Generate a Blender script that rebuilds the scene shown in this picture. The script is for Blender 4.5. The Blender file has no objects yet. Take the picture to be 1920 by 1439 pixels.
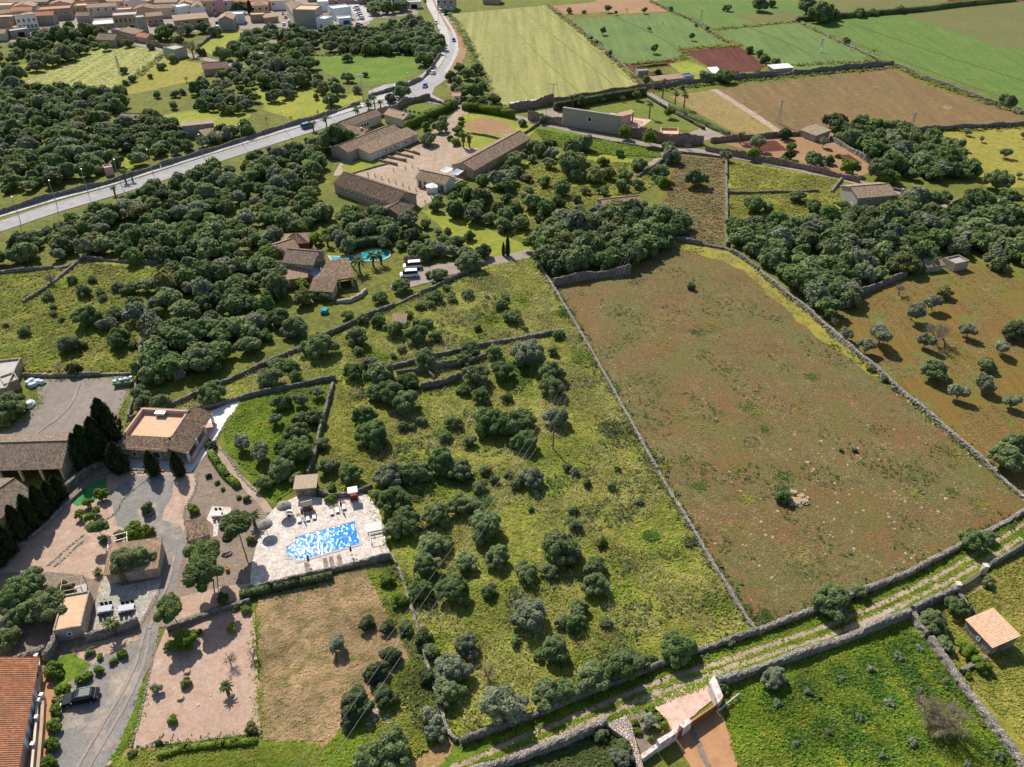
import bpy, bmesh, math, random
import numpy as np
from mathutils import Vector, Matrix
SC = bpy.context.scene; COL = SC.collection
random.seed(11); RNG = np.random.default_rng(11); R = math.radians
# ---------------------------------------------------------------- camera, sky, sun, exposure
FPX, PITCH, CAM_H = 1509.0, R(36.0), 98.0
cd = bpy.data.cameras.new("camera"); cam = bpy.data.objects.new("camera", cd); COL.objects.link(cam)
cd.sensor_width = 36.0; cd.lens = FPX/1920*36.0; cd.clip_start = 1.0; cd.clip_end = 6000.0
cam.location = (0, 0, CAM_H); cam.rotation_euler = (R(90)-PITCH, 0, 0); SC.camera = cam
SUN_EL, SUN_AZ = R(43.5), R(-28.0)
w = bpy.data.worlds.new("World"); SC.world = w; w.use_nodes = True
bg = w.node_tree.nodes['Background']; sky = w.node_tree.nodes.new('ShaderNodeTexSky')
sky.sky_type = 'NISHITA'; sky.sun_disc = False; sky.sun_elevation = SUN_EL; sky.sun_rotation = SUN_AZ
sky.air_density = 1.0; sky.dust_density = 1.0
w.node_tree.links.new(sky.outputs[0], bg.inputs[0]); bg.inputs[1].default_value = 0.085
sd = bpy.data.lights.new("sun", 'SUN'); sun = bpy.data.objects.new("sun", sd); COL.objects.link(sun)
sd.energy = 4.4; sd.angle = R(0.53); sd.color = (1.0, 0.94, 0.84)
sdir = Vector((math.sin(SUN_AZ)*math.cos(SUN_EL), math.cos(SUN_AZ)*math.cos(SUN_EL), math.sin(SUN_EL)))
sun.rotation_euler = sdir.to_track_quat('Z', 'Y').to_euler(); sun.location = (0, 0, 200)
SC.view_settings.view_transform = 'Standard'; SC.view_settings.look = 'None'
SC.view_settings.exposure = 0.5; SC.view_settings.gamma = 1.0
# ---------------------------------------------------------------- where a point of the survey photo lies on the land
CP, SP = math.cos(PITCH), math.sin(PITCH)
def G(u, v, z=0.0):
    x = (u-960)/FPX; y = (v-719.5)/FPX
    dy = CP-y*SP; dz = -SP-y*CP; t = (z-CAM_H)/dz
    return Vector((x*t, dy*t, z))
def ppm(v): return CP*(v-719.5+FPX*math.tan(PITCH))/CAM_H      # pixels per metre at an image row
def PX(p):
    d = Vector(p)-Vector((0, 0, CAM_H)); zc = d.y*CP-d.z*SP; yc = -d.y*SP-d.z*CP
    return 960+FPX*d.x/zc, 719.5+FPX*yc/zc
# ---------------------------------------------------------------- object helpers
def link(o, parent=None):
    COL.objects.link(o)
    if parent is not None: o.parent = parent
    return o
def tag(o, label=None, cat=None, group=None, kind=None):
    if label: o['label'] = label
    if cat: o['category'] = cat
    if group: o['group'] = group
    if kind: o['kind'] = kind
    return o
def thing(name, label, cat, loc, rz=0.0, group=None):
    o = bpy.data.objects.new(name, None); link(o); o.empty_display_size = .2
    o.location = loc; o.rotation_euler = (0, 0, rz); return tag(o, label, cat, group)
def dup(root, loc, rz=None, label=None, scale=None):
    def cp(o, par):
        c = o.copy(); COL.objects.link(c)
        if par is not None: c.parent = par
        for ch in o.children: cp(ch, c)
        return c
    r = cp(root, None); r.location = loc
    if rz is not None: r.rotation_euler = (0, 0, rz)
    if scale is not None: r.scale = (scale, scale, scale)
    if label: r['label'] = label
    return r
class MB:
    def __init__(s): s.v = []; s.f = []; s.uv = []; s.smooth = []
    def face(s, pts, uvs=None, sm=False):
        n = len(s.v); s.v += [tuple(p) for p in pts]; s.f.append(tuple(range(n, n+len(pts))))
        s.uv.append(uvs); s.smooth.append(sm)
    def mesh(s, vs, fs, sm=False):
        n = len(s.v); s.v += [tuple(p) for p in vs]
        for f in fs: s.f.append(tuple(i+n for i in f)); s.uv.append(None); s.smooth.append(sm)
    def box(s, c, d, rz=0.0, taper=1.0):
        cx, cy, cz = c; hx, hy, hz = d[0]/2, d[1]/2, d[2]/2; co, si = math.cos(rz), math.sin(rz); vs = []
        for z, k in ((-hz, 1.0), (hz, taper)):
            for x, y in ((-hx, -hy), (hx, -hy), (hx, hy), (-hx, hy)):
                x *= k; y *= k; vs.append((cx+x*co-y*si, cy+x*si+y*co, cz+z))
        s.mesh(vs, [(0, 3, 2, 1), (4, 5, 6, 7), (0, 1, 5, 4), (1, 2, 6, 5), (2, 3, 7, 6), (3, 0, 4, 7)])
    def prism(s, poly, z0, z1):
        n = len(poly); vs = [(p[0], p[1], z0) for p in poly]+[(p[0], p[1], z1) for p in poly]
        s.mesh(vs, [tuple(range(n-1, -1, -1)), tuple(range(n, 2*n))]+[(i, (i+1) % n, n+(i+1) % n, n+i) for i in range(n)])
    def tube(s, p0, p1, r0, r1=None, n=6):
        p0, p1 = Vector(p0), Vector(p1); r1 = r0 if r1 is None else r1; d = (p1-p0)
        if d.length < 1e-6: return
        q = d.to_track_quat('Z', 'Y'); vs = []
        for p, r in ((p0, r0), (p1, r1)):
            for i in range(n):
                a = 2*math.pi*i/n; vs.append(p+q @ Vector((r*math.cos(a), r*math.sin(a), 0)))
        s.mesh(vs, [(i, (i+1) % n, n+(i+1) % n, n+i) for i in range(n)], True)
        s.mesh(vs[:n], [tuple(range(n-1, -1, -1))]); s.mesh(vs[n:], [tuple(range(n))])
    def lathe(s, c, prof, n=12, sx=1.0):
        vs = []; m = len(prof)
        for r, z in prof:
            for i in range(n):
                a = 2*math.pi*i/n; vs.append((c[0]+r*math.cos(a)*sx, c[1]+r*math.sin(a), c[2]+z))
        fs = [(k*n+i, k*n+(i+1) % n, (k+1)*n+(i+1) % n, (k+1)*n+i) for k in range(m-1) for i in range(n)]
        s.mesh(vs, fs, True)
    def rock(s, c, r, sq=.7):
        vs = []; n = 7
        for k, (zz, rr) in enumerate(((-.5, .8), (.1, 1.0), (.6, .65))):
            for i in range(n):
                a = 2*math.pi*(i+.4*k)/n; q = r*rr*random.uniform(.75, 1.2)
                vs.append((c[0]+q*math.cos(a), c[1]+q*math.sin(a), c[2]+r*sq*zz*random.uniform(.8, 1.15)))
        fs = [(k*n+i, k*n+(i+1) % n, (k+1)*n+(i+1) % n, (k+1)*n+i) for k in range(2) for i in range(n)]
        fs.append(tuple(range(2*n, 3*n))); s.mesh(vs, fs)
    def build(s, name, m, parent=None):
        me = bpy.data.meshes.new(name); me.from_pydata(s.v, [], s.f)
        if any(u is not None for u in s.uv):
            l = me.uv_layers.new(name='UVMap'); k = 0
            for f, u in zip(s.f, s.uv):
                for j in range(len(f)):
                    if u is not None: l.data[k].uv = u[j]
                    k += 1
        me.polygons.foreach_set('use_smooth', s.smooth)
        if m is not None: me.materials.append(m)
        return link(bpy.data.objects.new(name, me), parent)
def np_mesh(name, V, quads=None, tris=None, m=None):
    me = bpy.data.meshes.new(name); V = np.asarray(V, np.float32); me.vertices.add(len(V)); me.vertices.foreach_set('co', V.ravel())
    q = np.zeros((0, 4), np.int32) if quads is None else np.asarray(quads, np.int32)
    t = np.zeros((0, 3), np.int32) if tris is None else np.asarray(tris, np.int32)
    lv = np.concatenate([q.ravel(), t.ravel()]); me.loops.add(len(lv)); me.loops.foreach_set('vertex_index', lv)
    ls = np.concatenate([np.arange(len(q))*4, len(q)*4+np.arange(len(t))*3]).astype(np.int32)
    me.polygons.add(len(q)+len(t)); me.polygons.foreach_set('loop_start', ls)
    me.update(calc_edges=True)
    if m is not None: me.materials.append(m)
    return me
def cptree(co):  # closed list of pixels -> world xy
    return [G(*p) for p in co]
def inside(x, y, poly):
    x = np.asarray(x); y = np.asarray(y); r = np.zeros(x.shape, bool); n = len(poly)
    for i in range(n):
        x0, y0 = poly[i][0], poly[i][1]; x1, y1 = poly[i-1][0], poly[i-1][1]
        if y0 == y1: continue
        r ^= ((y0 > y) != (y1 > y)) & (x < (x1-x0)*(y-y0)/(y1-y0)+x0)
    return r
# ---------------------------------------------------------------- materials
MATS = {}
# albedo of each kind of ground, matched to the season (dry spring, yellow-flowering)
TONE = dict(rough_ground=(1.5, 1.4, .9), woodland_floor=(1.5, 1.4, .9), flowering_meadow=(1.75, 1.7, .95), olive_grass=(1.6, 1.45, .8), lush_grass=(1.45, 1.3, .85), mown_lawn=(1.05, .95, .8),
 pale_crop=(1.2, 1.12, .95), green_crop=(.9, .9, .72), bright_crop=(.85, .87, .68), olive_fallow=(.95, .95, .75), white_flower_field=(1.1, 1.05, .75), dry_field=(.85, .74, .52), golden_grass=(.85, .8, .65), cut_straw=(1.4, 1.3, 1.3),
 stubble=(.9, .85, .75), ploughed_red_soil=(.9, .85, .8), red_brown_pasture=(1.06, .98, .7), orchard_soil=(1.08, .97, .66), asphalt=(1.7, 1.65, 1.65), pavement=(.95, .94, .93), lane_surface=(.8, .78, .76), beaten_earth=(.84, .8, .76),
 grey_gravel=(.6, .59, .58), pink_gravel=(.69, .67, .645), yard_gravel=(.6, .58, .56), stony_bed=(.72, .7, .68), pink_concrete=(.95, .98, .98), orange_concrete=(.8, .78, .7), white_terrace=(1, 1, 1))
class NT:
    def __init__(s, name):
        s.m = bpy.data.materials.new(name); s.m.use_nodes = True; s.n = s.m.node_tree.nodes; s.l = s.m.node_tree.links
        s.b = s.n['Principled BSDF']; s.out = s.n['Material Output']; s.b.inputs['Roughness'].default_value = .9
        s.b.inputs['Specular IOR Level'].default_value = .25
    def nd(s, t, **k):
        n = s.n.new(t)
        for a, v in k.items():
            if a in n.inputs: n.inputs[a].default_value = v
            else: setattr(n, a, v)
        return n
    def pos(s, obj=False, scale=(1, 1, 1), rot=0.0):
        p = s.n.new('ShaderNodeTexCoord').outputs['Object'] if obj else s.n.new('ShaderNodeNewGeometry').outputs['Position']
        if scale == (1, 1, 1) and rot == 0: return p
        m = s.n.new('ShaderNodeMapping'); m.inputs['Scale'].default_value = scale; m.inputs['Rotation'].default_value = (0, 0, rot)
        s.l.new(p, m.inputs[0]); return m.outputs[0]
    def noise(s, v, sc, det=3.0, ro=.6):
        n = s.nd('ShaderNodeTexNoise', Scale=sc, Detail=det, Roughness=ro); s.l.new(v, n.inputs['Vector']); return n.outputs['Fac']
    def ramp(s, f, a, b):
        n = s.n.new('ShaderNodeMapRange'); n.clamp = True; n.inputs[1].default_value = a; n.inputs[2].default_value = b
        s.l.new(f, n.inputs[0]); return n.outputs[0]
    def mix(s, f, a, b, mode='MIX'):
        n = s.n.new('ShaderNodeMix'); n.data_type = 'RGBA'; n.blend_type = mode
        for i, x in ((0, f), (6, a), (7, b)):
            if isinstance(x, (tuple, list)): n.inputs[i].default_value = tuple(x)+(1,) if len(x) == 3 else x
            elif isinstance(x, (int, float)): n.inputs[i].default_value = x
            else: s.l.new(x, n.inputs[i])
        return n.outputs[2]
    def vary(s, c, f, lo=.75, hi=1.25):
        n = s.n.new('ShaderNodeMapRange'); n.inputs[1].default_value = .3; n.inputs[2].default_value = .7
        n.inputs[3].default_value = lo; n.inputs[4].default_value = hi; s.l.new(f, n.inputs[0])
        return s.mix(1.0, c, s.grey(n.outputs[0]), 'MULTIPLY')
    def grey(s, f):
        n = s.n.new('ShaderNodeCombineColor')
        for i in range(3): s.l.new(f, n.inputs[i])
        return n.outputs[0]
    def bump(s, f, st=.5, d=.1):
        n = s.nd('ShaderNodeBump', Strength=st, Distance=d); s.l.new(f, n.inputs['Height']); s.l.new(n.outputs[0], s.b.inputs['Normal'])
    def done(s, c, rough=None):
        if isinstance(c, (tuple, list)): s.b.inputs['Base Color'].default_value = tuple(c)+(1,)
        else: s.l.new(c, s.b.inputs['Base Color'])
        if rough is not None: s.b.inputs['Roughness'].default_value = rough
        return s.m
def ground_mat(name, c0, c1, c2, sc=1.0, bump=.6, spot=None, stripe=None, fine=(.65, 1.35), bd=.25):
    if name in MATS: return MATS[name]
    k = TONE.get(name, (1, 1, 1)); c0, c1, c2 = [tuple(a*b for a, b in zip(c, k)) for c in (c0, c1, c2)]
    t = NT(name); p = t.pos()
    c = t.mix(t.ramp(t.noise(p, .06*sc, 4), .38, .62), c0, c1)
    c = t.mix(t.ramp(t.noise(p, .45*sc, 5, .7), .45, .65), c, c2)
    if stripe:
        ang, s1, s2, st = stripe
        f = t.noise(t.pos(scale=(s1, s2, 1), rot=ang), 1.0, 3, .6); c = t.vary(c, f, 1-st, 1+st)
    if spot:
        col, s, a, b = spot; c = t.mix(t.ramp(t.noise(p, s, 4, .65), a, b), c, col)
    fn = t.noise(p, 2.6, 6, .75); c = t.vary(c, fn, *fine); t.bump(fn, bump, bd)
    MATS[name] = t.done(c, .95); return MATS[name]
def plain(name, col, rough=.8, var=.12, sc=1.5, metal=0.0, obj=True):
    if name in MATS: return MATS[name]
    t = NT(name); f = t.noise(t.pos(obj), sc, 5, .65); c = t.vary(t.mix(0.0, col, col), f, 1-var, 1+var)
    t.b.inputs['Metallic'].default_value = metal; MATS[name] = t.done(c, rough); return MATS[name]
def stone_mat(name, cols, cell=2.6, mortar=(.12, .11, .10), bump=.8, obj=False):
    if name in MATS: return MATS[name]
    t = NT(name); p = t.pos(obj); v = t.nd('ShaderNodeTexVoronoi', Scale=cell); t.l.new(p, v.inputs['Vector'])
    e = t.nd('ShaderNodeTexVoronoi', Scale=cell, feature='DISTANCE_TO_EDGE'); t.l.new(p, e.inputs['Vector'])
    sx = t.n.new('ShaderNodeSeparateColor'); t.l.new(v.outputs['Color'], sx.inputs[0])
    c = t.mix(t.ramp(sx.outputs[0], .2, .8), cols[0], cols[1]); c = t.mix(t.ramp(sx.outputs[1], .78, .9), c, cols[2])
    c = t.mix(t.ramp(e.outputs['Distance'], .0, .09), mortar, c); c = t.vary(c, t.noise(p, .9, 4), .75, 1.2)
    t.bump(t.ramp(e.outputs['Distance'], 0, .2), bump, .12); MATS[name] = t.done(c, .95); return MATS[name]
def tile_mat(name, cols):
    if name in MATS: return MATS[name]
    t = NT(name); uv = t.n.new('ShaderNodeTexCoord').outputs['UV']; mp = t.nd('ShaderNodeMapping'); mp.inputs['Scale'].default_value = (4.2, 2.4, 1); t.l.new(uv, mp.inputs[0])
    v = t.nd('ShaderNodeTexVoronoi', Scale=1.0, Randomness=.35); t.l.new(mp.outputs[0], v.inputs['Vector'])
    sx = t.n.new('ShaderNodeSeparateColor'); t.l.new(v.outputs['Color'], sx.inputs[0])
    c = t.mix(t.ramp(sx.outputs[0], .15, .85), cols[0], cols[1]); p = t.pos()
    c = t.mix(t.ramp(t.noise(p, .35, 5, .7), .48, .66), c, cols[2]); c = t.vary(c, t.noise(p, 3.0, 4), .75, 1.25)
    MATS[name] = t.done(c, .9); return MATS[name]
def leaf_mat(name, a, b, d, tr=.22, vary_obj=True):
    if name in MATS: return MATS[name]
    t = NT(name); g = t.n.new('ShaderNodeNewGeometry'); c = t.mix(t.ramp(g.outputs['Random Per Island'], 0, .8), a, b)
    c = t.mix(t.ramp(t.noise(t.pos(), .5, 3), .45, .7), c, d)
    c = t.vary(c, t.noise(t.pos(), .11, 2), .72, 1.28)
    bs = t.b; t.l.new(c, bs.inputs['Base Color']); bs.inputs['Roughness'].default_value = .7; bs.inputs['Specular IOR Level'].default_value = .25
    tl = t.n.new('ShaderNodeBsdfTranslucent'); t.l.new(c, tl.inputs[0]); ms = t.n.new('ShaderNodeMixShader'); ms.inputs[0].default_value = tr
    t.l.new(bs.outputs[0], ms.inputs[1]); t.l.new(tl.outputs[0], ms.inputs[2]); t.l.new(ms.outputs[0], t.out.inputs[0])
    MATS[name] = t.m; return t.m
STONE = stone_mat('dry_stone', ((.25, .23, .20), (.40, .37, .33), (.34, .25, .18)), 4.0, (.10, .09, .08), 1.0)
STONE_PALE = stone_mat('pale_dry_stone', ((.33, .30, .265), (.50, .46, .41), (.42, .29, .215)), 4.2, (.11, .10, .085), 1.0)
STONE_FINE = stone_mat('house_rubble_stone', ((.36, .29, .22), (.52, .43, .34), (.42, .36, .30)), 3.2, (.30, .25, .2), .5)
STONE_RED = stone_mat('reddish_stone', ((.30, .19, .15), (.40, .28, .22), (.34, .26, .22)), 2.2, (.16, .12, .1))
TILE_BROWN = tile_mat('weathered_tiles', ((.14, .09, .06), (.34, .23, .15), (.20, .16, .12)))
TILE_GREY = tile_mat('lichen_tiles', ((.19, .14, .10), (.36, .27, .19), (.25, .205, .155)))
TILE_RED = tile_mat('terracotta_tiles', ((.40, .165, .085), (.52, .235, .125), (.33, .17, .10)))
TILE_TAN = tile_mat('tan_tiles', ((.30, .19, .12), (.44, .30, .20), (.27, .21, .16)))
TILE_PINK = tile_mat('pale_orange_tiles', ((.60, .36, .23), (.64, .41, .27), (.60, .38, .25)))
GLASS = plain('dark_window_glass', (.02, .025, .03), .15, .1); BLACK = plain('black_rubber', (.015, .015, .015), .8)
WHITE = plain('white_paint', (.74, .73, .70), .6, .06); CREAM = plain('cream_render', (.60, .52, .42), .85, .12, .6)
TAN = plain('tan_render', (.42, .31, .22), .9, .15, .5); PINKR = plain('pink_render', (.56, .36, .29), .85, .08, .5)
GREYR = plain('grey_render', (.36, .32, .27), .9, .15, .5); OCHRE = plain('ochre_render', (.56, .40, .22), .85, .1, .6)
BLUEW = plain('bluish_white_render', (.62, .66, .70), .8, .08, .6); WOOD = plain('brown_wood', (.20, .12, .07), .8, .25, 4)
WOODL = plain('pale_wood', (.40, .31, .23), .8, .2, 3); GREENSH = plain('green_shutter_paint', (.03, .16, .09), .6, .1)
BARK = plain('grey_brown_bark', (.13, .10, .075), .95, .3, 4); METAL = plain('grey_metal', (.35, .36, .38), .45, .08, 3, .6)
CORTEN = plain('rusty_steel', (.24, .10, .045), .7, .2, 1.2); CONC = plain('concrete', (.44, .41, .37), .9, .15, .8)
TERRA = plain('terracotta_floor', (.60, .40, .25), .85, .1, .7); DARKR = plain('dark_red_paint', (.20, .03, .025), .7)
# ---------------------------------------------------------------- the land: one wide sheet, then fields, roads, yards and decks laid on it
GM = dict(
 base=ground_mat('rough_ground', (.085, .10, .024), (.12, .13, .03), (.055, .072, .022), 1.2, spot=((.20, .16, .09), .13, .62, .72)),
 wood=ground_mat('woodland_floor', (.055, .065, .022), (.085, .10, .022), (.13, .145, .03), 1.5, spot=((.16, .12, .07), .2, .62, .75)),
 meadow=ground_mat('flowering_meadow', (.135, .15, .03), (.19, .19, .04), (.095, .125, .026), 1.4, .9, spot=((.25, .22, .13), .12, .66, .76)),
 meadow2=ground_mat('olive_grass', (.17, .17, .045), (.205, .185, .06), (.115, .13, .035), 1.0, .9, spot=((.24, .19, .11), .1, .62, .74)),
 lush=ground_mat('lush_grass', (.07, .135, .016), (.115, .175, .026), (.055, .11, .014), 1.5, .8, spot=((.20, .19, .08), .16, .6, .72)),
 lawn=ground_mat('mown_lawn', (.12, .17, .022), (.16, .19, .03), (.085, .14, .018), 1.0, .3, fine=(.88, 1.12), bd=.05),
 pale=ground_mat('pale_crop', (.215, .23, .085), (.25, .245, .10), (.17, .20, .065), .9, .5, stripe=(0.12, .35, .012, .22), fine=(.8, 1.2)),
 crop=ground_mat('green_crop', (.10, .175, .055), (.135, .205, .06), (.165, .205, .075), .8, .5, stripe=(-.9, .3, .02, .15), fine=(.75, 1.25)),
 crop2=ground_mat('bright_crop', (.12, .20, .045), (.16, .225, .055), (.09, .155, .035), 1.3, .6, stripe=(-.9, .5, .015, .12), fine=(.65, 1.35)),
 oliveg=ground_mat('olive_fallow', (.14, .145, .055), (.165, .155, .065), (.12, .13, .045), .7, .3, fine=(.88, 1.12)),
 flower=ground_mat('white_flower_field', (.20, .22, .05), (.25, .255, .08), (.14, .18, .035), 1.3, .9, spot=((.44, .42, .20), .6, .5, .62), stripe=(-.55, .45, .03, .45)),
 dry=ground_mat('dry_field', (.215, .145, .085), (.17, .145, .07), (.26, .19, .12), 1.0, .5, spot=((.33, .19, .11), .12, .62, .72), stripe=(.5, .25, .03, .15)),
 gold=ground_mat('golden_grass', (.33, .235, .10), (.25, .20, .08), (.40, .30, .155), 1.6, .8, spot=((.14, .13, .045), .3, .56, .68)),
 straw=ground_mat('cut_straw', (.30, .20, .095), (.25, .185, .075), (.20, .165, .055), 2.0, 1.0, spot=((.12, .13, .035), .14, .55, .68)),
 stub=ground_mat('stubble', (.34, .20, .115), (.38, .25, .15), (.28, .18, .10), 1.0, .4),
 red=ground_mat('ploughed_red_soil', (.12, .036, .022), (.15, .05, .03), (.095, .028, .018), 1.0, .8, stripe=(.5, .8, .03, .3), fine=(.7, 1.3)),
 redgreen=ground_mat('red_brown_pasture', (.19, .10, .06), (.135, .13, .055), (.115, .125, .045), 1.5, .9, spot=((.25, .13, .07), .3, .6, .72), fine=(.5, 1.5)),
 redgreen2=ground_mat('orchard_soil', (.165, .125, .035), (.19, .10, .045), (.135, .125, .03), 1.0, .7, spot=((.135, .15, .03), .12, .5, .64), stripe=(.62, .9, .02, .13)),
 asphalt=ground_mat('asphalt', (.19, .185, .185), (.23, .22, .22), (.17, .17, .17), .8, .1, fine=(.92, 1.08), bd=.02),
 pavement=ground_mat('pavement', (.46, .44, .41), (.52, .50, .47), (.42, .40, .38), .8, .1, fine=(.93, 1.07), bd=.02),
 lane=ground_mat('lane_surface', (.36, .30, .26), (.42, .36, .31), (.30, .25, .21), 1.0, .2, fine=(.88, 1.12), bd=.03),
 dirt=ground_mat('beaten_earth', (.43, .33, .25), (.48, .39, .31), (.36, .27, .19), 1.0, .3, stripe=(1.2, .4, .03, .12), fine=(.85, 1.15), bd=.05),
 greyg=ground_mat('grey_gravel', (.36, .34, .32), (.43, .40, .37), (.31, .29, .28), 1.5, .5, spot=((.46, .35, .26), .1, .56, .7), fine=(.75, 1.25), bd=.05),
 pinkg=ground_mat('pink_gravel', (.60, .42, .325), (.66, .48, .385), (.52, .36, .27), 1.6, .7, spot=((.50, .37, .30), .35, .58, .7), fine=(.8, 1.2), bd=.06),
 yard=ground_mat('yard_gravel', (.37, .325, .285), (.43, .38, .34), (.33, .29, .25), 1.2, .5, stripe=(.3, .5, .05, .1), fine=(.8, 1.2), bd=.06),
 mulch=ground_mat('stony_bed', (.30, .235, .18), (.36, .28, .21), (.25, .20, .16), 2.0, .7, fine=(.65, 1.35), bd=.08),
 pinkc=ground_mat('pink_concrete', (.60, .40, .33), (.66, .47, .39), (.52, .30, .20), 2.0, .1, fine=(.95, 1.05), bd=.02),
 orangec=ground_mat('orange_concrete', (.52, .28, .155), (.56, .31, .18), (.47, .24, .13), 1.0, .1, fine=(.95, 1.05), bd=.02),
 terr=ground_mat('white_terrace', (.72, .68, .65), (.76, .72, .69), (.68, .62, .58), 2.0, .1, fine=(.96, 1.04), bd=.02),
 turf=ground_mat('artificial_turf', (.045, .19, .05), (.07, .24, .08), (.05, .21, .06), 1.0, .2, fine=(.92, 1.08), bd=.02),
 pave=stone_mat('crazy_paving', ((.63, .55, .49), (.70, .63, .57), (.56, .45, .37)), 3.0, (.42, .35, .30), .25),
 cob=stone_mat('pebble_paving', ((.42, .39, .33), (.52, .48, .41), (.40, .34, .28)), 3.0, (.24, .21, .17), .5))
me = bpy.data.meshes.new('ground'); me.from_pydata([(-3500, -600, 0), (3500, -600, 0), (3500, 5000, 0), (-3500, 5000, 0)], [], [(0, 1, 2, 3)])
me.materials.append(GM['base']); tag(link(bpy.data.objects.new('ground', me)), kind='structure')
LAYER = [0]
def edge_pts(co, jit, step):
    out = []; n = len(co)
    for i in range(n):
        a, b = co[i], co[(i+1) % n]; d = (b-a).length; k = max(1, int(d/step))
        for j in range(k):
            p = a.lerp(b, j/k)
            if j or jit > .25: p = p+Vector((random.uniform(-jit, jit), random.uniform(-jit, jit), 0))
            out.append(p)
    return out
def field(name, key, co, jit=.35, step=2.5, z=None):
    LAYER[0] += 1; z = .0012*LAYER[0]+.004 if z is None else z
    pts = edge_pts([G(*c) if len(c) == 2 else Vector(c) for c in co], jit, step)
    bm = bmesh.new(); vs = [bm.verts.new((p.x, p.y, z)) for p in pts]
    try: f = bm.faces.new(vs); f.normal_update(); 
    except ValueError: return None
    if f.normal.z < 0: f.normal_flip()
    bmesh.ops.triangulate(bm, faces=[f], ngon_method='EAR_CLIP'); me = bpy.data.meshes.new(name); bm.to_mesh(me); bm.free()
    me.materials.append(GM[key]); return tag(link(bpy.data.objects.new(name, me)), kind='structure')
def ribbon(name, key, line, width, jit=.15, step=3.0):
    """a path of constant width along survey points"""
    P = [G(*c) for c in line]; P = smooth(P, 3); l = []; r = []
    for i, p in enumerate(P):
        d = (P[min(i+1, len(P)-1)]-P[max(i-1, 0)]).normalized(); nrm = Vector((-d.y, d.x, 0)); ww = width/2*random.uniform(1-jit, 1+jit)
        l.append(p+nrm*ww); r.append(p-nrm*ww)
    LAYER[0] += 1; z = .0012*LAYER[0]+.004; mb = MB()
    for i in range(len(P)-1):
        mb.face([(*r[i][:2], z), (*r[i+1][:2], z), (*l[i+1][:2], z), (*l[i][:2], z)])
    return tag(mb.build(name, GM[key]), kind='structure')
def smooth(P, it=2):
    for _ in range(it):
        Q = [P[0]]
        for a, b in zip(P, P[1:]): Q += [a.lerp(b, .25), a.lerp(b, .75)]
        Q.append(P[-1]); P = Q
    return P
# woods floor and far left
field('woodland_ground', 'wood', [(-60, 480), (130, 420), (245, 372), (290, 318), (480, 275), (610, 270), (640, 300), (600, 350), (600, 375), (760, 430), (860, 470), (900, 490), (640, 610), (420, 710), (250, 780), (262, 640), (240, 590), (285, 505), (160, 488), (-60, 512)])
field('woodland_ground', 'wood', [(-60, 160), (60, 165), (240, 180), (360, 215), (350, 235), (440, 240), (470, 262), (300, 305), (150, 345), (-60, 400)])
field('scrub_ground', 'wood', [(-60, 40), (200, 55), (330, 60), (480, 50), (640, 45), (800, 30), (835, 90), (810, 118), (760, 155), (680, 188), (480, 255), (350, 215), (230, 180), (-60, 165)])
field('meadow', 'flower', [(30, 158), (110, 125), (180, 92), (250, 88), (315, 92), (330, 108), (290, 130), (225, 168), (140, 175), (60, 170)], .8)
field('meadow', 'meadow2', [(300, 118), (340, 112), (390, 122), (370, 150), (280, 170), (240, 178), (235, 165)], .8)
field('meadow', 'meadow', [(375, 90), (420, 58), (460, 57), (440, 80), (400, 105)], .6)
field('meadow', 'lush', [(590, 108), (640, 98), (780, 102), (785, 135), (740, 155), (690, 160), (640, 150), (600, 130)], .8)
field('meadow', 'meadow', [(480, 170), (560, 165), (620, 180), (680, 175), (680, 188), (560, 225), (500, 210)], .8)
field('meadow', 'meadow', [(310, 215), (370, 205), (470, 215), (460, 240), (400, 245), (320, 235)], .8)
field('meadow', 'meadow', [(0, 130), (60, 118), (110, 122), (60, 145), (30, 156), (0, 152)], .8)
field('meadow', 'meadow', [(200, 302), (250, 292), (262, 312), (215, 320)], .5)
# far right fields
field('crop_field', 'pale', [(842, 27), (1028, 10), (1075, 42), (1160, 115), (1214, 167), (1080, 184), (930, 205), (915, 165), (905, 120), (885, 95), (872, 60), (855, 35)])
field('stubble_field', 'stub', [(1030, 12), (1117, 4), (1140, 22), (1058, 28)])
field('stubble_field', 'stub', [(1117, 4), (1150, -40), (1200, -40), (1250, 22), (1145, 27)])
field('crop_field', 'crop', [(1072, 38), (1250, 24), (1300, 40), (1365, 80), (1280, 92), (1285, 110), (1170, 122)])
field('crop_field', 'crop2', [(1200, -40), (1530, -40), (1545, 30), (1490, 40), (1340, 55), (1300, 38), (1250, 22)])
field('meadow', 'oliveg', [(1365, 28), (1490, 20), (1500, 38), (1420, 44)])
field('crop_field', 'crop', [(1340, 57), (1495, 40), (1560, 72), (1655, 114), (1490, 137), (1430, 105)])
field('ploughed_field', 'red', [(1280, 96), (1385, 86), (1436, 125), (1425, 133), (1350, 140)], .2)
field('vegetable_plot', 'red', [(1170, 122), (1265, 114), (1275, 122), (1200, 132), (1275, 142), (1280, 152), (1210, 152)], .2)
field('kitchen_garden', 'meadow', [(1255, 120), (1290, 115), (1360, 142), (1330, 155), (1290, 152)], .3)
field('crop_field', 'crop2', [(1500, 40), (1690, 28), (1830, 8), (1990, 120), (1990, 180), (1850, 172), (1660, 118)])
field('fallow_field', 'oliveg', [(1690, 28), (1900, 4), (2000, 0), (2000, 100), (1880, 90)])
field('fallow_field', 'oliveg', [(1535, -40), (1775, -40), (1775, 5), (1690, 25), (1575, 30)])
field('ploughed_field', 'red', [(1775, 0), (1790, -40), (2060, -40), (2000, 2), (1900, 3), (1780, 6)])
field('dry_field', 'dry', [(1262, 180), (1670, 126), (1755, 168), (2000, 230), (2000, 240), (1695, 247), (1655, 236), (1545, 248), (1440, 256), (1400, 247)])
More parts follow.
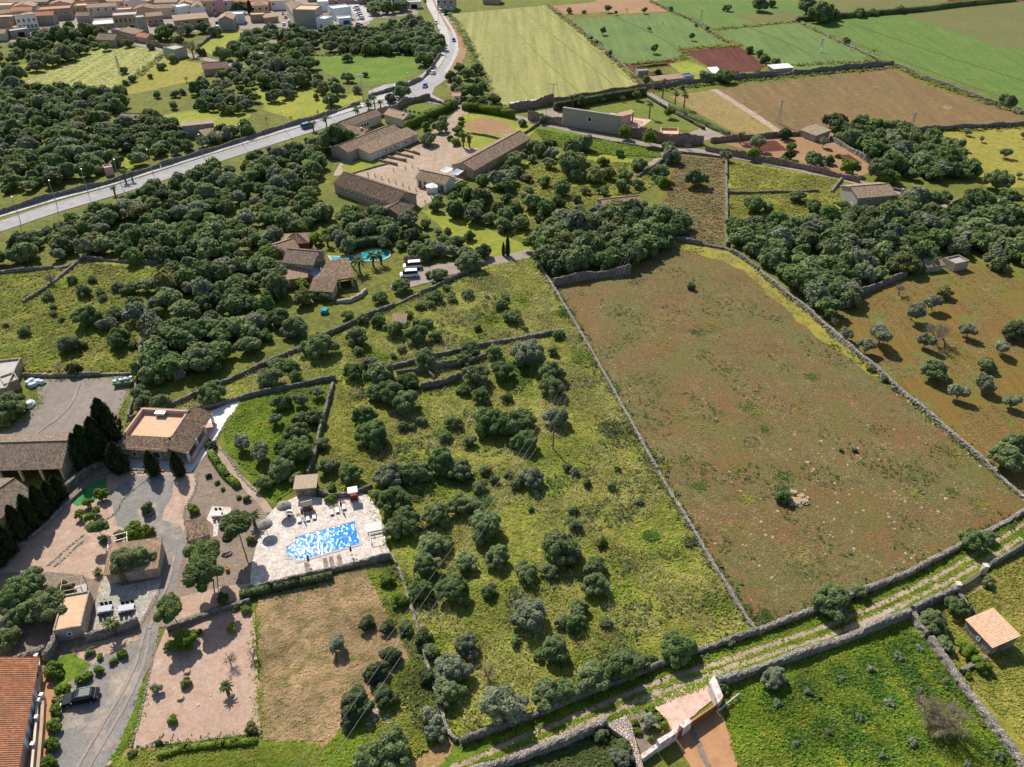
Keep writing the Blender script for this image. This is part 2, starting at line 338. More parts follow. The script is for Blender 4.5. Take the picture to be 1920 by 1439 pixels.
field('dry_grass', 'gold', [(1256, 182), (1335, 168), (1455, 248), (1440, 256), (1390, 256), (1330, 225)])
ribbon('field_path', 'dirt', [(1338, 168), (1390, 200), (1462, 248)], 3.0)
field('crop_field', 'meadow2', [(1700, 250), (2020, 232), (2060, 360), (1850, 350), (1780, 285)])
field('crop_field', 'crop2', [(1830, 168), (2000, 150), (2000, 215), (1915, 204)])
# walled gardens beyond the lane
field('finca_lawn', 'lawn', [(1040, 208), (1205, 178), (1240, 202), (1318, 242), (1312, 248), (1190, 236), (1120, 222)], .1)
field('forecourt', 'lane', [(990, 212), (1040, 204), (1060, 212), (1052, 222), (1000, 220)], .1)
ribbon('driveway', 'lane', [(1210, 176), (1240, 194), (1290, 222), (1335, 245), (1352, 262)], 5.5, 0)
field('driveway', 'lane', [(1200, 247), (1290, 250), (1318, 240), (1362, 256), (1318, 264), (1240, 262)], .1)
field('grass_strip', 'lush', [(1000, 240), (1030, 238), (1235, 276), (1245, 300), (1090, 290), (1020, 268)])
field('garden_soil', 'stub', [(1332, 262), (1440, 256), (1560, 250), (1640, 320), (1600, 335), (1460, 300)])
field('vegetable_bed', 'red', [(1390, 268), (1455, 264), (1478, 283), (1420, 286)], .1)
field('vegetable_bed', 'red', [(1560, 292), (1592, 290), (1617, 307), (1600, 310)], .1)
field('dry_strip', 'redgreen2', [(1268, 288), (1358, 298), (1358, 462), (1290, 452), (1230, 425), (1240, 380)])
field('meadow', 'meadow', [(1366, 302), (1585, 336), (1560, 360), (1366, 362)])
field('meadow', 'meadow', [(1366, 366), (1535, 362), (1580, 395), (1560, 412), (1500, 425), (1400, 440), (1366, 410)])
# compound of stables
field('stable_yard', 'dirt', [(625, 330), (640, 300), (700, 305), (770, 280), (790, 262), (840, 225), (862, 200), (880, 200), (872, 235), (860, 270), (985, 250), (880, 330), (850, 350), (790, 390), (770, 380), (650, 330)], .2)
field('yard_grass', 'meadow', [(640, 312), (690, 296), (720, 308), (690, 320), (645, 330)], .4)
field('walled_garden', 'meadow', [(865, 215), (960, 215), (1010, 240), (985, 262), (905, 282), (850, 270), (862, 235)], .3)
field('vegetable_bed', 'stub', [(870, 232), (905, 220), (950, 230), (965, 250), (930, 252), (875, 245)], .3)
field('villa_lawn', 'lawn', [(620, 248), (700, 222), (760, 193), (850, 205), (760, 235), (690, 250), (600, 268)], .1)
field('meadow', 'meadow', [(790, 395), (820, 392), (1000, 465), (960, 480), (905, 490), (860, 455)])
field('orchard_grass', 'meadow', [(875, 400), (930, 345), (1010, 290), (1110, 285), (1240, 310), (1235, 345), (1130, 390), (1000, 455)])
# left meadow, gravel yard
field('meadow', 'meadow', [(-60, 520), (125, 505), (160, 490), (300, 498), (250, 600), (265, 700), (50, 703), (55, 668), (-60, 668)])
field('gravel_yard', 'yard', [(60, 712), (245, 706), (240, 740), (215, 800), (205, 832), (-60, 840), (-60, 838), (20, 800), (75, 755)])
# big meadow and red field
field('big_meadow', 'meadow', [(240, 790), (430, 712), (640, 612), (900, 498), (1000, 470), (1130, 690), (1290, 980), (1420, 1185), (1140, 1285), (860, 1392), (800, 1240), (735, 1030), (640, 705), (430, 750)])
field('meadow_patch', 'meadow2', [(940, 500), (1000, 490), (1100, 660), (1280, 980), (1400, 1175), (1200, 1200), (1090, 1000), (1080, 800), (1000, 640)], 2.0, 4)
field('lush_verge', 'lush', [(1000, 495), (1040, 580), (1105, 680), (1095, 690), (1030, 600), (1000, 540)], .8, 2)
field('red_pasture', 'redgreen', [(1035, 535), (1120, 512), (1185, 515), (1255, 448), (1370, 470), (1430, 515), (1520, 588), (1650, 700), (1740, 780), (1920, 935), (2000, 990), (1700, 1075), (1530, 1140), (1425, 1182), (1330, 1040), (1200, 815), (1100, 640)])
field('grassy_margin', 'meadow2', [(1250, 450), (1370, 472), (1430, 517), (1650, 703), (1635, 705), (1480, 590), (1380, 500), (1280, 470)], 1.0, 3)
field('orchard_field', 'redgreen2', [(1520, 590), (1600, 560), (1700, 520), (1760, 515), (1840, 498), (2000, 560), (2060, 1010), (1915, 925), (1750, 780), (1600, 650)])
# dry plot and gravel garden
field('dry_plot', 'straw', [(480, 1125), (590, 1085), (700, 1058), (740, 1060), (790, 1220), (850, 1390), (830, 1470), (150, 1470), (240, 1408), (490, 1392)])
field('green_corner', 'lush', [(690, 1070), (745, 1060), (790, 1200), (770, 1230), (700, 1130)], .8, 2)
field('grass_verge', 'lush', [(240, 1410), (490, 1392), (600, 1400), (700, 1470), (150, 1470)], .8, 2)
field('garden_ground', 'mulch', [(-60, 960), (60, 930), (150, 880), (230, 860), (400, 840), (420, 870), (500, 950), (530, 1080), (480, 1120), (300, 1180), (290, 1230), (180, 1470), (-60, 1470)])
field('gravel_court', 'pinkg', [(-20, 1075), (60, 1010), (130, 945), (175, 905), (230, 878), (370, 890), (365, 920), (345, 965), (350, 1000), (300, 1010), (200, 1090), (90, 1070)])
field('gravel_court', 'greyg', [(200, 930), (250, 895), (330, 892), (322, 930), (300, 975), (340, 985), (352, 1010), (330, 1100), (300, 1130), (290, 1110), (310, 1040), (300, 1005), (220, 985)])
ribbon('garden_path', 'dirt', [(92, 1068), (130, 1035), (165, 1005)], 1.6)
field('gravel_garden', 'pinkg', [(310, 1182), (460, 1136), (478, 1150), (490, 1375), (250, 1405), (265, 1345), (290, 1230)], .15, 1.5)
field('gravel_terrace', 'pinkg', [(320, 1165), (340, 1120), (420, 1100), (470, 1095), (462, 1118), (330, 1165)], .15)
field('gravel_drive', 'greyg', [(275, 1170), (300, 1168), (292, 1200), (270, 1260), (262, 1320), (225, 1400), (190, 1470), (90, 1470), (108, 1370), (115, 1320), (130, 1275), (190, 1225), (250, 1195)], .2)
field('drive_verge', 'lush', [(268, 1280), (275, 1282), (262, 1345), (235, 1395), (205, 1470), (175, 1470), (225, 1400), (250, 1335)], .25, 1.2)
field('planting_bed', 'lush', [(90, 1245), (130, 1225), (172, 1248), (150, 1268), (115, 1290)], .2, 1)
field('planting_bed', 'pinkg', [(130, 1220), (180, 1205), (255, 1190), (262, 1200), (200, 1228), (175, 1246)], .2, 1)
field('house_forecourt', 'orangec', [(78, 1262), (95, 1260), (108, 1300), (100, 1350), (85, 1470), (70, 1470), (74, 1340)], .15, 1.5)
field('shrub_garden', 'lush', [(418, 800), (450, 752), (560, 728), (622, 716), (600, 810), (578, 892), (560, 912), (520, 940), (470, 905), (430, 850)], .5)
field('lush_grass', 'lush', [(640, 720), (700, 850), (720, 930), (650, 925), (600, 890), (620, 800)], .6)
ribbon('stone_path', 'dirt', [(404, 840), (430, 880), (470, 920), (495, 945), (505, 962)], 1.5)
field('white_terrace', 'terr', [(350, 782), (400, 770), (448, 750), (455, 765), (440, 785), (415, 810), (402, 832), (378, 808)], .05)
field('white_terrace', 'terr', [(225, 860), (320, 846), (380, 835), (388, 850), (358, 887), (235, 882)], .05)
field('pool_deck', 'pave', [(485, 1010), (500, 970), (520, 948), (560, 930), (610, 935), (660, 918), (690, 930), (712, 960), (732, 1045), (600, 1075), (468, 1105), (472, 1060)], .08, 1.5)
field('stone_patio', 'cob', [(190, 1085), (230, 1100), (305, 1085), (300, 1100), (265, 1165), (240, 1180), (175, 1200), (172, 1195), (182, 1120)], .08, 1.5)
field('turf_green', 'turf', [(128, 940), (172, 905), (200, 895), (200, 925), (180, 938), (145, 950)], .05, 1)
field('dining_terrace', 'pave', [(390, 968), (398, 950), (432, 952), (437, 965), (410, 985), (408, 1005), (400, 1008), (400, 985), (388, 975)], .05)
# bottom lane and green field
field('track_verge', 'lush', [(790, 1470), (860, 1395), (1000, 1345), (1150, 1280), (1300, 1225), (1420, 1186), (1530, 1145), (1700, 1080), (1800, 1025), (1990, 925), (1990, 985), (1915, 1030), (1840, 1075), (1790, 1100), (1700, 1152), (1460, 1240), (1340, 1285), (1140, 1365), (860, 1470)], .3)
RUTS = (([(820, 1455), (960, 1392), (1100, 1335), (1230, 1280), (1340, 1245), (1450, 1208), (1560, 1172), (1680, 1120), (1780, 1070), (1900, 995), (1990, 940)], .95),
               ([(870, 1462), (980, 1408), (1110, 1352), (1230, 1302), (1345, 1262), (1460, 1222), (1570, 1188), (1690, 1135), (1790, 1085), (1915, 1010)], .95))
for ln, ww in RUTS:
    ribbon('dirt_track', 'dirt', ln, ww, .35)
field('dirt_track', 'dirt', [(1160, 1318), (1215, 1300), (1260, 1272), (1320, 1258), (1345, 1270), (1290, 1310), (1215, 1335), (1180, 1345)], .3, 1.5)
field('green_field', 'lush', [(1340, 1290), (1460, 1248), (1700, 1158), (1735, 1195), (1900, 1400), (1990, 1500), (1400, 1500), (1350, 1340)])
field('bottom_scrub', 'wood', [(830, 1480), (1135, 1362), (1170, 1370), (1200, 1420), (1220, 1500), (830, 1500)])
field('hut_garden', 'meadow2', [(1706, 1150), (1790, 1105), (1870, 1075), (2000, 1000), (2000, 1480), (1915, 1420), (1740, 1195)])
field('bare_soil', 'stub', [(1838, 1085), (1862, 1080), (1900, 1120), (1960, 1170), (1960, 1215), (1905, 1180), (1860, 1130)], .8)
field('ploughed_field', 'red', [(1880, 1075), (2000, 1000), (2000, 1160), (1925, 1150)])
field('entrance_apron', 'pinkc', [(1212, 1328), (1260, 1300), (1330, 1270), (1345, 1300), (1340, 1310), (1262, 1375), (1250, 1350)], .08, 1)
field('driveway', 'orangec', [(1258, 1378), (1345, 1318), (1380, 1400), (1425, 1500), (1330, 1500)], .05, 2)
field('driveway_bed', 'mulch', [(1287, 1362), (1296, 1357), (1320, 1405), (1352, 1480), (1342, 1480)], .1, 1)
field('gate_garden', 'mulch', [(1178, 1350), (1190, 1335), (1222, 1335), (1252, 1365), (1260, 1378), (1205, 1420)], .1, 1)
# village ground, main road
field('village_ground', 'lane', [(-200, 62), (60, 82), (110, 60), (215, 70), (330, 62), (430, 58), (520, 52), (600, 62), (690, 48), (700, 36), (780, 28), (795, -60), (-200, -60)], 1.0)
field('street', 'pavement', [(655, -10), (690, 10), (712, 28), (690, 40), (660, 48), (672, 40), (650, 5)], .1)
ribbon('lane', 'lane', [(212, 70), (240, 78), (270, 86), (310, 96), (345, 102), (370, 108), (430, 122), (455, 128)], 4.5)
RS = [(-160, 452), (0, 409), (100, 377), (200, 352), (300, 320), (400, 289), (525, 250), (600, 228), (690, 199), (760, 172), (800, 150), (820, 130), (833, 108), (843, 85), (838, 60), (826, 35), (812, 12), (800, -40)]
RA = [(-160, 475), (0, 426), (100, 391), (200, 363), (300, 332), (400, 299), (525, 259), (600, 236), (690, 208), (770, 180), (810, 158), (835, 135), (850, 110), (857, 88), (851, 62), (838, 35), (822, 12), (808, -40)]
ribbon('asphalt_road', 'asphalt', RA, 7.5, 0)
field('asphalt_road', 'asphalt', [(690, 172), (720, 160), (780, 150), (812, 138), (815, 165), (810, 178), (840, 195), (836, 200), (790, 190), (740, 186), (700, 195)], .1, 2)
P = smooth([G(u-6, v-3.2*(v+380)/700) for u, v in RS], 3); mb = MB()
for i in range(len(P)-1):
    def off(k, ww):
        d = (P[min(k+1, len(P)-1)]-P[max(k-1, 0)]).normalized(); return P[k]+Vector((-d.y, d.x, 0))*ww
    a, b, c, d = off(i, 2.2), off(i+1, 2.2), off(i+1, -2.2), off(i, -2.2); zt = .16
    mb.face([(*d[:2], zt), (*c[:2], zt), (*b[:2], zt), (*a[:2], zt)]); mb.face([(*d[:2], 0), (*c[:2], 0), (*c[:2], zt), (*d[:2], zt)])
tag(mb.build('pavement', GM['pavement']), kind='structure')
ribbon('country_lane', 'lane', [(862, 198), (905, 205), (980, 224), (1110, 254), (1200, 270), (1262, 279), (1330, 286), (1430, 303), (1540, 328), (1640, 350), (1720, 370), (1800, 395), (1960, 430)], 4.0)
ribbon('country_lane', 'lane', [(1255, 280), (1225, 305), (1170, 350)], 2.0)
ribbon('villa_drive', 'lane', [(745, 535), (790, 520), (850, 508), (900, 494), (960, 484), (1000, 474)], 4.2)
field('parking', 'lane', [(765, 520), (800, 500), (860, 492), (865, 505), (790, 535), (755, 545)], .3, 2)

ribbon('road_verge', 'stub', [(800, -30), (818, 20), (842, 46), (863, 74), (870, 96), (858, 118), (842, 140), (850, 165), (860, 190)], 4.0, .2)
ribbon('footway', 'pavement', [(812, -30), (819, 12), (835, 36), (852, 62), (858, 88), (851, 111), (836, 137)], 1.4, 0)
field('traffic_island', 'dirt', [(738, 172), (752, 168), (768, 172), (764, 178), (748, 179)], .1)
P = smooth([G(*c) for c in RA], 3); LAYER[0] += 2; z = .0012*LAYER[0]+.012; mb = MB(); acc = 0
for a, b in zip(P, P[1:]):
    d = (b-a).normalized(); n_ = Vector((-d.y, d.x, 0)); on = int(acc/4) % 2 == 0; acc += (b-a).length
    for off, w_, dash in ((0, .07, True), (3.4, .05, False)):
        if dash and not on: continue
        q = [a+n_*(off-w_), b+n_*(off-w_), b+n_*(off+w_), a+n_*(off+w_)]; mb.face([(p.x, p.y, z) for p in q])
tag(mb.build('road_markings', plain('worn_road_paint', (.5, .5, .48))), kind='structure')

for ln in ([(893, 22), (925, 80), (965, 145), (1000, 193)], [(935, 18), (985, 80), (1060, 150), (1095, 181)], [(975, 14), (1040, 70), (1130, 140), (1160, 173)], [(1010, 11), (1075, 60), (1180, 150)]):
    ribbon('tractor_line', 'meadow2', ln, .55, .2)
for ln in ([(1560, 66), (1760, 140), (1915, 196)], [(1610, 50), (1800, 115), (1960, 165)], [(1150, 30), (1240, 70), (1285, 105)], [(1400, 50), (1500, 90), (1560, 128)]): ribbon('tractor_line', 'oliveg', ln, .6, .2)
for ln in ([(282, 1182), (270, 1250), (238, 1320), (190, 1400), (150, 1470)], [(272, 1180), (256, 1245), (222, 1312), (172, 1392), (128, 1470)], [(330, 1030), (318, 1090), (296, 1140), (280, 1180)], [(150, 720), (130, 770), (60, 820)]): ribbon('wheel_track', 'lane', ln, .45, .3)
# ---------------------------------------------------------------- dry stone walls, each a thing
def wall(label, line, h=1.2, wd=.7, m=None, name='dry_stone_wall', rough=.07, cat='wall', raise_px=0, group=None):
    P = [G(u, v+raise_px) for u, v in line]; base = P[0].copy(); pts = [P[0]]; step = .45 if rough else 3
    for a, b in zip(P, P[1:]):
        k = max(1, int((b-a).length/step)); pts += [a.lerp(b, j/k) for j in range(1, k+1)]
    prof = ((-.5, 0), (-.47, .5), (-.42, .93), (-.2, 1.02), (.2, 1.02), (.42, .93), (.47, .5), (.5, 0)) if rough else ((-.5, 0), (-.5, 1), (.5, 1), (.5, 0))
    vs = []; n = len(prof); ph = random.uniform(0, 6)
    for i, p in enumerate(pts):
        d = (pts[min(i+1, len(pts)-1)]-pts[max(i-1, 0)]); d.normalize(); nr = Vector((-d.y, d.x, 0)); hh = h*(1+random.uniform(-1, 1)*rough*1.2)*(1 if not rough else max(.45, 1+.13*math.sin(i*.21+ph)+.10*math.sin(i*.053+ph*2)-(.45 if math.sin(i*.031+ph*3) > .965 else 0)))
        for a, z in prof:
            q = p-base+nr*(a*wd+random.uniform(-rough, rough)); vs.append((q.x+random.uniform(-rough, rough), q.y+random.uniform(-rough, rough), z*hh+(random.uniform(-rough, rough)*.8 if z > .4 else 0)))
    fs = [(i*n+j, (i+1)*n+j, (i+1)*n+j+1, i*n+j+1) for i in range(len(pts)-1) for j in range(n-1)]
    fs += [tuple(range(n)), tuple(range(len(vs)-1, len(vs)-n-1, -1))]
    mb = MB(); mb.mesh(vs, fs); o = mb.build(name, m or STONE); o.location = base
    return tag(o, label, cat, group)
wall('long low pale wall dividing the green central meadow from the red pasture', [(1000, 478), (1040, 545), (1100, 645), (1160, 752), (1220, 862), (1280, 965), (1340, 1065), (1400, 1163), (1418, 1186)], .75, .55, STONE_PALE)
wall('low wall running beside the green corner of the straw plot down to the track', [(735, 1042), (753, 1080), (778, 1163), (797, 1232), (817, 1302), (840, 1374), (856, 1392)], .8, .5, STONE_PALE)
wall('stone wall between the central meadow and the rutted track', [(864, 1394), (1000, 1346), (1150, 1283), (1300, 1226), (1420, 1188)], 1.1, .7)
wall('pale stone wall between the red pasture and the rutted track', [(1421, 1187), (1530, 1146), (1700, 1080), (1800, 1026), (1990, 925)], 1.15, .8, STONE_PALE)
wall('thick stone wall along the track above the scrub beside the rusty gate', [(800, 1485), (960, 1432), (1060, 1396), (1135, 1362)], 1.7, .95, STONE_PALE)
wall('thick stone wall along the track above the green field', [(1343, 1288), (1417, 1261), (1457, 1247), (1580, 1205), (1704, 1155)], 1.7, .95, STONE_PALE)
wall('stone wall from the green field corner up to the wooden gate', [(1708, 1153), (1745, 1133), (1787, 1112)], 1.7, .9, STONE_PALE)
wall('thick rubble wall descending the edge of the green field, upper stretch', [(1708, 1158), (1735, 1197)], 1.2, .9, STONE_PALE)
wall('long thick rubble wall along the lower edge of the green field', [(1741, 1205), (1800, 1285), (1850, 1352), (1905, 1425), (1960, 1500)], 1.25, 1.0, STONE_PALE)
wall('short wall from the wooden gate post toward the orange roofed hut', [(1789, 1112), (1828, 1158)], 1.1, .7)
wall('low stub wall joining the orange roofed hut to the rubble wall', [(1848, 1236), (1820, 1250), (1800, 1264)], .9, .7, STONE_PALE)
wall('grey wall beside ploughed red soil beyond the wooden gate', [(1842, 1070), (1880, 1048), (1920, 1026), (1990, 985)], 1.2, .6)
wall('wall along the wooded corner at the head of the red pasture', [(1255, 448), (1292, 456), (1360, 468), (1384, 481), (1422, 508)], 1.3, .7)
wall('long pale wall between the red pasture and the olive orchard', [(1424, 511), (1438, 522), (1515, 584), (1577, 640), (1640, 692), (1675, 724), (1740, 778), (1790, 820), (1840, 865), (1915, 932), (1990, 1000)], 1.0, .75, STONE_PALE)
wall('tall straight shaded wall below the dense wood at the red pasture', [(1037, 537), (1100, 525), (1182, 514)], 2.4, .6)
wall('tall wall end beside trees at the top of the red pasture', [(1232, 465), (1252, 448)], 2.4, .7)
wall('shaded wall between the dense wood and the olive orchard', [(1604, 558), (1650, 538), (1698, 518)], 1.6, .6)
wall('straight wall between the dry strip and the small green paddock', [(1361, 296), (1362, 380), (1363, 462)], 1.2, .7)
wall('thin wall separating two small green paddocks', [(1365, 365), (1450, 363), (1535, 361)], .9, .5)
wall('broken wall crossing the meadow from under olives to its right end', [(722, 695), (800, 676), (860, 660), (960, 640), (1056, 624)], 1.1, .7)
wall('back wall of the roofless ruin in the meadow', [(745, 707), (800, 697), (880, 682), (912, 673)], 1.5, .6)
wall('front wall of the roofless ruin in the meadow', [(790, 730), (830, 722), (866, 711)], 1.5, .6)
wall('short cross wall inside the roofless ruin', [(800, 698), (815, 716)], 1.4, .3)
wall('long wall climbing the top edge of the meadow below the villa', [(245, 792), (330, 760), (480, 694), (560, 658), (640, 619), (720, 583), (800, 548), (900, 502)], 1.2, .6)
wall('low wall along the garden above the white terrace', [(300, 786), (380, 768), (430, 756), (470, 745), (560, 726), (630, 712)], 1.1, .5)
wall('narrow wall descending the shrub garden to the stone pool hut', [(625, 722), (612, 770), (600, 815), (592, 850), (578, 892)], 1.2, .6)
wall('wall at the top of the western meadow by the wood', [(-60, 522), (0, 515), (70, 508), (125, 503), (140, 497), (158, 487)], 1.2, .7)
wall('wall between the western meadow and the dense wood', [(162, 487), (200, 490), (260, 495), (305, 497)], 1.3, .7)
wall('tumbled wall crossing the western meadow', [(150, 492), (120, 517), (85, 545), (45, 570)], .9, .7)
wall('rubble wall bordering the western meadow beside an old leaning pole', [(270, 600), (264, 650), (261, 700)], 1.0, .8)
wall('pale wall at the head of the gravel yard', [(45, 707), (120, 707), (200, 704), (256, 702)], 1.0, .5, STONE_PALE)
wall('narrow wall down the side of the gravel yard', [(258, 702), (255, 730), (248, 765), (242, 785)], .9, .5)
wall('stone wall along the main road by the wood, western stretch', [(-160, 446), (0, 402), (100, 371), (200, 346), (300, 314)], 1.4, .6)
wall('stone wall along the main road behind the bare street trees', [(302, 313), (400, 283), (525, 243), (600, 221), (675, 196)], 1.4, .6)
wall('curved stone wall round the green field at the road bend', [(692, 186), (700, 180), (760, 165), (792, 150), (806, 135), (816, 118), (826, 103)], 1.6, .6)
wall('reddish wall between the road junction and the courtyard house lawn', [(600, 262), (650, 243), (690, 226), (740, 210), (762, 196), (800, 188), (830, 196), (852, 206)], 2.6, .5, STONE_RED)
wall('wall at the foot of the pale crop field behind the palm', [(955, 210), (1000, 203), (1037, 194)], 3.2, .5, STONE_RED)
wall('long wall dividing the pale crop field from the finca lawn', [(1038, 193), (1100, 182), (1160, 173), (1222, 166)], 1.8, .5, STONE_RED)
wall('long straight wall above the brown dry field', [(1224, 168), (1300, 157), (1440, 145), (1560, 134), (1674, 123)], 2.2, .6)
wall('tumbled wall between the dry field and the bright green crop', [(1676, 122), (1700, 132), (1760, 156), (1830, 183), (1915, 213), (2000, 240)], 1.3, .8)
wall('straight wall between the dry field and the almond paddock', [(1697, 250), (1800, 243), (1915, 236), (2020, 228)], 1.8, .6)
wall('reddish wall behind the walled kitchen garden', [(1332, 268), (1400, 262), (1460, 257), (1520, 253)], 1.8, .6, STONE_RED)
wall('reddish wall along the lane in front of the walled garden', [(1322, 283), (1370, 292), (1430, 304), (1500, 317), (1560, 331), (1612, 343)], 2.0, .6, STONE_RED)
wall('wall between the walled garden and the dense grove', [(1556, 262), (1590, 282), (1640, 312)], 1.6, .7)
wall('low wall along the lower side of the lane', [(1075, 254), (1140, 266), (1200, 276), (1262, 286), (1300, 290), (1355, 297)], .7, .5)
wall('low wall from lane down beside the ruined cottage orchard', [(1270, 285), (1240, 305), (1215, 320), (1195, 335)], .9, .6)
wall('pale wall beside the old farm cottage and the paddock', [(1578, 337), (1568, 350), (1558, 362)], 1.0, .7, STONE_PALE)
wall('rubble wall below the old farm cottage', [(1594, 385), (1605, 396), (1618, 408)], 1.1, .8, STONE_PALE)
wall('short wall leaning from the old farm cottage to the wood', [(1656, 388), (1664, 402)], 1.0, .7)
wall('wall along the lane beyond the old farm cottage', [(1640, 350), (1720, 366), (1800, 390), (1900, 412)], .8, .6)
wall('wall between pale and green crop fields', [(1028, 11), (1076, 44), (1112, 76), (1162, 118), (1214, 168)], .8, .7)
wall('wall between the green crops and the bright fields', [(1220, 3), (1300, 40), (1365, 80)], .8, .6)
wall('pale boundary wall crossing between two bright crop fields', [(1500, 42), (1560, 72), (1610, 95), (1660, 118)], .8, .7, STONE_PALE)
wall('wall above the green corner in the shadow of the pool deck', [(468, 1108), (540, 1094), (600, 1078), (733, 1048)], 1.3, .5, STONE_PALE)
wall('garden wall between two levels of pink gravel', [(315, 1184), (350, 1170), (400, 1152), (440, 1140), (470, 1130)], 1.0, .6)
wall('stone wall at the foot of the patio by the palm', [(165, 1202), (200, 1192), (240, 1180), (262, 1170)], 1.6, .7, STONE_PALE)
wall('low wall by the barn, below the row of cypresses', [(92, 960), (110, 935), (135, 912), (165, 888), (195, 872)], 1.2, .8)
wall('low border wall from the cypress row along the gravel court', [(-30, 1085), (40, 1025), (90, 985), (130, 945), (160, 917)], .7, .5, STONE_PALE)
wall('garden wall behind the pool deck between hut and kiosk', [(598, 925), (620, 935), (660, 930), (698, 914)], 1.1, .5)
wall('rubble wall beside the long orange roofed house', [(15, 1252), (45, 1240), (90, 1225)], 1.6, .8)
wall('ruined rubble wall under the large olive trees', [(90, 1245), (105, 1215), (112, 1190)], 2.0, .9)
wall('walls of the vegetable terrace in the stable compound', [(883, 252), (910, 256), (945, 264)], .8, .4)
wall('narrow wall between farm barn and grass strip', [(978, 255), (998, 243), (1012, 232)], .9, .4)
wall('pinkish wall dividing the dirt yards beside the long stable', [(640, 333), (690, 318), (735, 306)], .5, .5)
for i, ln in enumerate([[(712, 303), (745, 311)], [(727, 296), (762, 304)], [(742, 289), (775, 297)], [(757, 282), (787, 291)], [(783, 268), (806, 274)]]):
    wall('low pen wall projecting from the stable front, ' + ['outermost', 'second from the yard end', 'middle one', 'fourth along', 'nearest the round olive tree'][i], ln, .8, .5, STONE_RED, group='pen walls of the stable')
# ring stones edging the garden beds
def edging(label, line, r=.28):
    P = smooth([G(*c) for c in line], 2); mb = MB(); b = P[0].copy(); acc = 0
    for a, c in zip(P, P[1:]):
        d = (c-a).length; k = max(1, int(d/(r*1.05)))
        for j in range(k):
            p = a.lerp(c, j/k)-b; mb.rock((p.x+random.uniform(-.08, .08), p.y+random.uniform(-.08, .08), r*.2), r*random.uniform(.7, 1.2))
    o = mb.build('stone_edging', STONE_PALE); o.location = b; tag(o, label, 'stone edging')
edging('row of rocks edging the pink gravel below the cypresses', [(235, 932), (245, 925), (262, 910), (282, 895)])
edging('curved row of rocks round the bed with the clipped tree', [(200, 975), (212, 968), (222, 955), (228, 940), (238, 930)])
edging('row of rocks along the stony planting bed by the court', [(348, 985), (345, 965), (352, 945), (365, 925), (370, 905), (366, 890)])
edging('row of rocks on the upper side of the narrow path', [(92, 1060), (112, 1042), (135, 1022), (158, 1003)], .3)
edging('row of rocks on the lower side of the narrow path', [(104, 1062), (125, 1045), (145, 1025), (155, 1016)], .3)
edging('row of rocks along the winding path above the shrubs', [(402, 836), (428, 855), (445, 888), (470, 915), (484, 925)], .3)
edging('row of rocks edging the white terrace', [(445, 770), (428, 785), (412, 812), (402, 830)], .28)
edging('row of rocks along the drive beside the pink gravel garden', [(296, 1192), (288, 1230), (280, 1270), (268, 1320), (254, 1380), (244, 1402)], .22)
edging('row of rocks along the patio and the drive', [(305, 1085), (303, 1100), (290, 1130), (275, 1155), (264, 1172)], .25)
# ---------------------------------------------------------------- scattered stones and weeds (uncountable)
def poly_points(co, n, pix=True):
    P = [G(*c) for c in co] if pix else co; xs = [p.x for p in P]; ys = [p.y for p in P]; out = np.zeros((0, 2))
    while len(out) < n:
        q = np.column_stack([RNG.uniform(min(xs), max(xs), n*3), RNG.uniform(min(ys), max(ys), n*3)])
        out = np.vstack([out, q[inside(q[:, 0], q[:, 1], P)]])
    return out[:n]
def stones(name, co, n, r0, r1, m):
    Q = poly_points(co, n); mb = MB()
    for x, y in Q: mb.rock((x, y, .02), r0*(r1/r0)**(random.random()**2.5), .5)
    tag(mb.build(name, m), kind='stuff')
ROCK = plain('limestone_rock', (.40, .29, .19), .9, .3, 2); ROCKG = plain('grey_rock', (.46, .44, .42), .9, .2, 2)
REDP = [(1060, 545), (1180, 525), (1250, 460), (1370, 478), (1520, 595), (1740, 785), (1900, 930), (1700, 1065), (1430, 1170), (1330, 1030), (1200, 810)]
stones('loose_field_stones', REDP, 600, .06, .3, ROCK)
stones('loose_field_stones', [(1450, 780), (1650, 850), (1800, 930), (1700, 1040), (1450, 1110), (1340, 1010)], 260, .08, .42, ROCK)
stones('loose_grey_stones', [(700, 1000), (880, 560), (990, 520), (1380, 1150), (900, 1340)], 160, .1, .5, ROCKG)
stones('loose_garden_stones', [(370, 900), (440, 900), (480, 960), (440, 1090), (400, 1090), (350, 1000)], 120, .06, .22, ROCKG)
stones('loose_garden_stones', [(1640, 1010), (1880, 1080), (1990, 1180), (1990, 1380), (1860, 1330)], 120, .1, .4, ROCKG)
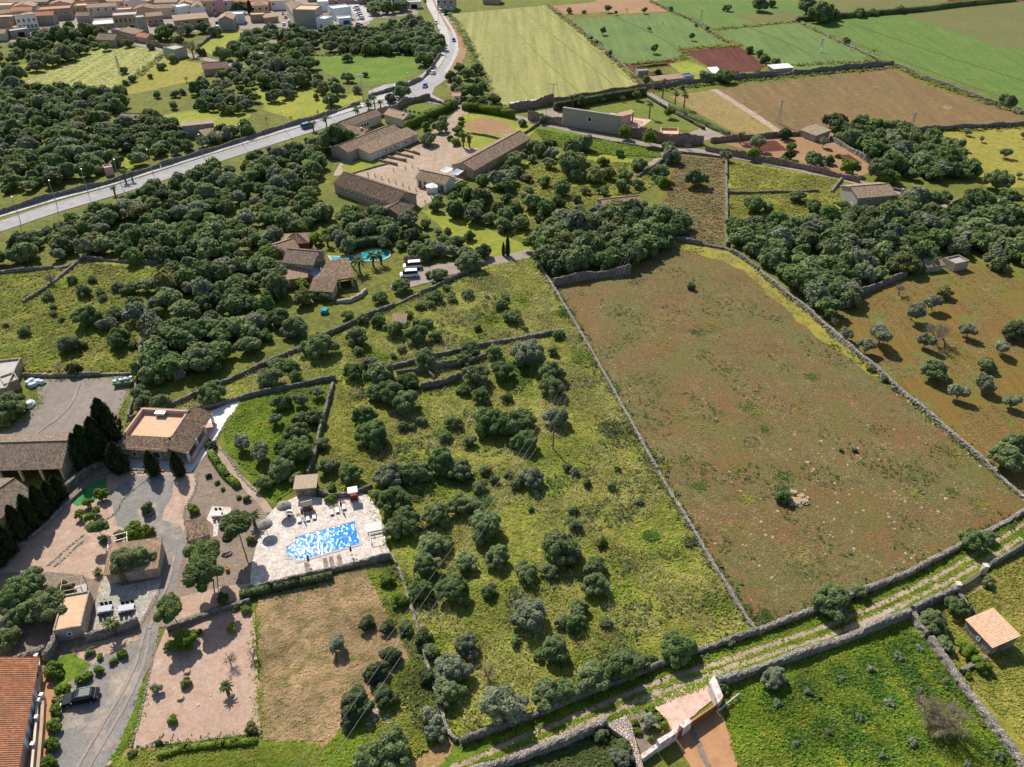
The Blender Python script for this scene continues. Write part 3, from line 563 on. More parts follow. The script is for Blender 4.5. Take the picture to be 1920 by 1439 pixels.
def tufts(name, co, n, r0, r1, h, m, blades=5, zc=0.0, patch=None):
    """low clumps of leaves growing out of the ground; patch = fraction kept by a clumpy mask"""
    Q = poly_points(co, n) if not isinstance(co, np.ndarray) else co; n = len(Q)
    if patch:
        s = np.zeros(n)
        for k in range(5):
            a = RNG.uniform(0, 6.28); f = RNG.uniform(.08, .35); s += np.sin((Q[:, 0]*math.cos(a)+Q[:, 1]*math.sin(a))*f*2+RNG.uniform(0, 6))
        Q = Q[s > np.quantile(s, 1-patch)]; n = len(Q)
    r = RNG.uniform(r0, r1, n); V = []
    for b in range(blades):
        az = RNG.uniform(0, 2*np.pi, n); off = RNG.uniform(.05, .75, n)*r; tz = RNG.uniform(.3, 1.0, n)*h*(r/r1)
        cx = Q[:, 0]+np.cos(az)*off; cy = Q[:, 1]+np.sin(az)*off; ln = r*RNG.uniform(.35, .7, n); wd = r*RNG.uniform(.2, .4, n)
        a2 = az+RNG.uniform(-.6, .6, n); dx, dy = np.cos(a2), np.sin(a2); up = RNG.uniform(.05, .6, n)*h*(r/r1)
        p = np.stack([np.column_stack([cx-dx*ln*.5-dy*wd, cy-dy*ln*.5+dx*wd, tz*.55]), np.column_stack([cx-dx*ln*.5+dy*wd, cy-dy*ln*.5-dx*wd, tz*.55]),
                      np.column_stack([cx+dx*ln+dy*wd*.5, cy+dy*ln-dx*wd*.5, tz+up*.3]), np.column_stack([cx+dx*ln-dy*wd*.5, cy+dy*ln+dx*wd*.5, tz+up*.3])], 1)
        V.append(p.reshape(-1, 3))
    V = np.vstack(V); q = np.arange(len(V), dtype=np.int32).reshape(-1, 4)
    return tag(link(bpy.data.objects.new(name, np_mesh(name, V, q, m=m))), kind='stuff')
WEEDY = leaf_mat('meadow_weeds', (.32, .325, .05), (.47, .44, .11), (.20, .25, .035), .45)
WEEDL = leaf_mat('lush_weeds', (.175, .29, .02), (.27, .37, .035), (.36, .38, .045), .45)
WEEDD = leaf_mat('dark_weeds', (.075, .11, .028), (.11, .145, .04), (.13, .14, .045), .3)
WEEDG = leaf_mat('tall_green_weeds', (.075, .165, .02), (.115, .22, .03), (.16, .25, .04), .4)
WEEDS = leaf_mat('straw_tufts', (.52, .36, .19), (.62, .46, .27), (.30, .26, .08), .4)
WEEDR = leaf_mat('pasture_tufts', (.24, .18, .07), (.42, .33, .18), (.13, .13, .045), .35)
FLOW = leaf_mat('pale_flower_heads', (.72, .68, .46), (.60, .54, .26), (.50, .42, .14), .3)
BIGM = [(250, 786), (640, 622), (900, 505), (1000, 482), (1130, 695), (1290, 985), (1412, 1180), (1140, 1275), (868, 1380), (805, 1240), (742, 1030), (648, 712), (440, 748)]
tufts('meadow_weeds', BIGM, 60000, .22, .55, .26, WEEDY, 4)
tufts('meadow_weeds', BIGM, 26000, .2, .5, .35, WEEDL, 4, patch=.4)
tufts('meadow_weeds', BIGM, 9000, .3, .6, .5, WEEDD, 5, patch=.2)
tufts('meadow_flowers', BIGM, 60000, .10, .22, .75, FLOW, 3, patch=.5)
tufts('meadow_weeds', [(-60, 522), (160, 495), (295, 502), (250, 600), (262, 696), (55, 698), (-60, 662)], 14000, .3, .7, .5, WEEDY, 4)
tufts('meadow_weeds', [(-60, 522), (160, 495), (295, 502), (250, 600), (262, 696), (55, 698), (-60, 662)], 9000, .3, .7, .5, WEEDL, 4, patch=.5)
GREENF = [(1345, 1295), (1700, 1165), (1735, 1200), (1900, 1410), (1990, 1520), (1400, 1500)]
tufts('lush_grass_tufts', GREENF, 30000, .15, .4, .4, WEEDL, 4)
tufts('lush_grass_tufts', GREENF, 9000, .15, .4, .35, WEEDY, 4, patch=.5)
tufts('lush_grass_tufts', [(418, 805), (450, 756), (560, 732), (618, 722), (596, 810), (574, 890), (520, 938), (430, 850)], 8000, .2, .5, .4, WEEDL, 4)
tufts('lush_grass_tufts', [(642, 722), (700, 850), (718, 925), (650, 922), (606, 890), (622, 800)], 4000, .2, .5, .4, WEEDY, 4)
tufts('straw_tufts', [(486, 1128), (590, 1090), (700, 1062), (745, 1110), (780, 1240), (690, 1390), (495, 1388)], 22000, .15, .35, .25, WEEDS, 4)
tufts('straw_tufts', [(690, 1072), (742, 1064), (840, 1380), (700, 1460), (560, 1470), (630, 1380), (770, 1240)], 9000, .2, .5, .4, WEEDL, 4, patch=.7)
tufts('grass_tufts', [(245, 1412), (490, 1396), (700, 1400), (800, 1470), (180, 1470)], 9000, .12, .35, .3, WEEDL, 4, patch=.7)
tufts('grass_tufts', [(245, 1412), (490, 1396), (700, 1400), (800, 1470), (180, 1470)], 5000, .12, .35, .3, WEEDY, 4)
tufts('pasture_tufts', REDP, 70000, .12, .34, .16, WEEDR, 3, patch=.72)
tufts('pasture_weeds', REDP, 6000, .15, .5, .3, WEEDD, 5, patch=.22)
tufts('orchard_grass_tufts', [(1530, 590), (1600, 565), (1840, 502), (2000, 565), (2040, 1000), (1750, 775)], 16000, .15, .4, .2, WEEDR, 3, patch=.6)
tufts('orchard_grass_tufts', [(1712, 1158), (1790, 1115), (1990, 1010), (1990, 1470), (1750, 1205)], 9000, .15, .45, .35, WEEDY, 4)
tufts('orchard_grass_tufts', [(835, 1478), (1135, 1368), (1190, 1415), (1215, 1495)], 6000, .2, .6, .5, WEEDD, 5)
vp = poly_points([(800, 1465), (1000, 1350), (1300, 1230), (1530, 1150), (1800, 1030), (1990, 930), (1990, 980), (1790, 1098), (1460, 1236), (1140, 1358), (860, 1465)], 20000)
for ln, ww in RUTS:
    for a, c in zip(ln, ln[1:]):
        a, c = G(*a), G(*c); L2 = (c-a).length_squared; tt = np.clip(((vp[:, 0]-a.x)*(c.x-a.x)+(vp[:, 1]-a.y)*(c.y-a.y))/L2, 0, 1); vp = vp[np.hypot(vp[:, 0]-a.x-tt*(c.x-a.x), vp[:, 1]-a.y-tt*(c.y-a.y)) > RNG.uniform(.15, .75, len(vp))]
tufts('verge_grass_tufts', vp, 0, .12, .35, .3, WEEDL, 4)
tufts('grass_tufts', [(1003, 242), (1235, 280), (1240, 297), (1090, 288), (1022, 268)], 5000, .3, .7, .5, WEEDL, 4)
tufts('paddock_tufts', [(1368, 304), (1580, 338), (1560, 400), (1500, 422), (1370, 415)], 9000, .3, .7, .4, WEEDY, 4)
tufts('paddock_tufts', [(880, 400), (1010, 292), (1235, 312), (1235, 345), (1000, 450)], 9000, .3, .8, .5, WEEDY, 4)
tufts('paddock_tufts', [(1270, 292), (1356, 300), (1356, 460), (1290, 450), (1232, 424)], 4000, .3, .6, .4, WEEDR, 4)
for u, v in [(1685,1232),(1632,1257),(1577,1275),(1515,1300),(1667,1320),(1612,1347),(1552,1375),(1492,1397),(1722,1217),(1772,1280),(1725,1297),(1457,1322),(1712,1395),(1875,1420),(1655,1420),(1640,1290),(1700,1265),(1600,1395)]:
    p = G(u, v); q = RNG.normal(0, 1.0, (260, 2))+np.array([p.x, p.y+.3]); tufts('tall_weeds', q, 0, .2, .5, .55, WEEDG, 5)
for k in range(46):
    q0 = poly_points(BIGM, 1)[0]; q = RNG.normal(0, random.uniform(.5, 1.5), (random.randrange(60, 240), 2))+q0; tufts('weed_clump', q, 0, .2, .5, .5, random.choice([WEEDG, WEEDD, WEEDL, WEEDL]), 5)
def edge_tufts(line, n, m, sd=.5, r=(.07, .24), h=.28):
    n *= 2.2
    P = [G(*c) for c in line]; Q = []
    for a, b in zip(P, P[1:]): k = int((b-a).length*n); t = RNG.uniform(0, 1, k)[:, None]; Q.append(np.array([a.x, a.y])*(1-t)+np.array([b.x, b.y])*t+RNG.normal(0, sd, (k, 2)))
    tufts('edge_weeds', np.vstack(Q), 0, r[0], r[1], h, m, 4)
edge_tufts([(478, 1150), (485, 1260), (490, 1375)], 14, WEEDL); edge_tufts([(268, 1290), (262, 1340), (230, 1400), (190, 1460)], 16, WEEDL, .4); edge_tufts([(490, 1375), (380, 1390), (250, 1405)], 10, WEEDG, .4)
edge_tufts([(110, 1370), (118, 1310), (135, 1270), (190, 1228), (255, 1195)], 5, WEEDY, .7, (.08, .2), .2); edge_tufts([(200, 1180), (185, 1120), (195, 1090), (300, 1088)], 4, WEEDY, .4, (.08, .2), .2)
edge_tufts([(60, 712), (75, 755), (20, 800), (-40, 830)], 14, WEEDL, .8); edge_tufts([(245, 706), (240, 745), (215, 800)], 8, WEEDY, .6); edge_tufts([(60, 712), (150, 710), (245, 706)], 6, WEEDL, .5)
edge_tufts([(700, 1062), (745, 1120), (790, 1240), (840, 1380)], 20, WEEDG, 1.6); edge_tufts([(480, 1125), (590, 1088), (700, 1060)], 14, WEEDG, .8)
edge_tufts([(735, 1050), (797, 1232), (856, 1390)], 10, WEEDG, .8); edge_tufts([(640, 712), (690, 860), (730, 1030)], 10, WEEDL, 1.2)
for ln in ([(1000, 478), (1100, 645), (1220, 862), (1340, 1065), (1418, 1186)], [(1424, 511), (1515, 584), (1675, 724), (1790, 820), (1915, 932)], [(864, 1394), (1150, 1283), (1420, 1188)], [(1421, 1187), (1530, 1146), (1700, 1080), (1915, 965)], [(245, 792), (480, 694), (720, 583), (900, 502)], [(1741, 1205), (1850, 1352), (1960, 1500)]):
    edge_tufts(ln, 5, WEEDL, .8); edge_tufts(ln, 2.5, WEEDD, .7, (.25, .6), .6)
edge_tufts([(1420, 1290), (1430, 1300)], 30, WEEDS, 1.5); edge_tufts([(1455, 1330), (1500, 1345)], 14, WEEDS, 1.6)
for k in range(40):
    q0 = poly_points(REDP, 1)[0]; q = RNG.normal(0, random.uniform(.6, 2.2), (random.randrange(40, 160), 2))+q0; tufts('pasture_weed_clump', q, 0, .12, .35, .28, random.choice([WEEDD, WEEDG, WEEDY]), 4)
for co, n in (([(696, 1072), (744, 1064), (800, 1250), (845, 1380), (720, 1450), (690, 1380), (775, 1240)], 6000),):
    tufts('rough_weeds', co, n, .2, .5, .45, WEEDY, 4); tufts('rough_weeds', co, 2500, .25, .6, .55, WEEDD, 5, patch=.4)
for ln in ([(842, 27), (885, 95), (930, 203)], [(1028, 11), (1110, 76), (1214, 168)], [(930, 203), (1040, 192), (1214, 168)], [(1220, 3), (1300, 40), (1365, 80)], [(1170, 122), (1285, 110), (1280, 92), (1390, 86)], [(1436, 125), (1655, 114)], [(1500, 42), (1660, 118)], [(1676, 124), (1755, 160), (1915, 215)], [(1224, 170), (1440, 148), (1670, 128)], [(590, 104), (785, 104)], [(60, 172), (225, 170), (310, 100)], [(1340, 56), (1495, 41)], [(1697, 250), (1915, 238)]):
    edge_tufts(ln, 1.6, WEEDY, 1.2, (.4, 1.1), .8); edge_tufts(ln, .7, WEEDD, 1.0, (.4, 1.2), 1.0)
stones('fallen_wall_stones', [(1430, 512), (1680, 724), (1915, 930), (1905, 940), (1660, 722), (1425, 518)], 260, .1, .3, ROCKG); stones('fallen_wall_stones', [(1744, 1210), (1850, 1348), (1920, 1440), (1905, 1440), (1840, 1352)], 90, .1, .3, ROCKG); stones('fallen_wall_stones', [(1004, 485), (1220, 858), (1415, 1180), (1405, 1180), (1210, 862)], 240, .08, .25, ROCKG)
# ---------------------------------------------------------------- trees and plants
def rand_dirs(n):
    v = RNG.normal(size=(n, 3)); return v/np.linalg.norm(v, axis=1)[:, None]
ICO = None
def ico():
    global ICO
    if ICO is None:
        bm = bmesh.new(); bmesh.ops.create_icosphere(bm, subdivisions=2, radius=1); bm.verts.ensure_lookup_table()
        ICO = (np.array([v.co[:] for v in bm.verts]), np.array([[v.index for v in f.verts] for f in bm.faces])); bm.free()
    return ICO
def crown_arrays(nl, nleaf, ls, seed, squash=.85, core=True, hollow=.42, lob=(.3, .46), long=1.5):
    """a crown of unit radius about the origin: lobes set round an uneven dome, leaf-sized faces over each lobe"""
    rng = np.random.default_rng(seed); c = rng.normal(size=(nl, 3)); c /= np.linalg.norm(c, axis=1)[:, None]
    c[:, 2] = np.abs(c[:, 2])*1.0-.3; c *= (rng.uniform(.5, .86, nl))[:, None]*(1+.16*np.sin(np.arctan2(c[:, 1], c[:, 0])*(2+seed % 2)+seed))[:, None]; c[:, 2] *= squash; r = rng.uniform(*lob, nl)
    c = np.vstack([c, [[0, 0, 0]]]); r = np.append(r, .55)
    w = r**2; li = rng.choice(nl+1, nleaf*2, p=w/w.sum()); d = rng.normal(size=(nleaf*2, 3)); d /= np.linalg.norm(d, axis=1)[:, None]
    p = c[li]+d*r[li][:, None]*rng.uniform(.86, 1.08, nleaf*2)[:, None]
    dist = np.linalg.norm(p[:, None, :]-c[None], axis=2)/r[None]; dist[np.arange(len(p)), li] = 9
    ok = dist.min(1) > .86; p, d = p[ok][:nleaf], d[ok][:nleaf]; n = len(p)
    nn = d*.75+np.array([0, 0, .45])+rng.normal(size=(n, 3))*.45; nn /= np.linalg.norm(nn, axis=1)[:, None]
    t = np.cross(nn, rng.normal(size=(n, 3))); t /= np.linalg.norm(t, axis=1)[:, None]; b = np.cross(nn, t)
    s = ls*rng.uniform(.6, 1.35, n)[:, None]
    V = np.stack([p-t*s*long-b*s*.35, p-t*s*.2-b*s, p+t*s*long+b*s*.35, p+t*s*.2+b*s], 1).reshape(-1, 3)
    Q = np.arange(4*n).reshape(-1, 4); T = np.zeros((0, 3), int)
    if core:
        iv, it = ico(); CV = []; CT = []
        for k in range(nl+1):
            CT.append(it+len(V)+len(iv)*k); CV.append(iv*r[k]*.84*rng.uniform(.92, 1.06, (len(iv), 1))+c[k])
        V = np.vstack([V]+CV); T = np.vstack(CT)
    return V, Q, T, c, r
LM = dict(
 wild=leaf_mat('wild_olive_leaves', (.14, .195, .066), (.245, .305, .12), (.32, .35, .18), .46),
 wildgreen=leaf_mat('green_wild_olive_leaves', (.105, .18, .048), (.18, .26, .08), (.245, .305, .115), .46),
 wildgrey=leaf_mat('pale_wild_olive_leaves', (.17, .20, .115), (.26, .29, .18), (.32, .335, .225), .44),
 grey=leaf_mat('grey_olive_leaves', (.20, .23, .13), (.28, .31, .185), (.34, .35, .235), .42),
 dark=leaf_mat('dark_evergreen_leaves', (.06, .09, .034), (.10, .135, .05), (.135, .16, .062), .3),
 green=leaf_mat('bright_green_leaves', (.15, .24, .024), (.21, .30, .036), (.25, .31, .05), .42),
 yellow=leaf_mat('yellow_green_leaves', (.19, .195, .055), (.25, .245, .075), (.22, .23, .075), .35),
 brown=leaf_mat('brown_twiggy_growth', (.30, .24, .17), (.38, .31, .22), (.22, .18, .14), .1),
 pine=leaf_mat('pine_needles', (.10, .15, .042), (.155, .21, .06), (.20, .235, .075), .35),
 clip=leaf_mat('clipped_shrub_leaves', (.085, .15, .015), (.14, .215, .022), (.19, .25, .03), .3),
 cyp=leaf_mat('cypress_needles', (.02, .04, .013), (.038, .06, .02), (.045, .068, .023), .15),
 palm=leaf_mat('palm_leaflets', (.075, .11, .032), (.125, .16, .045), (.17, .18, .065), .3))
def twig_mesh(seed, size):
    rng = random.Random(seed); mb = MB()
    def grow(p, d, L, r, lev):
        e = p+d*L; mb.tube(p, e, r, r*.6, 4 if lev else 5)
        if lev >= (2, 3, 4)[size]: return
        for i in range(rng.choice((3, 4)) if lev else 6):
            nd = (d+Vector((rng.gauss(0, 1), rng.gauss(0, 1), rng.gauss(.15, .6)))*.62).normalized(); grow(p.lerp(e, rng.uniform(.5, 1)), nd, L*rng.uniform(.6, .85), r*.55, lev+1)
    for i in range(5):
        a = i*1.257+rng.uniform(-.4, .4); grow(Vector((0, 0, -.75)), Vector((math.cos(a)*.75, math.sin(a)*.75, rng.uniform(.5, 1.0))).normalized(), .5, .035, 0)
    o = mb.build('crown', LM['brown']); m = o.data; bpy.data.objects.remove(o); return m
CROWNS = {}
def crown_mesh(kind, size, var):
    k = (kind, size, var)
    if k not in CROWNS:
        sd = hash((size, var)) % 99991+var*17+size*5
        if kind in ('grey',): V, Q, T, c, r = crown_arrays((10, 14, 20)[size], (500, 1500, 2600)[size], (.13, .075, .055)[size], sd, .8, False, lob=(.24, .4), long=2.0)
        elif kind == 'brown':
            CROWNS[k] = (twig_mesh(sd, size), None); return CROWNS[k]
        elif kind == '_': V, Q, T, c, r = crown_arrays((10, 14, 20)[size], (400, 900, 1600)[size], (.1, .055, .04)[size], sd, .9, False, long=3.0)
        elif kind == 'clip': V, Q, T, c, r = crown_arrays(26, (900, 1800, 2600)[size], (.09, .07, .05)[size], sd, .95, True, lob=(.26, .32))
        elif kind == 'pine': V, Q, T, c, r = crown_arrays((12, 18, 26)[size], (700, 2200, 4200)[size], (.12, .075, .052)[size], sd, .6, True, lob=(.2, .34), long=1.8)
        else: V, Q, T, c, r = crown_arrays((14, 30, 52)[size], (800, 2600, 5200)[size], (.115, .068, .047)[size], sd, .9, True, lob=((.24, .38), (.17, .31), (.13, .26))[size])
        CROWNS[k] = (np_mesh(kind+'_crown', V, Q, T, LM[kind]), c)
    return CROWNS[k]
TRUNKS = {}
def trunk_mesh(form, var, c):
    """unit tree: crown centre at z=1 (scaled by height), limbs fan into the crown"""
    k = (form, var)
    if k not in TRUNKS:
        rng = random.Random(var*7+3); mb = MB(); sp = {'bush': .5, 'tree': .42, 'pine': .5}[form]; r0 = {'bush': .09, 'tree': .085, 'pine': .05}[form]
        fork = Vector((rng.uniform(-.08, .08), rng.uniform(-.08, .08), .42 if form != 'pine' else .7)); mb.tube((0, 0, 0), fork, r0, r0*.7, 7); mb.tube((0, 0, -.02), (0, 0, .08), r0*1.35, r0, 7)
        for i in range(5):
            a = i*1.26+rng.uniform(-.4, .4); e = fork+Vector((math.cos(a)*sp*rng.uniform(.5, 1), math.sin(a)*sp*rng.uniform(.5, 1), rng.uniform(.3, .62)))
            mid = fork.lerp(e, .5)+Vector((0, 0, -.05)); mb.tube(fork, mid, r0*.5, r0*.36, 5); mb.tube(mid, e, r0*.36, r0*.12, 5)
            for j in range(2):
                b = a+rng.uniform(-.9, .9); f = mid+Vector((math.cos(b)*sp*.5, math.sin(b)*sp*.5, rng.uniform(.15, .4))); mb.tube(mid, f, r0*.25, r0*.08, 4)
        o = mb.build('trunk', BARK); TRUNKS[k] = o.data; bpy.data.objects.remove(o)
    return TRUNKS[k]
TREES = []; WK = ['wild']*7+['wildgreen']*4+['wildgrey']
# landmarks in the photo that tell one tree from another
LMK = [('utility pole in the central meadow', 1037, 805), ('roofless ruin', 830, 705), ('stone pool hut', 580, 910), ('swimming pool deck', 610, 1015), ('rusty sliding gate', 1300, 1360),
 ('orange roofed stone hut', 1845, 1190), ('wooden gate', 1815, 1090), ('flat roofed house with cypresses', 300, 830), ('black car', 155, 1310), ('gravel yard', 130, 760), ('pale wall junction beside the pasture', 1420, 1185),
 ('rock pile in the red pasture', 1495, 935), ('villa with the curved pool', 600, 505), ('vans on the villa drive', 775, 510), ('straw plot', 590, 1230), ('dirt heap of rubbish', 710, 1350), ('old farm cottage', 1635, 365), ('small ruins above the orchard', 1770, 500),
 ('hidden cottage in the orchard', 1165, 385), ('junction island tree', 755, 168), ('white guard hut', 857, 185), ('round olive by the stables', 803, 260), ('courtyard house', 715, 235), ('long grey finca facade', 1100, 225), ('walled kitchen garden', 1460, 280), ('olive in the straw plot', 628, 1215),
 ('dark ploughed plot', 1355, 110), ('white flowered field', 190, 130), ('lane with the white car', 312, 94), ('green field at the road bend', 690, 130), ('brown shed roof', 405, 128), ('curved wall of the main road', 600, 222), ('tall pylon of the dry field', 1460, 215), ('angled pylon by the grove', 1712, 232),
 ('tumbled wall of the western meadow', 95, 540), ('leaning pole of the western meadow', 250, 625), ('white terrace', 410, 790), ('patio with blue tables', 225, 1145), ('pink gravel garden', 370, 1270), ('tiled well house', 380, 1000), ('almond paddock wall', 1800, 243), ('tall shaded wall', 1110, 520), ('dry strip paddock', 1310, 370), ('wall end in the meadow', 1056, 624), ('front wall of the orchard', 1640, 690), ('far boundary hedge', 1700, 20), ('pale crop field', 1010, 110), ('warehouse in the village', 427, 48), ('grey block with ochre terrace', 573, 38), ('main road bend', 855, 85)]
SIZEW = (('small', 0), ('mid-sized', 16), ('large', 34), ('very large', 62))
LOOK = dict(wild='grey-green wild olive', grey='silvery thin-crowned olive tree', dark='dark evergreen tree', green='bright green leafy tree', yellow='yellow-green bushy tree', brown='brown leafless twiggy tree', pine='broad pine tree', clip='neatly clipped round shrub')
ORD = ('', 'second ', 'third ', 'fourth ', 'fifth ', 'sixth ', 'seventh ', 'eighth ', 'ninth ', 'tenth ', 'eleventh ', 'twelfth ', 'thirteenth ', 'fourteenth ', 'fifteenth ')
SEEN = {}
def auto_label(kind, px, py, wpx, word=None):
    nm, lx, ly = min(LMK, key=lambda l: (l[1]-px)**2+((l[2]-py)*1.6)**2); dx, dy = px-lx, py-ly
    dr = ('right of' if dx > 0 else 'left of') if abs(dx) > abs(dy)*1.2 else ('below' if dy > 0 else 'above')
    sz = [a for a, b in SIZEW if wpx >= b][-1]; k = (kind, word, nm, dr, sz); SEEN[k] = SEEN.get(k, 0)+1; i = SEEN[k]-1
    return f"{sz} {word or LOOK[kind]} {dr} the {nm}" if i == 0 else f"{sz} {word or LOOK[kind]}, {ORD[i] if i < len(ORD) else str(i+1)+'th '}out {dr} the {nm}"
def tree(px, py, wpx, kind='wild', form=None, label=None, group=None, base=None, name=None, cat=None, lift=None):
    """px, py: middle of the crown in the survey photo, wpx its width there"""
    form = form or {'grey': 'tree', 'pine': 'pine', 'brown': 'tree'}.get(kind, 'bush')
    zf = lift or {'bush': .74, 'tree': 1.25, 'pine': 2.4}[form]; wpx *= 1.07 if kind == 'wild' else .9 if kind == 'grey' else 1; Rr = wpx/2/ppm(py+wpx*.2)
    for _ in range(3):
        p = G(px, py, Rr*zf); s = FPX/((p.y*CP-(p.z-CAM_H)*SP)); Rr = wpx/2/s
    lean = Vector((0, 0, 0)); hc = Rr*zf; loc = Vector((p.x, p.y, 0))
    if base: b = G(*base); lean = Vector((p.x-b.x, p.y-b.y, 0)); loc = b
    TREES.append((Rr, wpx))
    size = 0 if wpx < 22 else 1 if wpx < 48 else 2
    name = name or {'wild': 'wild_olive_tree', 'grey': 'olive_tree', 'dark': 'evergreen_tree', 'green': 'leafy_tree', 'yellow': 'bushy_tree', 'brown': 'bare_tree', 'pine': 'pine_tree', 'clip': 'clipped_shrub'}[kind]
    var = random.randrange(5 if kind == 'wild' else 3)
    t = thing(name, label or auto_label(kind, px, py, wpx), cat or ('shrub' if kind == 'clip' else 'tree'), loc, random.uniform(0, 6.28), group)
    me, c = crown_mesh(random.choice(WK) if kind == 'wild' else kind, size, var); o = link(bpy.data.objects.new('crown', me), t)
    q = Matrix.Rotation(-t.rotation_euler.z, 3, 'Z') @ lean; o.location = (q.x, q.y, hc); v = random.uniform(.9, 1.12)
    o.scale = (Rr*1.02*random.uniform(.93, 1.07), Rr*1.02*random.uniform(.93, 1.07), Rr*v); o.rotation_euler = (random.uniform(-.15, .15), random.uniform(-.15, .15), 0)
    o2 = link(bpy.data.objects.new('trunk', trunk_mesh(form, var % 3, c)), t); o2.scale = (Rr*.9, Rr*.9, hc*1.02)
    if base:
        vv = Vector((q.x, q.y, hc)); o2.rotation_mode = 'QUATERNION'; o2.rotation_quaternion = vv.to_track_quat('Z', 'Y'); o2.scale = (Rr*.8, Rr*.8, vv.length*1.02)
    return t
def T(ox, oy, items, kind='wild', k=4.0, **kw):
    for it in items:
        kd = it[3] if len(it) > 3 else kind
        tree(ox+it[0]/k, oy+it[1]/k, it[2]/k, kd, **(dict(kw, base=(ox+it[4][0]/k, oy+it[4][1]/k)) if len(it) > 4 else kw))
# near and middle distance, one by one as they stand
T(480, 1080, [(1240,110,180),(1490,90,240),(1750,110,120),(1580,520,200),(1740,720,160,'brown'),(1460,700,260),(1440,860,200),(1850,960,320,'grey'),(830,355,130,'dark'),(980,380,120,'dark'),(1130,390,120,'dark'),
  (1010,600,150,'dark'),(900,720,180,'dark'),(740,950,260,'dark'),(960,900,200,'dark'),(700,1080,150,'dark'),(1290,760,140,'dark'),(1310,1050,180,'grey'),(1340,1150,170),(1250,460,150,'dark'),(1000,1310,330),(860,1370,230),(1080,180,140,'green'),(980,30,120,'green'),(1310,560,120)])
T(480, 1080, [(600,510,150,'grey',(605,655))])
T(960, 1080, [(120,290,270),(500,240,150),(470,350,150),(370,340,110),(640,60,200),(320,540,220),(200,590,90),(710,350,90),(1250,550,260),(810,680,300),(950,650,170),(590,760,260),(270,890,260),(420,870,180),(50,960,200,'grey'),(30,490,90),(1640,500,70),(1060,620,60),(820,1360,160),(660,1190,120),(840,1290,140)])
T(480, 720, [(1000,60,230),(1120,130,230),(910,50,160),(880,370,240),(810,230,160),(1105,320,80),(1175,325,60),(1240,280,80),(1480,290,120),(1420,400,90),(1600,430,100),(1740,270,230),(1890,300,250),(1690,80,130),(1880,100,90),(1560,40,100),(1400,580,240),(1200,660,220),(1000,690,220),(1530,650,180),
  (1050,860,240),(920,830,100),(1120,1020,220),(1040,1080,170),(1350,980,200),(1520,900,180),(1640,910,130),(1720,1060,250),(1320,1200,210),(1270,1350,210,'wild'),(1430,1180,100),(1570,1330,160),(1810,1290,190),(1720,640,100),(1680,770,110),(1790,720,80),(1890,680,60),(700,670,190),(540,610,150),(490,440,110),
  (190,140,140),(440,240,150),(330,260,120),(310,370,180),(310,500,230),(190,470,110),(190,640,190),(60,740,130),(300,710,100),(560,860,75,'green'),(560,775,70),(410,560,60)])
T(480, 720, [(330,110,120,'grey',(370,210)),(460,60,110,'grey',(465,130)),(150,260,110,'grey',(130,380)),(40,500,170,'grey',(60,690))])
T(960, 720, [(300,20,180),(330,250,170),(90,260,170),(90,420,190),(140,690,190),(40,740,110),(410,620,70),(470,660,70),(560,745,75,'dark'),(790,640,60,'green'),(745,765,80),(960,880,60),(450,950,80),(470,1050,110),(140,940,50),(360,1220,290),(450,1260,160),(620,1370,170),(280,1400,130),(110,1410,170),(670,1185,90,'green')])
T(960, 360, [(15,930,130),(95,1025,50),(120,1210,250),(310,1190,90),(280,1350,190),(350,1070,80),(1345,710,65),(1820,90,170),(1650,225,90),(1645,90,60,'brown'),(1350,330,70,'brown'),(1475,370,45,'brown')])
T(480, 360, [(1590,765,85),(1470,790,80),(1240,850,70),(1310,840,70),(1350,780,110),(920,960,110),(1040,1030,150),(1210,1070,180),(1280,980,90),(1200,980,70),(1350,1080,100),(1150,920,70),(760,1080,170),(770,1190,80),(1030,1230,50),(1090,1175,70),(150,1290,120),(260,1300,100),(290,1380,100),(110,1390,180),(730,1350,150),(850,1280,110),(920,1370,240),(1140,1420,150),
  (1270,1250,180),(1350,1290,70),(1610,1180,150),(1560,1250,130),(1790,1200,130),(1650,1370,200),(1850,1340,180),(1840,850,80),(1890,930,100),(1730,790,35),(1870,790,60),(1660,1020,60),(1510,365,110),(1600,330,90),(1370,300,60),(1440,290,50),(1700,450,140,'dark'),(1270,240,80),(1430,720,60),(1600,510,190),(1370,620,120),(1290,620,60),(930,790,110),(1090,700,130),(690,920,90),(800,950,90),(480,1140,220),(390,1170,130),(300,1010,190),(160,940,180),
  (340,690,120,'green'),(350,790,160,'yellow'),(510,780,100),(700,400,150),(640,340,140),(960,390,120,'dark'),(1200,430,140),(1330,440,110),(1160,330,150,'dark'),(1000,300,150),(880,230,150),(1140,200,170),(780,110,150,'brown'),(900,160,170),(340,275,110,'green'),(430,350,130,'green'),(100,470,200,'green'),(540,310,90,'green'),(500,455,90,'brown'),(1280,470,110,'dark')])
# left meadow
T(0, 360, [(650,930,200),(800,990,130),(860,910,130),(880,1100,175),(990,1150,70),(510,1140,160),(620,1155,70),(180,1040,100),(360,780,90),(400,915,55),(400,865,55),(540,660,80),(620,740,120),(690,660,70),(750,750,70),(770,800,60),(890,715,90),(365,630,130,'brown'),(430,1310,120,'brown'),(550,1330,120,'dark'),(455,960,45),(40,1000,50),(980,720,120),(1130,1180,130),(1200,1340,180),(1120,1290,120),(1500,1250,270),(1250,1080,200),(1420,1110,110),(1310,970,90,'green'),(1490,1030,220),(1690,1010,190),(1860,1140,170),(1240,1270,150)])
T(0, 720, [(60,150,230),(20,260,150),(1040,60,110),(1080,130,150),(1190,140,150),(1590,60,200)])
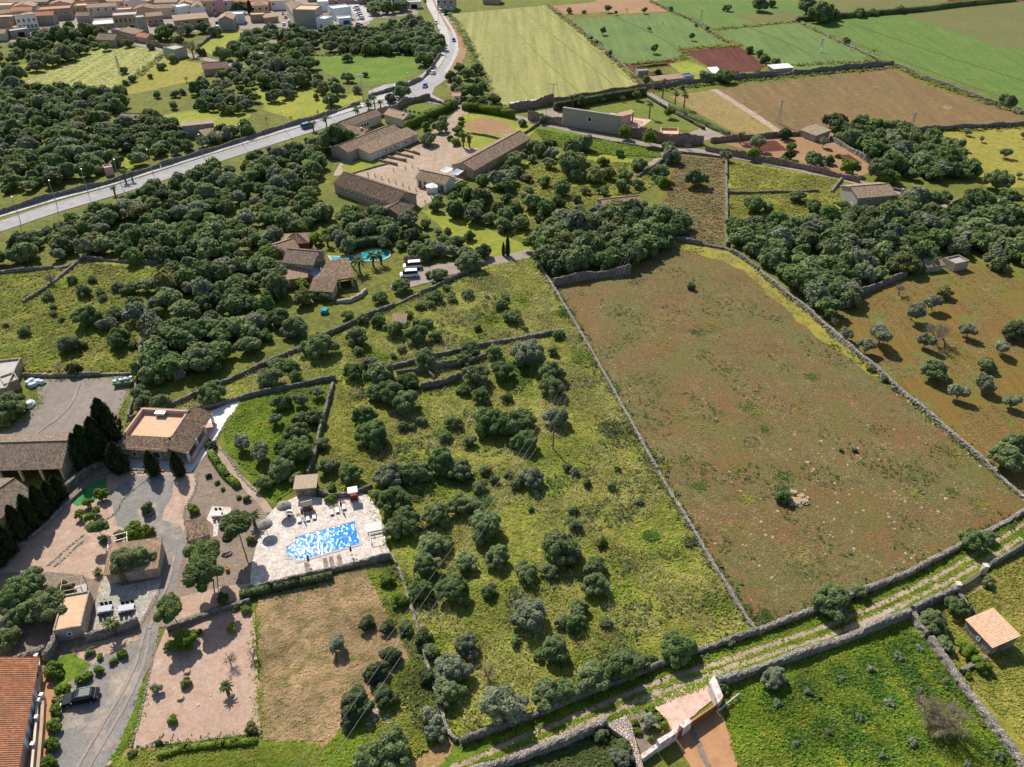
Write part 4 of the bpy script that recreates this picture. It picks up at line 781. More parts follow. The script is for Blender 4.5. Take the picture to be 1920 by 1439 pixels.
# gardens by the house
T(0, 720, [(735,1070,150,'pine'),(780,1160,80,'dark'),(1445,940,95,'clip'),(1010,1110,180,'green'),(1120,1110,80,'clip'),(890,1125,75,'yellow'),(1430,1150,60,'clip'),(1630,740,40,'clip'),(1790,850,40,'clip'),(1850,860,60,'yellow'),(1565,690,45,'dark'),(1670,790,35,'clip'),(1880,1170,70,'clip'),(1590,460,80,'dark')])
T(0, 720, [(760,820,95,'clip',(778,895)),(655,890,85,'clip',(665,960)),(595,975,78,'clip',(595,1010)),(720,950,75,'clip',(722,1000)),(670,1000,80,'clip',(672,1040))], form='tree')
T(0, 720, [(930,1320,230,'wild',(1030,1415)),(1060,1300,190,'wild',(1040,1415))], form='tree', cat='tree')
T(0, 720, [(1770,1050,250,'pine',(1850,1310)),(1520,1270,250,'pine',(1620,1350)),(1820,430,150,'grey',(1800,590)),(1500,1400,280,'pine',(1600,1470))])
T(0, 1080, [(140,140,290),(330,240,310),(60,470,200),(480,110,150,'dark'),(130,300,200),(200,60,260)])
T(0, 1080, [(1270,250,220,'pine',(1340,370)),(1370,490,200,'clip'),(1270,520,85,'clip'),(1490,420,55,'clip'),(1740,390,85,'green'),(1770,240,50,'clip'),(1840,255,75,'clip'),(390,700,140,'green'),(430,740,80,'green'),(440,855,85,'clip'),(490,840,75,'clip'),(435,930,80,'yellow'),(420,1005,100,'clip'),(405,1125,115,'clip'),(390,1265,122,'clip'),(365,1400,120,'clip'),(610,775,90,'clip'),(655,750,80,'clip'),(740,705,78,'clip'),(850,640,62,'clip'),(920,585,78,'clip'),(750,605,58,'clip'),(670,570,70,'yellow'),(560,540,70,'brown'),(1165,840,90,'grey'),(1390,800,80,'yellow'),(1295,1075,80,'green'),(1880,1140,110,'yellow'),(1190,1250,50,'dark'),(1760,1240,70,'green'),(1370,1280,60,'green'),(990,1330,70,'yellow'),(1670,170,100,'dark')])
T(0, 1080, [(1720,610,150,'brown',(1730,660)),(1890,570,130,'brown',(1900,630))])
# gate, green field, lane
T(960, 1080, [(1020,1075,140,'grey',(1020,1170))])
T(960, 1080, [(925,1100,58,'clip'),(940,1170,64,'clip'),(1065,1150,58,'clip'),(1045,1220,58,'clip'),(1120,1172,50,'yellow'),(1570,830,110)], name=None)
T(1440, 1080, [(480,180,280),(670,110,130),(1240,340,200),(1290,390,140),(1420,230,190),(1320,510,130),(1490,540,150,'green'),(1600,660,140,'green'),(50,760,180),(1650,50,90),(1180,350,110),(1500,740,70,'green')])
T(1440, 1080, [(980,600,80,'grey'),(770,700,75,'grey'),(550,770,65,'grey'),(300,870,75,'grey'),(910,950,80,'grey'),(690,1060,70,'grey'),(450,1170,65,'grey'),(210,1260,70,'grey'),(1130,540,60,'grey'),(1330,790,65,'grey'),(1140,860,60,'grey'),(70,960,75,'grey'),(1090,1250,80,'grey'),(1740,1350,90,'grey'),(1500,1420,65,'grey'),(860,1350,70,'grey')], form='bush', name='olive_sapling')
T(1440, 1080, [(1230,970,300,'brown',(1320,1130)),(1400,1040,330,'brown',(1350,1130)),(1290,1090,260,'brown',(1330,1130))])
# red pasture and orchard
T(1440, 720, [(1790,540,250),(1860,430,150),(115,830,130),(1540,1170,190),(650,500,40,'dark'),(550,500,35,'dark'),(1650,1150,110)])
T(1440, 720, [(1430,50,150,'grey',(1405,155)),(1640,10,130,'grey',(1605,100)),(1840,130,130,'grey',(1790,220))])
T(1440, 360, [(850,1060,190,'grey',(830,1135)),(1110,890,165,'grey',(1070,960)),(1240,820,150,'grey',(1225,885)),(1195,1110,140,'grey',(1155,1185)),(1500,1030,130,'grey',(1490,1090)),(1750,1160,130,'grey',(1735,1225)),(1290,1020,230,'brown',(1300,1080)),(1630,1420,150,'grey',(1620,1480))])
T(1440, 360, [(740,1140,140,'grey'),(1320,750,130,'yellow'),(1250,1330,210),(1640,1290,130),(1870,1040,200,'dark'),(590,810,130,'brown'),(500,960,100,'brown'),(1000,710,120,'brown'),(600,1060,110,'grey'),(780,1330,50),(880,1400,55),(220,30,110),(345,105,110),(290,80,60),(0,120,80),(570,95,90),(760,155,145),(1580,70,260),(1330,30,110),(1810,40,130),(300,240,60),(330,290,170,'yellow'),(40,280,120),(1050,540,200,'yellow')])
# walled garden, paddocks, far fields
T(1440, 0, [(850,1260,210),(915,1330,130,'green'),(1740,1350,210),(125,1005,110,'dark'),(180,1100,80,'clip'),(160,1165,90,'dark'),(345,1190,150),(455,1200,85),(530,1170,40),(615,1250,150,'green'),(120,1205,80,'green'),(200,1220,60,'green'),(1800,755,110),(590,305,60),(795,470,30),(60,465,65),(990,70,70),(680,95,80),(790,95,60),(400,90,190),(300,40,160),(475,100,110),(30,30,60),(420,1060,90,'grey'),(1920,1010,60,'grey')])
T(1440, 0, [(1215,990,70,'grey',(1205,1040)),(1495,985,60,'grey',(1490,1025)),(1605,1040,50,'grey',(1600,1080)),(1450,1080,90,'grey',(1420,1140)),(1785,1140,85,'grey',(1760,1210)),(1880,1310,50,'grey',(1870,1360)),(800,370,55,'brown',(795,405))])
T(960, 0, [(430,80,50),(540,90,30),(635,315,36),(595,285,30),(735,395,42),(1780,375,60),(1855,400,65),(1900,440,80),(1465,210,35),(1380,190,25),(1620,60,60),(1860,30,130),(1490,575,70),(1440,560,90,'grey'),(1590,570,125),(1670,555,70,'yellow'),(1840,550,55),(1090,550,70,'dark'),(1010,600,70),(1255,590,45,'dark'),(1035,635,40,'green'),(520,760,110,'dark'),(235,900,70),(75,920,60),(1195,1160,150),(1170,1100,90),(1380,1330,180),(455,1220,240),(1110,1290,150),(950,1235,120),(310,1070,45),(250,1080,75),(1050,580,60),(1280,655,40),(1130,1360,110,'green')])
T(960, 0, [(680,225,55,'wild',(680,262)),(1030,215,32,'wild',(1035,240)),(1350,270,50,'wild',(1345,302)),(1070,362,60,'wild',(1062,405)),(1130,165,28,'brown',(1128,185)),(720,60,50,'wild',(722,90)),(860,65,32,'brown',(858,98)),(995,75,42,'wild',(992,102)),(780,95,28,'wild',(782,112)),(1190,60,35,'wild',(1190,82)),(845,980,110,'green',(835,1045)),(1030,1025,120,'green',(1030,1080)),(1320,1080,70,'brown',(1320,1130)),(1610,1165,85,'grey',(1608,1230)),(1810,1150,85,'green',(1808,1205)),(1850,1065,140,'grey',(1850,1110)),(685,735,70,'brown',(670,780)),(830,720,70,'brown',(825,770))], form='tree')
T(960, 0, [(935,708,72,'clip',(935,745)),(1180,838,80,'clip',(1178,870))], form='tree')
T(480, 0, [(600,1030,260),(500,1060,140),(1290,1040,120,'wild',(1290,1105)),(1380,950,110,'wild',(1375,1010)),(1400,895,75),(1270,945,80,'clip'),(1510,975,80),(1455,1035,52,'clip'),(1490,1065,65),(1540,895,50,'clip'),(1535,930,45,'clip'),(555,750,120),(230,705,90),(130,720,110),(450,725,55),(280,700,50),(690,580,90),(820,560,45),(680,430,75),(555,345,110),(260,400,100,'green'),(1265,440,130),(1230,410,90),(1090,690,115,'wild'),(1095,640,95,'wild'),(1010,740,90,'dark'),(1455,570,90,'wild',(1440,625)),(1505,600,65),(1530,510,90),(1590,550,115),(1650,520,100),(1560,680,130),(1640,680,130),(1665,605,60),(1690,640,70),(1490,650,70),(1610,765,80),(1700,770,95),(1790,745,90),(1420,85,60),(130,470,90,'yellow'),(1310,890,60,'brown'),(390,470,130),(860,840,50)])
T(0, 0, [(382,450,115),(262,490,110),(95,560,180),(20,580,120),(490,400,140),(585,365,110),(350,345,110),(190,345,140),(450,265,160),(540,260,140),(640,230,150,'yellow'),(755,245,95,'yellow'),(690,300,80,'green'),(290,260,90,'green'),(350,215,110,'brown'),(930,530,60),(1215,500,60),(940,620,48),(875,655,42),(990,590,62),(1125,570,45),(1130,350,58),(1290,440,75),(1240,235,150),(1350,225,130,'brown'),(1400,215,110),(1520,205,100),(1610,235,90),(1430,330,150,'brown'),(1330,300,90,'yellow'),(1500,390,70),(1670,405,120),(1760,345,105),(1660,560,90),(1515,605,72),(1780,60,120,'dark'),(1550,750,90),(1480,660,120),(1600,700,60),(1650,760,100),(1530,810,60),(1480,790,50),(1730,825,75),(1780,500,90),(1845,540,75),(1780,600,60),(1310,705,62),(1365,690,52),(1175,710,62),(1140,880,170,'yellow'),(1300,790,70),(800,50,90,'dark'),(1390,580,60,'brown'),(510,190,70),(960,325,70)])
# ---------------------------------------------------------------- the woods: close-packed wild olives
FORESTS = [  # polygon, spacing m, rmin, rmax, keep
 ([(-60, 500), (0, 475), (130, 425), (200, 398), (252, 372), (300, 348), (400, 318), (480, 292), (605, 275), (622, 300), (598, 345), (590, 385), (640, 415), (740, 430), (700, 448), (620, 452), (560, 445), (525, 470), (528, 560), (555, 590), (500, 640), (420, 690), (275, 722), (268, 610), (245, 592), (290, 508), (200, 482), (150, 482), (-60, 508)], 3.7, 1.5, 3.5, .87, 'wood beside the villa'),
 ([(-60, 165), (60, 172), (240, 180), (230, 215), (320, 235), (350, 262), (470, 245), (465, 258), (300, 300), (150, 338), (-60, 388)], 4.0, 1.9, 3.7, .9, 'wood above the main road'),
 ([(1372, 445), (1420, 430), (1500, 432), (1560, 412), (1600, 420), (1720, 392), (1850, 402), (1990, 420), (1990, 520), (1860, 508), (1850, 482), (1740, 470), (1738, 512), (1690, 512), (1610, 540), (1600, 570), (1560, 600), (1500, 562), (1440, 508), (1400, 478)], 3.6, 2.2, 3.9, .97, 'wood above the orchard'),
 ([(1012, 445), (1100, 415), (1200, 398), (1262, 420), (1272, 440), (1228, 472), (1182, 502), (1040, 522), (1005, 478)], 3.5, 2.2, 3.9, .97, 'wood behind the tall shaded wall'),
 ([(1562, 240), (1692, 250), (1780, 290), (1826, 332), (1760, 345), (1690, 342), (1650, 312), (1575, 268)], 3.7, 2.4, 4.0, .96, 'grove beside the walled garden'),
 ([(885, 395), (935, 345), (1010, 292), (1110, 280), (1225, 305), (1235, 345), (1120, 375), (1100, 405), (1010, 440), (950, 432)], 5.8, 1.5, 3.2, .8, 'orchard round the hidden cottage'),
 ([(745, 462), (790, 445), (880, 470), (870, 486), (790, 490), (745, 486)], 3.6, 1.4, 2.4, .85, 'villa garden'),
 ([(800, 395), (880, 345), (1000, 280), (1010, 292), (935, 350), (890, 400), (960, 440), (940, 446), (870, 412)], 4.6, 1.8, 3.2, .9, 'orchard edge behind the long barn'),
 ([(640, 90), (770, 95), (772, 104), (640, 104)], 4.2, 2.2, 3.2, .98, 'tree row above the green field'),
 ([(620, 60), (700, 62), (790, 40), (832, 92), (808, 118), (770, 98), (640, 92), (600, 75)], 4.5, 2.2, 3.8, .92, 'wood behind the white garages'),
 ([(470, 75), (560, 58), (600, 80), (585, 105), (560, 130), (575, 165), (500, 170), (470, 135), (440, 105)], 5.0, 2.2, 3.8, .85, 'trees below the grey block'),
 ([(385, 160), (430, 140), (560, 165), (470, 205), (440, 225), (375, 210)], 5.0, 2.0, 3.4, .8, 'trees round the brown shed'),
 ([(545, 148), (640, 158), (680, 180), (600, 178)], 5.0, 2.0, 3.2, .85, 'trees above the road verge'),
 ([(-60, 95), (40, 80), (120, 62), (190, 70), (200, 95), (110, 120), (40, 132), (-60, 150)], 6.0, 2.0, 3.4, .7, 'trees below the village'),
 ([(770, 0), (690, 8), (700, 30), (760, 28)], 6.0, 3.0, 4.5, .9, 'tall trees in the village')]
KEEPOUT = [[(225, 205), (270, 205), (270, 238), (225, 238)], [(335, 235), (405, 235), (405, 262), (335, 262)], [(525, 450), (665, 440), (690, 560), (525, 575)], [(1120, 370), (1210, 370), (1210, 398), (1120, 402)], [(590, 225), (780, 225), (780, 330), (600, 330)], [(610, 330), (790, 335), (790, 420), (610, 400)], [(1585, 345), (1700, 345), (1700, 392), (1585, 398)], [(610, 462), (735, 462), (735, 505), (610, 505)], [(375, 115), (435, 115), (435, 145), (375, 145)], [(195, 310), (220, 310), (220, 330), (195, 330)], [(340, 300), (470, 300), (460, 325), (390, 330)], [(365, 132), (600, 180), (590, 200), (360, 150)] and [(0, 0), (0, 1), (1, 0)], [(870, 300), (1000, 250), (1010, 270), (900, 345), (860, 340)]]
KO = [[G(*c) for c in k] for k in KEEPOUT]
wood = []
for poly, sp, r0, r1, keep, where in FORESTS:
    P = [G(*c) for c in poly]; xs = [p.x for p in P]; ys = [p.y for p in P]; pts = []; cell = {}
    for _ in range(int((max(xs)-min(xs))*(max(ys)-min(ys))/sp**2*9)):
        x = random.uniform(min(xs), max(xs)); y = random.uniform(min(ys), max(ys)); gx, gy = int(x/sp), int(y/sp)
        if any((x-a)**2+(y-b)**2 < (sp*.92)**2 for i in (-1, 0, 1) for j in (-1, 0, 1) for a, b in cell.get((gx+i, gy+j), ())): continue
        if not inside(np.array([x]), np.array([y]), P)[0]: continue
        if any(inside(np.array([x]), np.array([y]), k)[0] for k in KO): continue
        cell.setdefault((gx, gy), []).append((x, y))
        if random.random() > keep: continue
        r = random.uniform(r0, r1)*random.uniform(.85, 1.1); u, v = PX((x, y, r*.7)); wood.append((r*2*FPX/((y*CP-(r*.7-CAM_H)*SP)), x, y, r, where, u, v))
wood.sort(reverse=True)
n_wild = sum(1 for o in COL.objects if o.name.startswith('wild_olive_tree') and not o.parent)
N_IND = max(0, 298-n_wild); print('wood', len(wood), 'hand wild', n_wild, 'individual from woods', N_IND)
for wpx, x, y, r, where, u, v in wood[:N_IND]:
    if u < -40 or u > 1960: continue
    t = thing('wild_olive_tree', f'wild olive tree packed among others in the {where}', 'tree', (x, y, 0), random.uniform(0, 6.28), f'close-packed wild olives of the {where}')
    me, c = crown_mesh(random.choice(WK), 1, random.randrange(5)); o = link(bpy.data.objects.new('crown', me), t); o.location = (0, 0, r*.8); o.scale = (r*random.uniform(.95, 1.1), r*random.uniform(.95, 1.1), r*random.uniform(.75, 1.35))
    o2 = link(bpy.data.objects.new('trunk', trunk_mesh('bush', random.randrange(3), c)), t); o2.scale = (r*.9, r*.9, r*.8)
far = wood[N_IND:]; Vs = []; Qs = []; Ts = []; MI = [[], []]; k = 0
lods = [crown_arrays(18, 620, .115, 900+i, .9, True, lob=(.2, .34)) for i in range(7)]
for wpx, x, y, r, where, u, v in far:
    V, Q, Tr, c, rr = lods[random.randrange(7)]; a = random.uniform(0, 6.28); ca, sa = math.cos(a), math.sin(a)
    X = V[:, 0]*ca-V[:, 1]*sa; Y = V[:, 0]*sa+V[:, 1]*ca; h = random.uniform(.75, 1.35)
    Vs.append(np.column_stack([X*r+x, Y*r+y, V[:, 2]*r*h+r*.8])); Qs.append(Q+k); Ts.append(Tr+k); k += len(V); mi = random.choice([0]*9+[1]*7+[2]*2+[3]*2+[4, 5]); MI[0].append(np.full(len(Q), mi)); MI[1].append(np.full(len(Tr), mi))
if far:
    me = np_mesh('distant_woodland', np.vstack(Vs), np.vstack(Qs), np.vstack(Ts), LM['wild'])
    for kk in ('wildgreen', 'wildgrey', 'dark', 'yellow', 'grey'): me.materials.append(LM[kk])
    me.polygons.foreach_set('material_index', np.concatenate(MI[0]+MI[1]).astype(np.int32)); tag(link(bpy.data.objects.new('distant_woodland', me)), kind='stuff')
# ---------------------------------------------------------------- cypresses, palms, hedges, bare street trees
def cypress_mesh(seed, rt=.16):
    rng = np.random.default_rng(seed); n = 3600; z = rng.uniform(.02, 1, n); prof = np.interp(z, [0, .08, .35, .7, .9, 1], [.55, .9, 1, .72, .35, .03])
    a = rng.uniform(0, 6.28, n); lob = 1+.18*np.sin(a*5+z*9)+.1*np.sin(a*9-z*17); rr = rt*prof*lob*rng.uniform(.82, 1.05, n)
    p = np.column_stack([rr*np.cos(a), rr*np.sin(a), z]); up = np.column_stack([np.cos(a)*.3, np.sin(a)*.3, np.ones(n)])+rng.normal(size=(n, 3))*.25; up /= np.linalg.norm(up, axis=1)[:, None]
    sd = np.column_stack([-np.sin(a), np.cos(a), np.zeros(n)])+rng.normal(size=(n, 3))*.5; s = rng.uniform(.010, .022, n)[:, None]
    V = np.stack([p-up*s-sd*s*.5, p-up*s+sd*s*.5, p+up*s*1.8+sd*s*.3, p+up*s*1.8-sd*s*.3], 1).reshape(-1, 3); Q = np.arange(4*n).reshape(-1, 4)
    m = 12; zz = np.linspace(.03, .97, 10); cv = []; pr = np.interp(zz, [0, .08, .35, .7, .9, 1], [.5, .85, .95, .66, .3, .02])*rt*.86
    for zi, ri in zip(zz, pr):
        for j in range(m): cv.append((ri*math.cos(j*6.283/m), ri*math.sin(j*6.283/m), zi))
    cq = [(i*m+j, i*m+(j+1) % m, (i+1)*m+(j+1) % m, (i+1)*m+j) for i in range(9) for j in range(m)]
    return np_mesh('cypress_crown', np.vstack([V, cv]), np.vstack([Q, np.array(cq)+len(V)]), None, LM['cyp'])
CYP = [cypress_mesh(40+i) for i in range(3)]
def hsolve(base, top):
    b = G(*base); lo, hi = 0.0, 60.0
    for _ in range(40):
        m = (lo+hi)/2
        if PX((b.x, b.y, m))[1] > top: lo = m
        else: hi = m
    return b, lo
def cypress(bx, by, ty, wpx, label, group=None):
    b, h = hsolve((bx, by), ty); t = thing('cypress_tree', label, 'cypress', b, random.uniform(0, 6), group)
    o = link(bpy.data.objects.new('crown', random.choice(CYP)), t); r = wpx/2/ppm(by)/.155; o.scale = (r, r, h*1.0); o.location = (0, 0, .1)
    mb = MB(); mb.tube((0, 0, 0), (0, 0, h*.3), .16, .1, 6); mb.build('trunk', BARK, t)
for bx, by, ty, wpx, lb in [(290, 890, 847, 24, 'slim cypress in front of the flat roofed house beneath its small window side'), (338, 892, 849, 22, 'slim cypress in front of the flat roofed house by its porch corner'),
  (228, 884, 832, 34, 'cypress at the corner of the flat roofed house by the gravel'), (214, 842, 751, 44, 'tallest cypress, behind the flat roofed house at the gravel yard'), (196, 862, 785, 40, 'broad cypress between the tallest one and the barn'),
  (174, 872, 800, 38, 'pale-tipped cypress nearest the barn roof'), (160, 880, 815, 30, 'cypress close against the barn end wall'), (116, 935, 894, 26, 'first cypress of the dark row below the barn'), (102, 950, 905, 26, 'second cypress of the dark row below the barn'),
  (86, 970, 912, 28, 'third cypress of the dark row, beside the hipped roof'), (66, 990, 930, 28, 'fourth cypress of the dark row below the hipped roof'), (45, 1010, 950, 30, 'fifth cypress of the dark row, leaning over the gravel'),
  (22, 1040, 985, 30, 'sixth cypress of the dark row, near the big olives'), (2, 1060, 1000, 32, 'last cypress of the dark row at the photo edge'), (952, 480, 443, 8, 'slim cypress beside the lane at the meadow top'), (944, 480, 455, 6, 'short cypress beside the lane at the meadow top'),
  (674, 448, 425, 11, 'cypress rising behind the curved pool'), (470, 28, 1, 9, 'tall dark cypress standing in the village')]:
    cypress(bx, by, ty, wpx, lb)
def palm_mesh(seed, fan=False):
    rng = random.Random(seed); mb = MB(); N = 34 if not fan else 40
    for i in range(N):
        a = i*2.4+rng.uniform(-.2, .2); el = rng.uniform(-.35, 1.15) if not fan else rng.uniform(-.6, 1.3); L = 1.0*rng.uniform(.8, 1.1); pts = []; p = Vector((0, 0, 0)); n = 6; e = el
        for k in range(n+1):
            pts.append(p.copy()); p += Vector((math.cos(a)*math.cos(e), math.sin(a)*math.cos(e), math.sin(e)))*(L/n); e -= .26 if not fan else .12
        sd = Vector((-math.sin(a), math.cos(a), 0))
        for k in range(n):
            w0 = .11*math.sin(math.pi*(k+.35)/(n+.5)); w1 = .11*math.sin(math.pi*(k+1.35)/(n+.5)); dz = Vector((0, 0, -.05)) if not fan else Vector((0, 0, .03))
            if fan: w0, w1 = (.02, .02) if k < 3 else (.16, .2)
            for s in (-1, 1): mb.face([pts[k], pts[k+1], pts[k+1]+sd*s*w1+dz, pts[k]+sd*s*w0+dz])
    o = mb.build('fronds', LM['palm']); m = o.data; bpy.data.objects.remove(o); return m
PALMS = [palm_mesh(1), palm_mesh(2), palm_mesh(3, True)]
def palm(bx, by, cy, rpx, label, fan=False, skirt=False, cx=None):
    b, h = hsolve((bx, by), cy); t = thing('palm_tree', label, 'palm', b, random.uniform(0, 6)); r = rpx/ppm(by)*1.15
    o = link(bpy.data.objects.new('fronds', PALMS[2] if fan else random.choice(PALMS[:2])), t); o.scale = (r, r, r); o.location = (0, 0, h)
    mb = MB(); mb.tube((0, 0, 0), (0, 0, h), .28, .2, 8)
    if skirt: mb.lathe((0, 0, 0), [(.22, h*.35), (.75, h*.45), (.6, h*.8), (.25, h)], 9)
    mb.build('trunk', BARK, t)
for a in [(1073, 206, 182, 9, 'stout palm by the dark hedge of the finca lawn'), (1217, 222, 194, 9, 'palm standing in the middle of the finca lawn'), (1265, 200, 176, 6, 'slim palm beside the driveway, nearest the lawn', True), (1282, 204, 179, 7, 'slim palm beside the driveway, further from the lawn', True), (1242, 185, 152, 5, 'tallest thin palm beside the shed wall', True),
  (613, 241, 222, 9, 'palm by the courtyard house next to the parked blue car'), (588, 246, 232, 8, 'palm at the road wall nearest the teal van'), (671, 222, 205, 10, 'palm at the lawn corner of the courtyard house'), (692, 209, 193, 11, 'broad palm beside the road wall'), (704, 212, 183, 7, 'tallest palm beside the road wall'), (714, 206, 191, 8, 'palm beside the road wall closest to the junction'),
  (869, 277, 252, 7, 'shaggy palm with a brown skirt in the stable garden', True, True), (880, 277, 256, 7, 'second shaggy palm with a brown skirt in the stable garden', True, True), (675, 511, 490, 16, 'palm overhanging the curved pool terrace'), (700, 500, 480, 13, 'palm in front of the curved pool'), (715, 496, 478, 12, 'palm by the rounded end of the curved pool'), (615, 462, 447, 12, 'palm behind the villa roofs'),
  (654, 492, 440, 5, 'very tall thin palm beside the curved pool'), (236, 342, 322, 9, 'palm on the main road verge, larger'), (249, 340, 324, 7, 'palm on the main road verge, smaller'), (216, 366, 353, 7, 'small palm below the main road'), (1387, 270, 252, 9, 'palm inside the walled kitchen garden'), (1711, 385, 361, 7, 'shaggy palm beside the old farm cottage', True, True),
  (218, 1190, 1170, 16, 'palm below the patio wall'), (428, 1300, 1288, 14, 'low feathery palm in the pink gravel garden'), (185, 1078, 1072, 10, 'spiky low palm beside the stone shed'), (478, 985, 968, 14, 'low palm beside the pool deck')]:
    palm(*a)
def hedge(label, line, h, wd, kind='clip', name='hedge'):
    P = [G(*c) for c in line]; b = P[0].copy(); L = sum((q-p).length for p, q in zip(P, P[1:])); pts = []
    V = []; mb = MB()
    for p, q in zip(P, P[1:]):
        d = (q-p).normalized(); nr = Vector((-d.y, d.x, 0)); a = math.atan2(d.y, d.x); mid = (p+q)/2-b; mb.box((mid.x, mid.y, h*.46), ((q-p).length+wd*.6, wd*.85, h*.9), a)
        n = int((q-p).length*(h*2+wd)*14); u = RNG.uniform(0, 1, n); s = RNG.uniform(0, 2*h+wd, n); off = np.where(s < h, -wd/2, np.where(s > h+wd, wd/2, s-h-wd/2)); z = np.where(s < h, s, np.where(s > h+wd, 2*h+wd-s, h))+RNG.normal(0, .06, n)
        off = off*RNG.uniform(.9, 1.12, n); c = np.outer(1-u, np.array(p-b))+np.outer(u, np.array(q-b))+np.outer(off, np.array(nr)); c[:, 2] = np.maximum(z, .05)
        r1 = RNG.normal(size=(n, 3)); r1 /= np.linalg.norm(r1, axis=1)[:, None]; r2 = np.cross(r1, RNG.normal(size=(n, 3))); r2 /= np.linalg.norm(r2, axis=1)[:, None]; sz = RNG.uniform(.1, .24, n)[:, None]
        V.append(np.stack([c-r1*sz, c-r2*sz*.6, c+r1*sz, c+r2*sz*.6], 1).reshape(-1, 3))
    V = np.vstack(V); Q = np.arange(len(V)).reshape(-1, 4); bv = np.array(mb.v); bq = np.array(mb.f)+len(V)
    o = link(bpy.data.objects.new(name, np_mesh(name, np.vstack([V, bv]), np.vstack([Q, bq]), None, LM[kind]))); o.location = b; return tag(o, label, 'hedge')
hedge('tall dark hedge shading the finca lawn below the pale crop field', [(1042, 208), (1090, 199), (1150, 188), (1208, 179)], 3.2, 2.0, 'dark')
hedge('low clipped hedge between the driveway and the finca lawn', [(1210, 181), (1250, 206), (1300, 233), (1320, 244)], 1.0, .8, 'dark')
hedge('shrubby hedge between the driveway and golden grass', [(1255, 200), (1290, 219), (1330, 240), (1366, 256)], 1.6, 1.2, 'wild')
hedge('thick hedge beside the gate track of the courtyard house', [(765, 242), (800, 226), (835, 210), (852, 200)], 3.0, 2.6)
hedge('tall hedge along the lane above the walled vegetable plot', [(870, 206), (900, 210), (940, 217), (962, 222)], 3.0, 2.0)
hedge('sloping clipped hedge along the winding stone path', [(396, 852), (410, 875), (428, 898), (446, 914)], .9, 1.3)
hedge('clipped hedge curving round the gate garden', [(1214, 1332), (1228, 1342), (1240, 1356), (1247, 1368)], .9, .8)
hedge('dark hedge between fallow field and bright green crop', [(1495, 41), (1580, 34), (1650, 28), (1720, 22), (1800, 12), (1900, 2)], 2.6, 2.5, 'wild')
hedge('green creepers hanging over the low garden wall end', [(300, 1418), (350, 1405), (420, 1398), (480, 1392)], .7, .8, 'green')
hedge('dark shrubs growing under the pool deck wall', [(455, 1120), (510, 1108), (560, 1098), (620, 1085)], 1.2, 1.2, 'dark')
hedge('green crop row in the far vegetable plot', [(1195, 128), (1225, 124), (1248, 122)], .8, 1.5, 'green')
hedge('scrubby hedgerow between the fields and the road curve', [(872, 60), (880, 80), (885, 95)], .8, 1.0, 'wild')
hedge('evergreen hedge over the villa pool', [(655, 470), (690, 462), (725, 458)], 2.5, 2.0, 'dark')
for i, (bx, by, h) in enumerate([(346, 287, 5), (381, 278, 5), (412, 272, 5), (437, 262, 5), (466, 252, 5.5), (502, 238, 5), (547, 232, 4), (597, 222, 4), (812, 58, 4), (824, 66, 4), (829, 85, 4), (832, 98, 4)]):
    b = G(bx, by); t = thing('street_tree', 'leafless young street tree on the pavement, ' + ['outermost along the road', 'second along the road', 'third along the road', 'by the blue shed', 'past the blue shed', 'opposite the big olive', 'opposite the teal van', 'by the garden palms', 'first on the town bend', 'second on the town bend', 'third on the town bend', 'last on the town bend'][i], 'tree', b, random.uniform(0, 6), 'bare street trees')
    me, c = crown_mesh('brown', 0, i % 3); o = link(bpy.data.objects.new('crown', me), t); o.scale = (1.1, 1.1, 1.5); o.location = (0, 0, h*.7)
    mb = MB(); mb.tube((0, 0, 0), (0, 0, h*.8), .09, .04, 6); mb.build('trunk', BARK, t)
# ---------------------------------------------------------------- buildings: walls, roofs, windows, doors, chimneys
AMP = [.045]
def panel(mb, a, b, c, d, corr):
    """roof slope: a-b eave, d-c ridge; tiles as real corrugation where near enough to show"""
    a, b, c, d = map(Vector, (a, b, c, d)); L = max((b-a).length, (c-d).length); S = ((d-a).length+(c-b).length)/2; nrm = (b-a).cross(d-a); nrm.normalize(); th = .16
    if nrm.z < 0: nrm = -nrm
    n = int(L/.15) if corr else 1; vs = []; 
    for i in range(n+1):
        t = i/n; k = nrm*(AMP[0]*math.cos(i*math.pi) if corr else 0); vs.append((a.lerp(b, t)+k, d.lerp(c, t)+k))
    for i in range(n):
        (p, q), (r, s) = vs[i], vs[i+1]; u0, u1 = L*i/n, L*(i+1)/n
        mb.face([p, r, s, q], [(u0, 0), (u1, 0), (u1, S), (u0, S)], True)
    e = [x-nrm*th for x in (a, b, c, d)]; mb.face([e[3], e[2], e[1], e[0]])
    for p, q, r, s in ((a, b, e[1], e[0]), (b, c, e[2], e[1]), (c, d, e[3], e[2]), (d, a, e[0], e[3])): mb.face([s, r, q, p])
